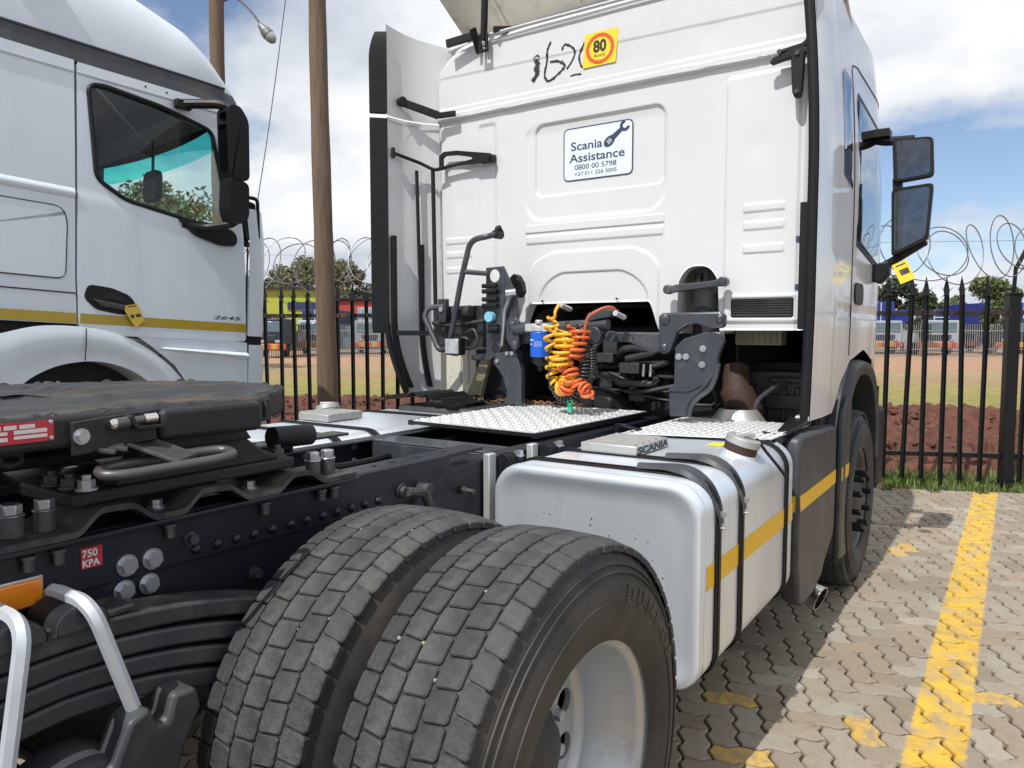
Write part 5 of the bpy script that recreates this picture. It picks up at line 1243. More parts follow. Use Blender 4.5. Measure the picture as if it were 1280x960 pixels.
# roof spoiler seen from below
def sp(u, v):
    y = 4.62-.86*v; x = -3.10+2.29*u; z = 3.12+.50*v+.04*sin(pi*u); return Vector((x, y, z))
m = MB(); m.grid(sp, 24, 20)
m2 = MB(); m2.grid(lambda u, v: sp(u, v)+Vector((0,0,.03)), 24, 20)
for u in (0, 1): m.grid(lambda a, b_: sp(u, b_)+Vector((0, 0, .03*a)), 1, 20)
m.grid(lambda a, b_: sp(b_, 1)+Vector((0, 0, .03*a)), 1, 24); m.add(m2.v, m2.f)
spo = m.obj('roof_spoiler', M['cream'], truck, angle=50, label='roof spoiler seen from below, cream underside')
for u in (.13, .36, .62, .86):
    m = MB(); m.tube([sp(u+.02*k/10, .05+.92*k/10)-Vector((0,0,.006)) for k in range(11)], .018, 8); m.obj('stiffening_rib', M['cream'], spo)
m = MB(); m.grid(lambda u, v: (-2.74+1.58*u, YC-.034-.012*sin(pi*v), 3.228+.022*v), 30, 5); m.obj('roof_lip', M['cab'], cab)

# lettering and stickers on the wall
def on_wall(x0, x1, z0, z1): return YC-max(proud(x0+(x1-x0)*i/8, z0+(z1-z0)*j/8) for i in range(9) for j in range(9))-.0012
yv = on_wall(-2.03,-1.80,2.93,3.11)
m = MB(); m.add([(-2.017,yv,2.935),(-1.820,yv,2.935),(-1.804,yv,3.110),(-2.004,yv,3.112)], [(0,1,2,3)]); s80 = m.obj('speed_sticker', M['tagyellow'], cab, label='yellow speed sticker with red ring and number 80')
m = MB(); c = Vector((-1.913, yv-.0008, 3.022)); K = 40
for k in range(K):
    t = 2*pi*k/K; m.v += [(c.x+.084*cos(t), c.y, c.z+.080*sin(t)), (c.x+.065*cos(t), c.y, c.z+.061*sin(t))]
m.f = [(2*k, 2*((k+1) % K), 2*((k+1) % K)+1, 2*k+1) for k in range(K)]; m.obj('ring', mat('red_orange_print', (.72,.09,.025), .4), s80)
def fit_text(txt, w, h, org, mt, par, bold=0, ux=(1,0,0), uy=(0,0,1), shear=0):
    vs, fs, me = text_mesh(txt, 1.0, bold, 'LEFT', shear); bpy.data.meshes.remove(me)
    x0 = min(v.x for v in vs); x1 = max(v.x for v in vs); cap = .70
    ux, uy, org = Vector(ux), Vector(uy), Vector(org)
    mm = MB(); mm.add([org+ux*((v.x-x0)/(x1-x0)*w)+uy*(v.y/cap*h) for v in vs], fs); return mm.obj('lettering', mt, par, smooth=False)
fit_text('80', .078, .058, (-1.953, yv-.0012, 3.008), M['blackink'], s80, bold=.035)
fit_text('Km/h', .062, .016, (-1.945, yv-.0012, 2.980), M['blackink'], s80)
scr = {'1':([(-2.299,3.063),(-2.324,3.04),(-2.303,3.009),(-2.328,3.0),(-2.307,2.972),(-2.345,2.927)], .013), '6':([(-2.221,3.122),(-2.243,3.079),(-2.248,3.025),(-2.263,2.96),(-2.257,2.928),(-2.229,2.911),(-2.16,2.948),(-2.133,2.979),(-2.177,3.008),(-2.229,3.014)], .0065),
       '2':([(-2.149,3.06),(-2.133,3.087),(-2.098,3.073),(-2.07,3.044),(-2.082,3.0),(-2.121,2.954)], .0055), '-':([(-2.097,2.912),(-2.065,2.915),(-2.028,2.911)], .004), '0':([(-2.003,3.076),(-2.031,3.036),(-2.043,2.999),(-2.027,2.949),(-2.010,2.946)], .0055)}
m = MB(); rr = random.Random(4)
for k_, (pts, w0) in scr.items():
    P = smoothpath([(x, 0, z) for x, z in pts], 9)
    for i in range(len(P)-1):
        d = (P[i+1]-P[i]).normalized(); nn = Vector((-d.z, 0, d.x)); w = w0*1.5*(.55+.6*abs(mnoise.noise(Vector((i*.45, w0*900, ord(k_)))))*1.6); w2 = w*rr.uniform(.7, 1.2)
        q = [P[i]+nn*w, P[i]-nn*w2, P[i+1]-nn*w2, P[i+1]+nn*w]
        m.add([(p.x, YC-proud(p.x, p.z)-.0012, p.z) for p in q], [(0,1,2,3)])
pn = m.obj('painted_number', M['blackink'], cab, smooth=False, label='worn black hand painted number'); pn['kind'] = 'stuff'
# assistance sticker
sx0, sx1, sz0, sz1 = -2.152, -1.727, 2.346, 2.636
yv = on_wall(sx0, sx1, sz0, sz1)
def sheet(outl, y, nm, mt, par, lab=None):
    mm = MB(); mm.add([(x, y, z) for x, z in outl], [tuple(range(len(outl)))]); return mm.obj(nm, mt, par, smooth=False, label=lab)
ss = sheet(rrect(sx0, sx1, sz0, sz1, .030), yv, 'assistance_sticker', M['navy'], cab, 'pale blue roadside assistance sticker with a wrench sign')
sheet(rrect(sx0+.007, sx1-.007, sz0+.007, sz1-.007, .024), yv-.0007, 'sticker_field', M['sticker'], ss)
yt = yv-.0014
fit_text('Scania', .195, .046, (sx0+.048, yt, 2.512), M['navy'], ss, bold=.014)
fit_text('Assistance', .338, .046, (sx0+.038, yt, 2.447), M['navy'], ss, bold=.014)
fit_text('0800 00 5798', .256, .027, (sx0+.072, yt, 2.405), M['navy'], ss, bold=.008)
fit_text('+27 011 226 5005', .258, .020, (sx0+.072, yt, 2.372), M['navy'], ss, bold=.006)
m = MB(); wc, wd_ = Vector((sx0+.285, yt, 2.535)), Vector((.085, 0, .065)).normalized(); wn_ = Vector((-wd_.z, 0, wd_.x))
K = 26; pts = [wc+(wd_*.037*cos(2*pi*k/K)+wn_*.026*sin(2*pi*k/K)) for k in range(K)]; m.add(pts, [tuple(range(K))])
m.add([wc+wd_*.02+wn_*.016-Vector((0,.0001,0)), wc+wd_*.02-wn_*.016-Vector((0,.0001,0)), wc+wd_*.10-wn_*.011-Vector((0,.0001,0)), wc+wd_*.10+wn_*.011-Vector((0,.0001,0))], [(0,1,2,3)])
hc_ = wc+wd_*.115; a0 = atan2(wd_.z, wd_.x); K = 18
for k in range(K):
    t0, t1 = a0+radians(48)+(2*pi-radians(96))*k/K, a0+radians(48)+(2*pi-radians(96))*(k+1)/K
    m.add([hc_+Vector((r*cos(t), -.0002, r*sin(t))) for r, t in ((.030,t0),(.030,t1),(.013,t1),(.013,t0))], [(0,1,2,3)])
m.obj('wrench_sign', M['navy'], ss, smooth=False)
m = MB()
for k in (-1, 0, 1): p = wc+wd_*.006*k*1.6+Vector((0,-.0006,0)); m.add([p+wn_*.012-wd_*.002, p+wn_*.012+wd_*.002, p-wn_*.012+wd_*.002, p-wn_*.012-wd_*.002], [(0,1,2,3)])
m.obj('wrench_lines', M['sticker'], ss, smooth=False)
# air vent grille
m = MB(); m.prism(rrect(-1.180, -.881, 1.577, 1.669, .012), 'y', 3.706, 3.715); vt = m.obj('vent', M['rubber'], cab)
for k in range(7): m = MB(); z = 1.585+k*.0118; m.add([(-1.172,3.7055,z),(-.889,3.7055,z),(-.889,3.700,z+.006),(-1.172,3.700,z+.006),(-1.172,3.7055,z+.008),(-.889,3.7055,z+.008)], [(0,1,2,3),(3,2,5,4)]); m.obj('vent_slat', M['plastic'], vt)
for x, z in ((-2.27,1.683), (-1.80,1.686)): m = MB(); m.cyl((x,3.70,z),(x,3.709,z),.006,10); m.obj('hole', M['black'], cab)

# ---- rear cab suspension: crossbeam, towers, dampers
def lugs(mm, pts, r, y0, y1, n=16):
    for x, z in pts: mm.cyl((x, y0, z), (x, y1, z), r, n)
m = MB(); m.prism([(-2.30,1.50),(-2.14,1.515),(-1.95,1.505),(-1.75,1.508),(-1.50,1.505),(-1.42,1.505),(-1.40,1.42),(-1.50,1.40),(-1.62,1.455),(-1.80,1.462),(-2.30,1.44)], 'y', 3.48, 3.55); cb = m.obj('cab_crossbeam', M['grey'], truck, bevel=.008)
for x, z in ((-1.69,1.487),(-1.655,1.478),(-1.62,1.492),(-1.60,1.474),(-1.56,1.488)): m = MB(); m.cyl((x,3.4798,z),(x,3.4792,z),.006,10); m.obj('hole', M['black'], cb)
m = MB(); m.cyl((-2.30,3.45,1.52),(-1.72,3.45,1.545),.030,16); m.prism([(-1.82,1.56),(-1.70,1.585),(-1.68,1.62),(-1.77,1.625),(-1.83,1.60)], 'y', 3.42, 3.50); m.cyl((-1.79,3.41,1.49),(-1.79,3.45,1.49),.045,18); m.cyl((-1.70,3.42,1.485),(-1.70,3.46,1.485),.028,14); m.obj('stabiliser_tube', M['grey'], cb, bevel=.004)
# right tower
m = MB(); m.prism([(-1.455,1.585),(-1.435,1.600),(-1.15,1.602),(-1.128,1.585),(-1.128,1.535),(-1.15,1.525),(-1.205,1.520),(-1.26,1.545),(-1.31,1.540),(-1.36,1.505),(-1.375,1.46),(-1.395,1.415),(-1.43,1.395),(-1.452,1.415)], 'y', 3.455, 3.50)
rt_ = m.obj('cab_tower', M['grey'], truck, bevel=.010, seg=3, label='grey cab suspension tower on the right')
for x, z, r in ((-1.422,1.570,.024),(-1.150,1.572,.018),(-1.422,1.432,.018)):
    m = MB(); m.lathe([(0,r*1.15),(-.008,r),(-.014,r*.5),(-.016,0)], (x,3.455,z), 'y', 18); m.obj('tower_bolt', M['grey'], rt_)
m = MB(); m.prism([(-1.375,1.435),(-1.33,1.475),(-1.20,1.515),(-1.145,1.505),(-1.135,1.46),(-1.16,1.40),(-1.165,1.33),(-1.185,1.29),(-1.23,1.235),(-1.275,1.19),(-1.30,1.165),(-1.312,1.10),(-1.40,1.095),(-1.402,1.235),(-1.39,1.24),(-1.378,1.25)], 'y', 3.47, 3.512)
lg = m.obj('tower_leg', M['grey'], rt_, bevel=.008, seg=3)
for x, z in ((-1.352,1.388),(-1.315,1.389),(-1.235,1.352),(-1.232,1.428)): m = MB(); m.cyl((x,3.47,z),(x,3.463,z),.016,14); m.cyl((x,3.463,z),(x,3.456,z),.011,6); m.obj('leg_bolt', M['zinc'], rt_)
m = MB(); m.prism([(-1.40,1.232),(-1.30,1.236),(-1.245,1.262),(-1.24,1.252),(-1.30,1.222),(-1.40,1.220)], 'y', 3.462, 3.47); m.obj('leg_flange', M['grey'], rt_)
m = MB(); m.tube(smoothpath([(-1.295,3.465,1.10),(-1.285,3.465,1.15),(-1.25,3.465,1.195),(-1.20,3.465,1.235),(-1.17,3.465,1.29),(-1.155,3.465,1.36)], 6), .012, 8); m.obj('leg_lip', M['grey'], rt_)
m = MB(); m.prism([(-1.475,1.730),(-1.44,1.745),(-1.25,1.757),(-1.205,1.770),(-1.185,1.752),(-1.205,1.732),(-1.26,1.722),(-1.43,1.708),(-1.47,1.703)], 'y', 3.62, 3.66)
lugs(m, [(-1.478,1.722),(-1.197,1.752)], .024, 3.615, 3.67); m.obj('notch_bar', M['grey'], cab, bevel=.006)
m = MB(); m.cyl((-1.335,3.80,1.45),(-1.335,3.80,1.72),.065,20); m.obj('air_spring', M['engine'], truck)
m = MB(); m.cyl((-1.37,3.78,1.74),(-1.37,3.78,1.81),.022,12); m.cyl((-1.295,3.78,1.72),(-1.295,3.78,1.82),.026,12); m.box((-1.39,3.76,1.70),(-1.27,3.80,1.755)); m.obj('lock_latch', M['black'], truck, bevel=.004)
m = MB(); m.cyl((-1.29,3.55,1.40),(-1.29,3.55,1.56),.025,14); m.obj('damper', M['rubber'], truck)
# left tower
m = MB(); m.prism([(-2.515,1.870),(-2.392,1.874),(-2.386,1.45),(-2.43,1.385),(-2.49,1.345),(-2.62,1.345),(-2.62,1.375),(-2.515,1.385)], 'y', 3.49, 3.50)
m.prism([(-2.392,1.872),(-2.300,1.70),(-2.29,1.58),(-2.386,1.45)], 'y', 3.492, 3.50)
lt_ = m.obj('cab_tower', M['grey'], truck, bevel=.003, label='grey cab suspension tower with lamp and handrail on the left')
sheet([(-2.452+.033*cos(2*pi*k/24), 1.822+.036*sin(2*pi*k/24)) for k in range(24)], 3.4885, 'round_opening', M['cab'], lt_)
sheet([(-2.452+.026*cos(2*pi*k/24), 1.415+.026*sin(2*pi*k/24)) for k in range(24)], 3.4885, 'dark_hole', M['black'], lt_)
for z, w in ((1.765,.075),(1.735,.075),(1.690,.08),(1.655,.078)): m = MB(); m.cyl((-2.515,3.46,z),(-2.515+w+.02,3.46,z),.013,10); m.obj('hose_clamp', M['rubber'], lt_)
m = MB(); m.lathe([(0,.030),(-.015,.030),(-.02,.022)], (-2.470,3.485,1.592), 'y', 20); m.obj('light_blue_cap', M['lightblue'], lt_)
m = MB(); m.cyl((-2.470,3.45,1.592),(-2.470,3.468,1.592),.029,18); m.obj('cap_face', M['lightblue'], lt_)
m = MB(); m.box((-2.48,3.455,1.50),(-2.42,3.49,1.55)); m.cyl((-2.47,3.45,1.52),(-2.40,3.45,1.525),.014,10); m.obj('air_valve', M['rubber'], lt_, bevel=.004)
m = MB(); m.tube(smoothpath([(-2.34,3.47,1.70),(-2.355,3.47,1.66),(-2.372,3.47,1.62),(-2.38,3.47,1.52),(-2.392,3.47,1.43)], 5), .010, 8); m.cyl((-2.345,3.44,1.72),(-2.30,3.47,1.725),.02,12); m.obj('latch_rod', M['zinc'], lt_)
m = MB(); m.prism([(-2.345,1.56),(-2.33,1.585),(-2.28,1.585),(-2.262,1.56),(-2.26,1.43),(-2.285,1.405),(-2.31,1.41),(-2.345,1.47)], 'y', 3.44, 3.47); pd_ = m.obj('link_plate', M['grey'], lt_, bevel=.006)
for x, z in ((-2.302,1.545),(-2.287,1.437)): m = MB(); m.lathe([(0,.026),(-.01,.024),(-.016,.012),(-.018,0)], (x,3.44,z), 'y', 18); m.obj('link_bolt', M['grey'], pd_)
m = MB(); m.prism([(-2.43,1.39),(-2.30,1.405),(-2.275,1.33),(-2.262,1.295),(-2.262,1.11),(-2.435,1.095),(-2.365,1.11),(-2.36,1.18),(-2.385,1.25),(-2.42,1.30),(-2.455,1.335)], 'y', 3.47, 3.51); lleg = m.obj('tower_leg', M['grey'], lt_, bevel=.006)
for x, z in ((-2.352,1.388),(-2.318,1.389),(-2.418,1.345)): m = MB(); m.cyl((x,3.47,z),(x,3.458,z),.011,12); m.obj('leg_bolt', M['zinc'], lt_)
m = MB(); m.prism([(-2.40,1.815),(-2.375,1.835),(-2.345,1.825),(-2.318,1.785),(-2.308,1.73),(-2.33,1.70),(-2.40,1.70)], 'y', 3.56, 3.60); m.cyl((-2.352,3.555,1.79),(-2.352,3.60,1.79),.018,14); m.obj('upper_bracket', M['rubber'], lt_, bevel=.004)
# grab rail
m = MB(); m.tube(rounded([(-2.432,3.50,2.06),(-2.44,3.42,2.035),(-2.555,3.40,2.02),(-2.622,3.40,1.80),(-2.71,3.40,1.43),(-2.78,3.40,1.392),(-2.915,3.42,1.60),(-2.90,3.44,1.648),(-2.80,3.47,1.66)], .055, 6), .0165, 10)
m.tube([(-2.60,3.40,1.845),(-2.49,3.47,1.835)], .0145, 10); gr = m.obj('grab_rail', M['grey'], truck, angle=60, label='bent grey grab rail beside the cab tower')
m = MB(); m.cyl((-2.432,3.52,2.06),(-2.432,3.49,2.09),.020,12); m.cyl((-2.432,3.46,2.05),(-2.432,3.52,2.05),.024,12); m.obj('rail_end', M['rubber'], gr)
# work lamp and the valve block behind the rail
m = MB(); m.box((-2.712,3.36,1.375),(-2.605,3.42,1.475)); wlamp = m.obj('work_lamp', M['rubber'], truck, bevel=.01, label='small square white work lamp behind the cab')
m = MB(); m.box((-2.705,3.352,1.382),(-2.612,3.362,1.468)); m.obj('lamp_lens', M['lens'], wlamp, bevel=.006)
m = MB(); m.box((-2.93,3.52,1.42),(-2.56,3.66,1.66)); m.box((-2.9,3.50,1.60),(-2.62,3.60,1.655)); m.cyl((-2.72,3.46,1.62),(-2.60,3.46,1.625),.035,14); m.tube(smoothpath([(-2.90,3.48,1.56),(-2.75,3.47,1.545),(-2.60,3.47,1.56),(-2.52,3.48,1.57)], 6), .012, 8); m.box((-2.84,3.455,1.56),(-2.78,3.49,1.70)); m.tube(smoothpath([(-2.62,3.44,1.50),(-2.56,3.43,1.52),(-2.53,3.43,1.47),(-2.56,3.43,1.42),(-2.62,3.44,1.41)], 5), .01, 7); m.tube(smoothpath([(-2.86,3.46,1.46),(-2.8,3.45,1.43),(-2.70,3.46,1.47),(-2.6,3.47,1.46)], 5), .014, 7); m.obj('valve_block', M['engine'], truck, bevel=.006)
m = MB(); m.cyl((-2.81,3.452,1.64),(-2.81,3.445,1.64),.016,12); m.box((-2.72,3.465,1.548),(-2.66,3.475,1.556)); m.obj('valve_fitting', M['zinc'], truck)
# fender liner panels behind, dark parts under the cab
m = MB(); m.box((-3.12,3.80,1.08),(-2.60,3.88,1.50)); 
for k in range(4): m.box((-2.95+k*.06, 3.792, 1.18), (-2.93+k*.06, 3.80, 1.42))
m.obj('fender_liner', M['cream'], truck, bevel=.004)
m = MB(); m.prism([(-2.75,1.10),(-2.64,1.10),(-2.57,1.36),(-2.62,1.37),(-2.72,1.17)], 'y', 3.60, 3.63); m.obj('liner_edge', M['beige'], truck)
m = MB(); m.box((-2.62,3.89,.45),(-2.46,5.7,1.50)); m.box((-3.14,3.90,.45),(-2.60,3.94,1.5)); m.box((-2.74,3.70,1.05),(-2.40,3.76,1.40)); m.box((-2.60,3.90,.5),(-1.3,3.97,1.12)); m.obj('inner_wall', M['black'], truck)
m = MB(); m.box((-2.45,4.25,.45),(-1.50,5.7,1.55)); m.box((-2.30,4.0,.6),(-1.62,4.3,1.30)); m.cyl((-1.95,3.7,.95),(-1.95,4.3,.98),.24,24); m.obj('gearbox', M['black'], truck, bevel=.02)
rr = random.Random(9)
for i in range(26):
    x, z = rr.uniform(-2.2,-1.45), rr.uniform(1.12,1.42); m = MB(); k = rr.random()
    if k < .5: m.tube(smoothpath([(x+rr.uniform(-.25,.25), 3.75+rr.uniform(0,.2), z+rr.uniform(-.08,.08)) for _ in range(4)], 5), rr.uniform(.008,.02), 7)
    else: m.box((x, 3.75+rr.random()*.15, z), (x+rr.uniform(.04,.16), 3.98, z+rr.uniform(.02,.09)))
    m.obj('gearbox_fitting', M['engine'], truck, bevel=.003)
for x in (-1.655, -1.615): m = MB(); m.bar((x,3.74,1.27),(x+.004,3.74,1.335), .012, .012); m.obj('fitting_bolt', M['zinc'], truck)
m = MB(); m.prism([(-1.225,.55),(-.80,.55),(-.80,1.5),(-1.225,1.5)], 'y', 5.5, 5.52); m.box((-.90,4.2,1.30),(-1.22,5.6,1.34)); m.obj('arch_liner', M['black'], truck)
m = MB(); m.box((-1.19,4.08,1.02),(-.82,4.3,1.30)); m.box((-1.10,4.06,1.10),(-.88,4.08,1.18)); m.box((-1.08,4.05,1.24),(-.86,4.09,1.27))
for k in range(5): m.box((-1.16+k*.07, 4.065, 1.03), (-1.13+k*.07, 4.08, 1.22))
m.obj('air_intake_box', M['engine'], truck, bevel=.02)
m = MB(); m.tube(smoothpath([(-1.16,3.95,.95),(-1.16,3.9,1.10),(-1.20,3.9,1.20),(-1.22,3.95,1.32)], 6), [.095]*7+[.085]*6+[.07]*6, 18); m.obj('exhaust_pipe', M['brown'], truck, angle=60)
m = MB(); m.lathe([(1.06,.135),(1.08,.12),(1.115,.095),(1.12,.09)], (-1.16,3.80,0), 'z', 24); m.obj('heat_shield', M['alutop'], truck)
m = MB(); m.tube(smoothpath([(-1.09,3.80,1.06),(-1.07,3.82,1.16),(-1.02,3.9,1.22),(-.98,4.0,1.27)], 6), .012, 8); m.obj('bracket_stay', M['grey'], truck)

# ---- fuel filter, air and electric coils
m = MB(); m.cyl((-2.093,3.40,1.375),(-2.093,3.40,1.508),.056,28); flt = m.obj('fuel_filter', M['blue'], truck, bevel=.004, label='blue filter canister behind the cab')
m = MB(); m.cyl((-2.093,3.40,1.508),(-2.093,3.40,1.54),.05,20); m.box((-2.17,3.36,1.508),(-2.03,3.42,1.55)); m.cyl((-2.08,3.36,1.55),(-2.08,3.36,1.57),.02,12); m.obj('filter_head', M['palealloy'], flt, bevel=.006)
m = MB(); m.lathe([(1.375,.050),(1.345,.046),(1.325,.018),(1.30,.014),(1.30,0)], (-2.093,3.40,0), 'z', 20); m.obj('water_bowl', M['rubber'], flt)
for z, w in ((1.462,.03),(1.44,.02)): m = MB(); m.grid(lambda u, v: (-2.093+.0568*sin(-.75+u*w*18), 3.40-.0568*cos(-.75+u*w*18), z+v*.006), 6, 1); m.obj('filter_print', M['whiteprint'], flt)
m = MB()
for i in range(5):
    for j in range(3):
        a = -.1+i*.16; z = 1.432+j*.010; m.grid(lambda u, v: (-2.093+.0568*sin(a+u*.08), 3.40-.0568*cos(a+u*.08), z+v*.004), 2, 1)
m.obj('filter_print', M['whiteprint'], flt)
Yh = 3.30
def hose(name, mt, parts, r, lab):
    mm = MB()
    for p in parts: mm.tube(p, r, 8)
    return mm.obj(name, mt, truck, angle=80, label=lab)
y1 = helix([(-1.955,Yh,1.575),(-1.975,Yh,1.50),(-1.965,Yh,1.42)], .030, 3.2, 14) + []
y2 = helix([(-1.955,Yh,1.415),(-1.962,Yh,1.33),(-1.945,Yh,1.255),(-1.905,Yh,1.215)], .032, 5.2, 14)
y3 = helix([(-1.905,Yh-.01,1.222),(-1.872,Yh-.02,1.235),(-1.855,Yh-.02,1.29)], .036, 6, 14)
y4 = helix([(-1.880,Yh-.04,1.335),(-1.872,Yh-.05,1.42),(-1.862,Yh-.04,1.515)], .046, 6.5, 14, .25)
hose('yellow_coil_hose', M['hoseyellow'], [smoothpath([(-1.955,Yh+.05,1.645),(-1.945,Yh,1.61),(-1.950,Yh,1.58),(-1.985,Yh,1.572)], 5), y1, y2, y3, y4], .0085, 'yellow coiled air hose bunched behind the cab')
o1 = helix([(-1.812,Yh+.005,1.53),(-1.818,Yh-.005,1.45),(-1.828,Yh-.01,1.37)], .046, 5.5, 14, .28)
o2 = helix([(-1.848,Yh-.03,1.33),(-1.835,Yh-.04,1.26),(-1.862,Yh-.03,1.215)], .034, 5, 14, .25)
o3 = helix([(-1.815,Yh-.03,1.27),(-1.80,Yh-.03,1.235)], .030, 2.2, 14)
o4 = helix([(-1.775,Yh-.02,1.235),(-1.745,Yh-.03,1.215),(-1.750,Yh-.02,1.185)], .028, 3.1, 14)
hose('orange_coil_hose', M['hoseorange'], [o1, o2, o3, o4, smoothpath([(-1.93,Yh-.01,1.35),(-1.89,Yh-.04,1.315),(-1.85,Yh-.04,1.34),(-1.82,Yh-.04,1.36)], 5)], .0088, 'orange coiled air hose tangled with the yellow one')
hose('red_hose', M['hosered'], [rounded([(-1.815,Yh,1.445),(-1.775,Yh-.02,1.46),(-1.765,Yh-.01,1.55),(-1.755,Yh,1.585),(-1.69,Yh+.03,1.625),(-1.655,Yh+.06,1.63),(-1.635,Yh+.10,1.59)], .03)], .0085, 'brick red hose arching to its fitting')
b1 = helix([(-1.815,Yh+.03,1.55),(-1.79,Yh+.03,1.42),(-1.785,Yh+.02,1.32),(-1.80,Yh+.01,1.24),(-1.855,Yh,1.175),(-1.91,Yh,1.185),(-1.955,Yh,1.245)], .026, 30, 10)
b2 = helix([(-1.765,Yh+.05,1.43),(-1.76,Yh+.05,1.33),(-1.775,Yh+.03,1.25)], .022, 13, 10)
hose('black_coil_cable', M['hoseblack'], [b1, b2, smoothpath([(-1.935,Yh-.03,1.44),(-1.965,Yh-.035,1.40),(-1.96,Yh-.035,1.30),(-1.955,Yh-.035,1.22)], 6)], .0052, 'black coiled electric cable hanging in a loop')
m = MB(); m.box((-1.862,Yh-.02,1.105),(-1.838,Yh-.005,1.165)); m.box((-1.868,Yh-.02,1.15),(-1.832,Yh-.005,1.168)); m.obj('plug_clip', M['green'], truck, bevel=.003, label='green plastic plug clip')
for x, z in ((-1.95,1.645), (-1.64,1.60)): m = MB(); m.cyl((x,Yh+.06,z),(x,Yh+.16,z-.02),.014,10); m.obj('hose_fitting', M['palealloy'], truck)

# ---- side guard, front fender, exhaust tip
m = MB(); m.prism([(3.395,1.045),(3.45,1.062),(4.12,1.03),(4.17,1.0),(4.185,.93),(4.185,.50),(4.15,.44),(4.06,.40),(3.96,.35),(3.90,.30),(3.70,.26),(3.50,.265),(3.42,.31),(3.405,.42),(3.375,.48),(3.372,.98)], 'x', -.842, -.757)
gd = m.obj('side_guard', M['plastic'], truck, bevel=.022, seg=4, label='dark grey plastic side guard behind the front wheel')
for y0, y1, x0 in ((3.395,4.165,-.757),): 
    m = MB(); m.box((x0+.0006,3.396,.722),(x0+.002,4.165,.792)); m.obj('reflective_tape', M['yellow'], gd)
m = MB(); m.box((-.832,3.369,.722),(-.772,3.3712,.792)); m.obj('reflective_tape', M['yellow'], gd)
m = MB(); m.cyl((-.80,3.372,.585),(-.80,3.364,.585),.012,12); m.obj('guard_screw', M['zinc'], gd)
def arch(u, v):
    a = u; pts = [(4.235,.32),(4.23,.70),(4.26,.95),(4.34,1.14),(4.48,1.26),(4.66,1.325),(4.90,1.34),(5.12,1.31),(5.30,1.22),(5.42,1.08),(5.48,.92),(5.50,.70)]
    k = min(len(pts)-2, int(u*(len(pts)-1))); t = u*(len(pts)-1)-k; y = pts[k][0]+(pts[k+1][0]-pts[k][0])*t; z = pts[k][1]+(pts[k+1][1]-pts[k][1])*t; return y, z
ap = smoothpath([(0,)+arch(i/11, 0) for i in range(12)], 5)
m = MB(); n_ = len(ap); cen = Vector((0, FY, .55))
for p in ap:
    d = (cen-p); d.x = 0; d.normalize()
    m.v += [(-1.10,p.y,p.z), (-.775,p.y,p.z), (-.735,p.y+d.y*.018,p.z+d.z*.018), (-.732,p.y+d.y*.07,p.z+d.z*.07), (-.745,p.y+d.y*.085,p.z+d.z*.085), (-1.10,p.y+d.y*.06,p.z+d.z*.06)]
for i in range(n_-1): m.f += [(i*6+k, i*6+k+1, i*6+k+7, i*6+k+6) for k in range(5)]
fe_ = m.obj('front_fender', M['plastic'], truck, angle=50, label='dark grey front wheel fender')
m = MB(); m.prism([(4.215,.30),(4.215,1.02),(4.25,1.10),(4.36,1.16),(4.47,1.12),(4.45,.95),(4.43,.60),(4.44,.34),(4.40,.28)], 'x', -.765, -.737); m.obj('fender_panel', M['plastic'], fe_, bevel=.008)
m = MB(); m.box((-.7368,4.225,.722),(-.7352,4.430,.792)); m.obj('reflective_tape', M['yellow'], fe_)
m = MB(); m.box((-1.12,5.46,.50),(-.745,5.50,1.15)); m.obj('mud_flap', M['black'], fe_)
m = MB(); m.box((-1.15,5.50,.45),(-.74,5.75,1.0)); m.obj('front_step', M['rubber'], truck, bevel=.03)
tip = [(-1.05,3.86,.30),(-.90,3.83,.27),(-.74,3.80,.215)]
m = MB(); m.tube(tip, .052, 24); 
m = MB(); K = 24; d = (Vector(tip[2])-Vector(tip[1])).normalized(); a = Vector((0,1,0)); a = (a-d*a.dot(d)).normalized(); b_ = d.cross(a); p0, p1 = Vector(tip[0]), Vector(tip[2])
for c, r in ((p0,.060),(p1,.064),(p1,.058),(p0,.055)): m.v += [c+a*cos(2*pi*k/K)*r+b_*sin(2*pi*k/K)*r for k in range(K)]
for q in range(3): m.f += [(q*K+k, q*K+(k+1) % K, (q+1)*K+(k+1) % K, (q+1)*K+k) for k in range(K)]
m.obj('exhaust_tip', M['chrome'], truck, label='round chrome exhaust tip under the side guard')
m = MB(); m.box((-1.45,3.25,.45),(-.86,3.36,1.0)); m.cyl((-1.3,3.8,.62),(-.95,3.8,.62),.26,28); m.box((-1.5,3.4,.36),(-.88,4.15,.95)); m.obj('silencer', M['brown'], truck, bevel=.02)
m = MB(); m.tube(smoothpath([(-.90,3.30,1.07),(-.83,3.34,1.06),(-.78,3.48,1.09),(-.79,3.62,1.10)], 6), .010, 7); m.obj('cable', M['rubber'], truck)
m = MB(); m.prism([(3.40,1.062),(3.62,1.10),(3.62,1.115),(3.39,1.075)], 'x', -.86, -.79); m.obj('rubber_skirt', M['rubber'], truck)

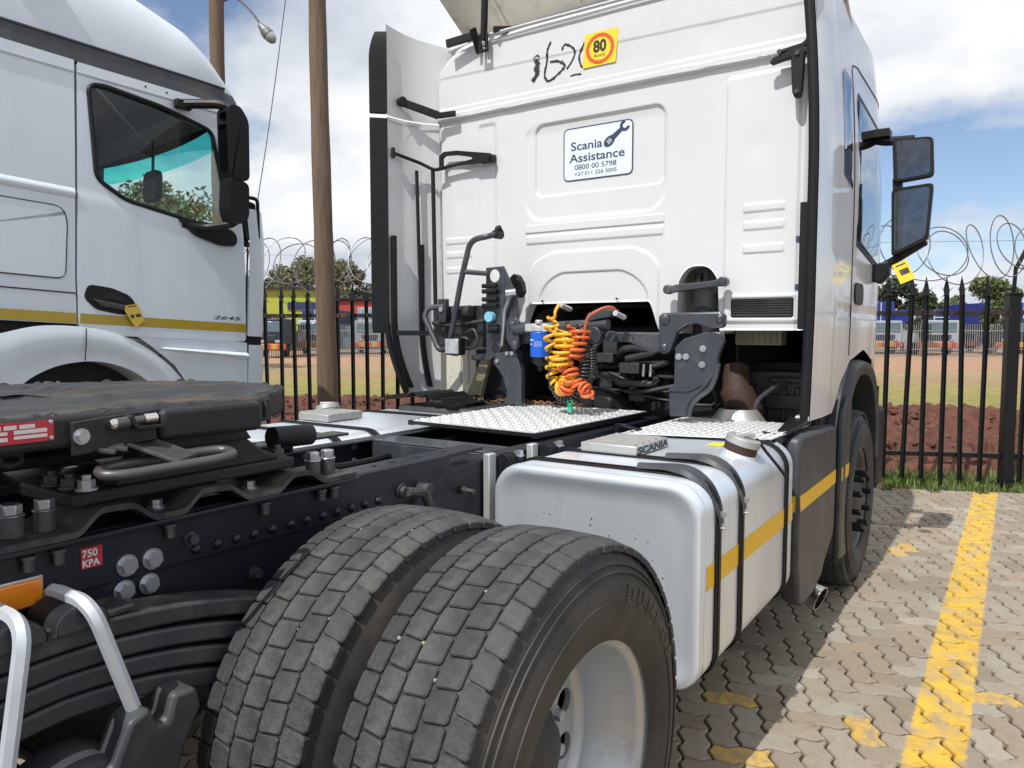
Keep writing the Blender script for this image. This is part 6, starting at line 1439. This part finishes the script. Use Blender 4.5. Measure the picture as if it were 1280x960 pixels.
# ---- wing mirrors of the main truck
m = MB(); YM = 5.1
def mirror_head(outl, y, nm, par):
    mm = MB(); c = (sum(p[0] for p in outl)/len(outl), sum(p[1] for p in outl)/len(outl)); n_ = len(outl)
    rings = [(1.0, y), (1.03, y+.02), (.98, y+.09), (.7, y+.14), (.25, y+.155)]
    for s, yy in rings: mm.v += [(c[0]+(p[0]-c[0])*s, yy, c[1]+(p[1]-c[1])*s) for p in outl]
    for k in range(len(rings)-1): mm.f += [(k*n_+i, k*n_+(i+1) % n_, (k+1)*n_+(i+1) % n_, (k+1)*n_+i) for i in range(n_)]
    mm.f += [tuple(range((len(rings)-1)*n_, len(rings)*n_)), tuple(range(n_))]
    h = mm.obj(nm, M['rubber'], par, angle=50)
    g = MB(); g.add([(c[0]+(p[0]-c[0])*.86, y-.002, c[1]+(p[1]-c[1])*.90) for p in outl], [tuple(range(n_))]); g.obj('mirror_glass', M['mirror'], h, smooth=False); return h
def rpoly(P, r=.02): 
    Q = [(p[0],0,p[1]) for p in P]; out = []
    n_ = len(Q)
    for i in range(n_):
        a, b_, c = Vector(Q[i-1]), Vector(Q[i]), Vector(Q[(i+1) % n_]); s, e = b_+(a-b_).normalized()*r, b_+(c-b_).normalized()*r
        for t in (0,.25,.5,.75,1): q = s*(1-t)**2+b_*2*t*(1-t)+e*t*t; out.append((q.x, q.z))
    return out
mh = mirror_head(rpoly([(-.665,2.662),(-.452,2.650),(-.440,2.425),(-.650,2.405)], .03), YM, 'mirror_head', truck); mh['label'] = 'upper square head of the near wing mirror'
mh2 = mirror_head(rpoly([(-.660,2.365),(-.440,2.380),(-.458,2.055),(-.648,1.965)], .03), YM, 'mirror_head', truck); mh2['label'] = 'lower tall head of the near wing mirror'
m = MB(); m.bar((-.635,YM+.05,2.43),(-.630,YM+.05,2.35), .06, .05); m.obj('head_link', M['rubber'], mh); m = MB(); m.tube(rounded([(-.80,5.15,2.70),(-.72,5.13,2.66),(-.55,5.15,2.655)], .04), .028, 10); m.box((-.78,5.08,2.68),(-.68,5.2,2.73)); m.obj('upper_arm', M['rubber'], mh, bevel=.004)
m = MB(); m.tube(rounded([(-.74,5.16,1.89),(-.66,5.15,1.93),(-.47,5.15,2.05)], .05), .026, 10); m.prism([(-.76,1.82),(-.71,1.80),(-.66,1.86),(-.66,1.94),(-.75,1.92)], 'y', 5.10, 5.22); m.obj('lower_arm', M['rubber'], mh2, bevel=.01)
m = MB(); c = Vector((-.575,5.06,1.865)); Rt = Matrix.Rotation(radians(-24), 3, 'Y') @ Matrix.Rotation(radians(15), 3, 'Z'); m.obox(c, (.085,.002,.125), Rt)
tg = m.obj('key_tag', M['tagyellow']); tag(tg, 'yellow card tag hanging from the wing mirror of the white cab', 'tag', 'yellow stock tags')
m = MB(); m.obox(c+Rt @ Vector((.005,-.0015,.0)), (.05,.0006,.035), Rt); m.obox(c+Rt @ Vector((0,-.0015,.045)), (.055,.0006,.008), Rt); m.obj('print', M['chassis_dusty'], tg)
# ================================================================== WHITE TRUCK ON THE LEFT
lt = thing('parked_truck', (-4.55, 2.3, 0), 'white truck with mustard side stripe and black mirrors parked on the left', 'truck', local=True)
lt.rotation_euler = (radians(-3.0), 0, radians(-7.0))
WT = M['white2']
def lx(y, z):                                       # outer skin of the cab side
    return -.05*max(0, (z-2.3))**1.6*.6 - .55*max(0, y-.80)**2.2 - .012*sstep(1.70, 1.60, z)*0
def lpanel(name, outl, off, mt, par, K=8, lab=None):
    mm = MB(); n_ = len(outl); c = (sum(p[0] for p in outl)/n_, sum(p[1] for p in outl)/n_)
    for k in range(K+1):
        for p in outl:
            y, z = c[0]+(p[0]-c[0])*k/K, c[1]+(p[1]-c[1])*k/K; mm.v.append((lx(y, z)+off, y, z))
    for k in range(K): mm.f += [(k*n_+i, k*n_+(i+1) % n_, (k+1)*n_+(i+1) % n_, (k+1)*n_+i) for i in range(n_)]
    b0 = len(mm.v); mm.v += [(lx(*p)+off-.03, p[0], p[1]) for p in outl]; mm.f += [(K*n_+i, K*n_+(i+1) % n_, b0+(i+1) % n_, b0+i) for i in range(n_)]
    return mm.obj(name, mt, par, angle=40, label=lab)
def dens(P, step=.04):
    out = []; n_ = len(P)
    for i in range(n_):
        a, b_ = Vector((*P[i], 0)), Vector((*P[(i+1) % n_], 0)); k = max(1, int((b_-a).length/step)); out += [tuple((a.lerp(b_, t/k))[:2]) for t in range(k)]
    return out
winP = [(p[0], p[1]) for p in rpoly([(-.095,2.945),(-.02,2.965),(.33,2.935),(.66,2.865),(.735,2.55),(.775,2.245),(.55,2.25),(.12,2.315),(-.045,2.41)], .05)]
# door: ring between the window opening and the outer door edge
doorP = rpoly([(-.155,3.06),(.70,3.06),(.86,2.60),(.915,2.0),(.935,1.49),(-.125,1.49),(-.14,1.8)], .03)
def ringpanel(name, outer, inner, off, mt, par):
    c = (sum(p[0] for p in inner)/len(inner), sum(p[1] for p in inner)/len(inner)); N_ = 160
    def hit(poly, a):
        d = Vector((cos(a), sin(a))); best = None
        for i in range(len(poly)):
            p, q = Vector(poly[i])-Vector(c), Vector(poly[(i+1) % len(poly)])-Vector(c); e = q-p; den = d.x*e.y-d.y*e.x
            if abs(den) < 1e-9: continue
            t = (p.x*e.y-p.y*e.x)/den; s = (p.x*d.y-p.y*d.x)/den
            if t > 0 and -1e-6 <= s <= 1+1e-6 and (best is None or t > best): best = t
        return (c[0]+d.x*best, c[1]+d.y*best)
    mm = MB(); K = 14
    angs = [2*pi*k/N_ for k in range(N_)]+[atan2(p[1]-c[1], p[0]-c[0]) % (2*pi) for p in outer]; angs = sorted(set(round(a, 5) for a in angs)); N_ = len(angs)
    for a in angs:
        i_, o_ = hit(inner, a), hit(outer, a)
        for k in range(K+1):
            y, z = i_[0]+(o_[0]-i_[0])*k/K, i_[1]+(o_[1]-i_[1])*k/K; x = lx(y, z)+off
            x += -.010*sstep(2.975, 2.99, z)*0 + .008*(1-sstep(2.27-.20*y*.3, 2.33-.06*y, z))
            mm.v.append((x, y, z))
        mm.v.append((lx(*o_)-.04, o_[0], o_[1]))
    for i in range(N_):
        j = (i+1) % N_; mm.f += [(i*(K+2)+k, j*(K+2)+k, j*(K+2)+k+1, i*(K+2)+k+1) for k in range(K+1)]
    return mm.obj(name, mt, par, angle=45)
door = ringpanel('door', doorP, winP, .0, WT, lt)
# cab body panels behind and before the door
bodyP = dens([(-1.35,3.075),(-.170,3.065),(-.150,1.8),(-.137,1.548),(-1.35,1.548)])
body = lpanel('cab_body', bodyP, .0, WT, lt, 10, 'white sleeper section of the cab side')
for nm, pts, r in (('locker_hatch', [(-1.3,2.225),(-.225,2.215),(-.198,2.14),(-.203,1.805),(-1.3,1.805)], .05),):
    P = rpoly(pts, r); lpanel(nm, dens(P, .05), .006, WT, body, 6)
    mm = MB(); mm.tube([(lx(*p)+.0055, p[0], p[1]) for p in dens(P, .03)], .0035, 5, closed=True); mm.obj('hatch_gap', M['chassis'], body)
mm = MB(); mm.tube([(.004, -1.35, 1.735), (.004, -.145, 1.727)], .004, 5); mm.obj('panel_gap', M['black'], body)
mm = MB(); mm.grid(lambda u, v: (.014*sin(pi*v), -1.35+1.19*u, 2.27+.06*v+.02*(1-u)), 20, 8); mm.obj('swage', WT, body)
for par, y0, y1 in ((body, -1.35, -.172), (door, -.155, .70)):
    mm = MB(); mm.grid(lambda u, v: (lx(y0+(y1-y0)*u, 3.0+v*.055)+.010+.0*v, y0+(y1-y0)*u, 2.998+v*.058), 20, 3); mm.grid(lambda u, v: (lx(y0+(y1-y0)*u, 3.0)+.010*(1-v), y0+(y1-y0)*u, 2.998-.012*v), 20, 2); mm.obj('drip_rail', WT, par)
for y in (.23, .36): mm = MB(); mm.cyl((lx(y,3.03)+.004,y,3.028),(lx(y,3.03)+.0112,y,3.028),.007,10); mm.obj('rail_hole', M['black'], door)
# seal, glass
mm = MB(); mm.tube([(lx(*p)+.002, p[0], p[1]) for p in dens(winP, .03)], .014, 6, closed=True); mm.obj('window_seal', M['rubber'], door, angle=80)
lpanel('door_window', dens(winP, .05), -.012, M['glass'], door, 4)
for k in list(door.children):
    pass
# stripe
for par, y0, y1 in ((body, -1.35, -.14), (door, -.122, .932)):
    mm = MB(); mm.grid(lambda u, v: (lx(y0+(y1-y0)*u, 1.59)+.0095+.0003*0, y0+(y1-y0)*u, 1.553+.058*v), 30, 1); mm.obj('side_stripe', M['stripe'], par, smooth=False)
fitp = (lx(.70,1.64)+.0095, .690, 1.632)
fit_text('2645', .20, .024, fitp, M['plastic'], door, bold=.012, ux=(0,1,0), uy=(0,0,1), shear=.25)
# handle
hP = rpoly([(-.108,1.705),(-.085,1.785),(.05,1.775),(.155,1.738),(.195,1.68),(.185,1.625),(.10,1.618),(-.04,1.64)], .03)
h_ = lpanel('door_handle', hP, .012, M['rubber'], door, 3)
mm = MB(); mm.prism([(-.06,1.70),(.16,1.672),(.175,1.655),(.165,1.64),(-.02,1.66)], 'x', .014, .034); mm.obj('grip', M['plastic'], h_, bevel=.006)
mm = MB(); mm.prism([(.0,1.745),(.10,1.735),(.14,1.70),(.0,1.71)], 'x', .013, .0145); mm.obj('grip_recess', M['black'], h_)
# roof band and high roof
mm = MB()
def band(u, v):
    y = -1.35+2.12*u; return (lx(y, 3.1)-.012-.018*v-.25*max(0, y-.55)**2, y, 3.066+.125*v)
mm.grid(band, 40, 4); mm.grid(lambda u, v: (band(u, 1)[0]-.04*v*0+.012*sin(pi*v), -1.35+2.12*u, 3.172+.02*v), 40, 4); mm.obj('roof_band', M['plastic'], lt, angle=50)
def roofz(y):
    pts = [(-1.4,3.92),(-.3,3.86),(.25,3.71),(.54,3.595),(.71,3.47),(.84,3.31),(.92,3.16),(.96,3.09)]
    for (a, b_), (c, d) in zip(pts, pts[1:]):
        if y <= c: return b_+(d-b_)*(y-a)/(c-a)
    return 3.09
def roof(u, v):
    y = -1.35+2.31*u; zt = roofz(y); x0 = -.06-.55*max(0, y-.45)**2; xm = -2.34-x0
    if v <= .5:
        t = v/.5; a = t*pi/2; w = (-1.17-x0)
        x = x0+w*(1-(1-t)**1.0)*0 + (x0-.10*sin(a)*0); 
        x = x0 - .42*(1-cos(a))**1.3 - (abs(w)-.42)*max(0, (t-.55)/.45)**1.5; z = min(3.185, zt)+max(0, zt-3.185)*sin(a)**.95
    else:
        y2, t = y, (1-v)/.5; a = t*pi/2; w = (-1.17-x0)
        x = -2.34-(x0 - .42*(1-cos(a))**1.3 - (abs(w)-.42)*max(0, (t-.55)/.45)**1.5); z = min(3.185, zt)+max(0, zt-3.185)*sin(a)**.95
    return (x, y, z)
mm = MB(); mm.grid(roof, 60, 48); rf = mm.obj('high_roof', WT, lt, angle=50)
mm = MB(); mm.tube([(-.06,-.5,3.43),(-.055,-.36,3.425),(-.055,-.24,3.44)], .022, 8); mm.obj('side_lamp', M['rubber'], rf)
# fender with wheel arch, lower body
def archz(y, r, zc): d = y-.0; return zc+sqrt(max(0, r*r-d*d))
oF = [(-.62,1.44),(-.52,1.475),(-.33,1.527),(-.10,1.532),(.10,1.497),(.28,1.41),(.42,1.30),(.52,1.17),(.56,1.0)]; iF = [(-.62,1.0),(-.46,1.14),(-.36,1.235),(-.22,1.305),(-.05,1.332),(.10,1.31),(.24,1.245),(.36,1.13),(.42,1.0)]
mm = MB(); n_ = len(oF); K = 8
OO = smoothpath([(0,*p) for p in oF], 6); II = smoothpath([(0,*p) for p in iF], 6)
for a, b_ in zip(OO, II):
    for k in range(K+1):
        t = k/K; p = a.lerp(b_, t); mm.v.append((.012+.020*sin(pi*min(1, t*1.4))*(1-t*.4)-.02*t, p.y, p.z))
    mm.v.append((-.30, b_.y, b_.z))
for i in range(len(OO)-1): mm.f += [(i*(K+2)+k, (i+1)*(K+2)+k, (i+1)*(K+2)+k+1, i*(K+2)+k+1) for k in range(K+1)]
fd = mm.obj('wheel_fender', WT, lt, angle=50)
mm = MB(); mm.tube([(.034, -.098, 1.525), (.036, -.098, 1.43), (.02, -.097, 1.335)], .0035, 5); mm.obj('fender_gap', M['chassis'], fd)
mm = MB(); mm.box((-.5,-.7,1.0),(-.32,.5,1.38)); mm.obj('arch_liner', M['black'], lt)
lpanel('side_sill', dens([(-1.35,1.535),(-.62,1.535),(-.62,1.455),(-.75,1.38),(-.85,1.20),(-1.35,1.20)]), -.01, WT, lt, 4)
mm = MB(); P = [(.125,1.545),(.945,1.482),(.95,1.40),(.96,1.0),(.56,1.0),(.54,1.18),(.44,1.32),(.29,1.435)]
lp_ = lpanel('step_panel', dens(P, .05), .005, WT, lt, 8)
mm = MB(); mm.grid(lambda u, v: (.008+.035*sin(pi*v)*sstep(0,.2,u), .34+.60*u, 1.415-.045*u+.045*v*(.4+.6*u)), 20, 8); mm.obj('swage', WT, lp_)
# front corner: air deflector, bumper
mm = MB()
def corner(u, v):
    z = 1.53+v*.88; a = u*pi/2; y = .955+.20*sin(a); x = -.012-.26*(1-cos(a))**1.3-.03*max(0, v-.6); return (x, y-.10*max(0, v-.75), z)
mm.grid(corner, 12, 20); mm.obj('corner_deflector', WT, lt, angle=60)
mm = MB(); mm.grid(lambda u, v: (-.005-.30*(1-cos(u*pi/2))**1.3-.01*v, .965+.21*sin(u*pi/2), .95+v*.52), 12, 10); mm.obj('bumper', WT, lt, angle=60)
mm = MB(); mm.box((-2.2,1.05,.6),(-.35,1.2,2.0)); mm.box((-2.30,.9,2.0),(-.30,1.0,2.18)); mm.obj('front_panel', WT, lt, bevel=.03)
mm = MB(); mm.tube([(-.015,.94+.0*k,1.50+.1*k) for k in range(8)], .006, 6); mm.tube(smoothpath([(-.02,.935,2.2),(-.06,.90,2.5),(-.12,.84,2.8),(-.16,.78,3.05)], 5), .012, 6); mm.obj('pillar_gap', M['black'], lt)
mm = MB(); mm.grid(lambda u, v: (-.055-.10*u-.06*v, .93+.03*u-.16*v*v, 2.15+.90*v), 6, 14); mm.obj('windscreen_pillar', WT, lt, angle=60)
mm = MB(); mm.box((-.16,.955,1.40),(-.05,1.08,1.535)); mm.obj('corner_grille', M['black'], lt)
# cab interior and windscreen
mm = MB(); mm.box((-2.33,-1.35,1.5),(-2.31,-.15,3.1)); mm.box((-2.33,-.15,1.5),(-2.31,.95,2.2)); mm.box((-2.33,-1.35,1.5),(-.05,-1.33,3.1)); mm.box((-2.31,-1.33,1.5),(-.08,.9,1.55)); mm.obj('interior_shell', M['interior'], lt)
mm = MB(); mm.box((-2.31,-1.33,3.06),(-.12,.62,3.10)); mm.box((-2.31,.45,2.92),(-.15,.70,3.06)); mm.obj('roof_lining', M['liner'], lt)
mm = MB(); mm.grid(lambda u, v: (-2.33, -.15+1.05*u, 3.06-.05*v), 2, 2); mm.box((-2.34,-.20,2.1),(-2.30,-.08,3.1)); mm.box((-2.34,.70,2.1),(-2.30,.86,3.05)); mm.obj('far_door_frame', M['interior'], lt)
mm = MB(); mm.prism([(.35,1.55),(.92,1.55),(.92,2.22),(.72,2.27),(.50,2.20),(.42,1.95)], 'x', -2.25, -.10); mm.obj('dashboard', M['interior'], lt, bevel=.03)
def shield(u, v): 
    x = -2.27+2.10*u; return (x, .95-.22*v+.10*(1-(2*u-1)**2), 2.20+.82*v)
mm = MB(); mm.grid(lambda u, v: shield(u, v*.74), 20, 10); mm.obj('windscreen', M['shield'], lt, angle=80)
mm = MB(); mm.grid(lambda u, v: shield(u, .74+v*.16), 20, 4); mm.obj('windscreen_band', M['shieldtint'], lt, angle=80)
mm = MB(); mm.grid(lambda u, v: shield(u, .90+v*.12), 20, 3); mm.obj('header_rail', M['interior'], lt)
mm = MB(); c_ = Vector((-.62,.44,2.25)); nn_ = Vector((0,-.62,.78)).normalized(); a_ = Vector((1,0,0)); b_ = nn_.cross(a_)
mm.tube([c_+(a_*cos(2*pi*k/40)+b_*sin(2*pi*k/40))*.225 for k in range(40)], .018, 8, closed=True); mm.bar(c_-a_*.2, c_+a_*.2, .05, .02, nn_); mm.bar(c_, c_-b_*.2, .05, .02); mm.cyl(c_, c_-nn_*.3, .05, 12); mm.obj('steering_wheel', M['rubber'], lt)
mm = MB(); mm.box((-.95,-.35,1.9),(-.42,.02,2.05)); mm.box((-.93,-.42,2.0),(-.44,-.28,2.55)); mm.box((-.80,-.42,2.56),(-.58,-.32,2.72)); mm.obj('driver_seat', M['interior'], lt, bevel=.04)
mm = MB(); mm.box((-1.9,-.35,1.9),(-1.4,.02,2.05)); mm.box((-1.88,-.42,2.0),(-1.42,-.28,2.55)); mm.obj('passenger_seat', M['interior'], lt, bevel=.04)
mm = MB(); mm.prism(rrect(-.90,-.66,2.48,2.70,.06), 'y', .60, .64); mm.tube([(-.78,.62,2.7),(-.78,.62,2.93)], .012, 6); mm.obj('inner_mirror', M['rubber'], lt, bevel=.01)
# door mirror
mm = MB(); mm.tube(rounded([(lx(.52,3.0)-.0,.42,2.975),(.06,.50,2.985),(.20,.60,2.985),(.255,.66,2.96)], .05), .030, 10); mm.box((.0,.40,2.945),(.045,.50,3.0)); ma = mm.obj('mirror_arm', M['rubber'], lt, bevel=.006, label='black upper mirror arm of the left truck')
mm = MB(); mm.prism(rpoly([(.605,2.965),(.685,2.985),(.752,2.90),(.768,2.52),(.66,2.50),(.63,2.56)], .04), 'x', .155, .295); mh_ = mm.obj('mirror_head', M['rubber'], lt, bevel=.035, seg=4, label='tall black mirror housing of the left truck')
mm = MB(); mm.prism(rpoly([(.640,2.535),(.70,2.515),(.765,2.50),(.770,2.28),(.73,2.235),(.665,2.245),(.635,2.33)], .035), 'x', .155, .295); mh2_ = mm.obj('mirror_head', M['rubber'], lt, bevel=.035, seg=4, label='lower black mirror housing of the left truck')
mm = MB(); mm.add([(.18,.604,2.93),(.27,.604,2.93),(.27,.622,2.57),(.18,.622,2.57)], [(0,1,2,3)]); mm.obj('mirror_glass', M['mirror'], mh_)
mm = MB(); mm.tube(rounded([(.0,.47,2.225),(.05,.60,2.215),(.20,.70,2.24),(.24,.72,2.27)], .05), .024, 10); mm.prism(rpoly([(.43,2.255),(.62,2.245),(.80,2.235),(.84,2.19),(.83,2.13),(.72,2.12),(.55,2.16)], .03), 'x', -.01, .035); mm.obj('lower_arm', M['rubber'], mh2_, bevel=.012)
mm = MB(); mm.tube(rounded([(-.10,.93,2.50),(-.04,1.02,2.49),(-.04,1.035,2.20),(-.10,.96,2.16)], .03), .014, 8); mm.box((-.12,.90,2.16),(-.04,.955,2.55)); mm.prism(rpoly([(.955,2.47),(1.02,2.46),(1.03,2.21),(.96,2.20)], .02), 'x', -.12, -.06); mm.obj('kerb_mirror', M['rubber'], lt, bevel=.006)
# wheels and chassis stub under the cab
for sx, xc in ((1,-.20), (-1,-2.14)):
    mm = MB(); mm.lathe([(-.15,.30),(-.16,.40),(-.15,.47),(-.13,.51),(.13,.51),(.15,.47),(.16,.40),(.15,.30)], (xc,-.03,.51), 'x', 48); w_ = mm.obj('wheel', M['sidewall'], lt)
    mm = MB(); mm.lathe([(sx*.15,.30),(sx*.12,.28),(sx*.02,.26),(sx*.0,.15),(sx*.08,.12),(sx*.10,0)], (xc,-.03,.51), 'x', 36); mm.obj('rim', M['rim'], w_)
    for k in range(10): mm = MB(); t = 2*pi*k/10; mm.hexbolt((xc+sx*.01,-.03+.17*cos(t),.51+.17*sin(t)), (sx,0,0), .016, .04); mm.obj('wheel_nut', M['spacer'], w_)
mm = MB(); mm.box((-1.60,-3.5,.8),(-.74,1.0,1.05)); mm.cyl((-2.1,-.03,.51),(-.25,-.03,.51),.06,12); mm.obj('chassis', M['chassis'], lt)
mm = MB(); mm.box((-2.33,-1.34,1.5),(-2.335,.95,2.2)); mm.box((-2.34,-1.34,1.2),(-2.33,.95,2.15)); mm.obj('far_side', WT, lt)
# tag on the door handle
O_ = Matrix.Translation((-4.55,2.3,0)) @ Matrix.Rotation(radians(-7), 4, 'Z') @ Matrix.Rotation(radians(-3), 4, 'X')
mm = MB(); P = [(.118,1.675),(.185,1.690),(.232,1.595),(.185,1.545),(.165,1.562),(.115,1.64)]
mm.prism(P, 'x', .037, .039); mm.v = [tuple(O_ @ Vector(p)) for p in mm.v]
t2 = mm.obj('key_tag', mat('pale_yellow_card', (.62,.46,.07), .55, var=.08)); tag(t2, 'pale yellow card tag hanging from the door handle of the left truck', 'tag', 'yellow stock tags')
mm = MB()
for q in (((.13,1.672),(.175,1.682),(.178,1.675),(.133,1.665)), ((.145,1.62),(.165,1.625),(.172,1.605),(.152,1.60)), ((.175,1.625),(.205,1.632),(.212,1.615),(.183,1.608))): mm.add([O_ @ Vector((.0394,*p)) for p in q], [(0,1,2,3)])
mm.obj('print', M['chassis_dusty'], t2, smooth=False)
# ------------------------------------------------------------------ keep to thing > part > sub-part
def depth(o):
    k = 0
    while o.parent is not None: o = o.parent; k += 1
    return k
for o in (s80, ss, vt, sk): o.parent = truck
for o in (cp, hl, tp): o.parent = truck; o.location.z += .009
h_.parent = lt
for o in list(bpy.data.objects):
    while depth(o) > 2: o.parent = o.parent.parent
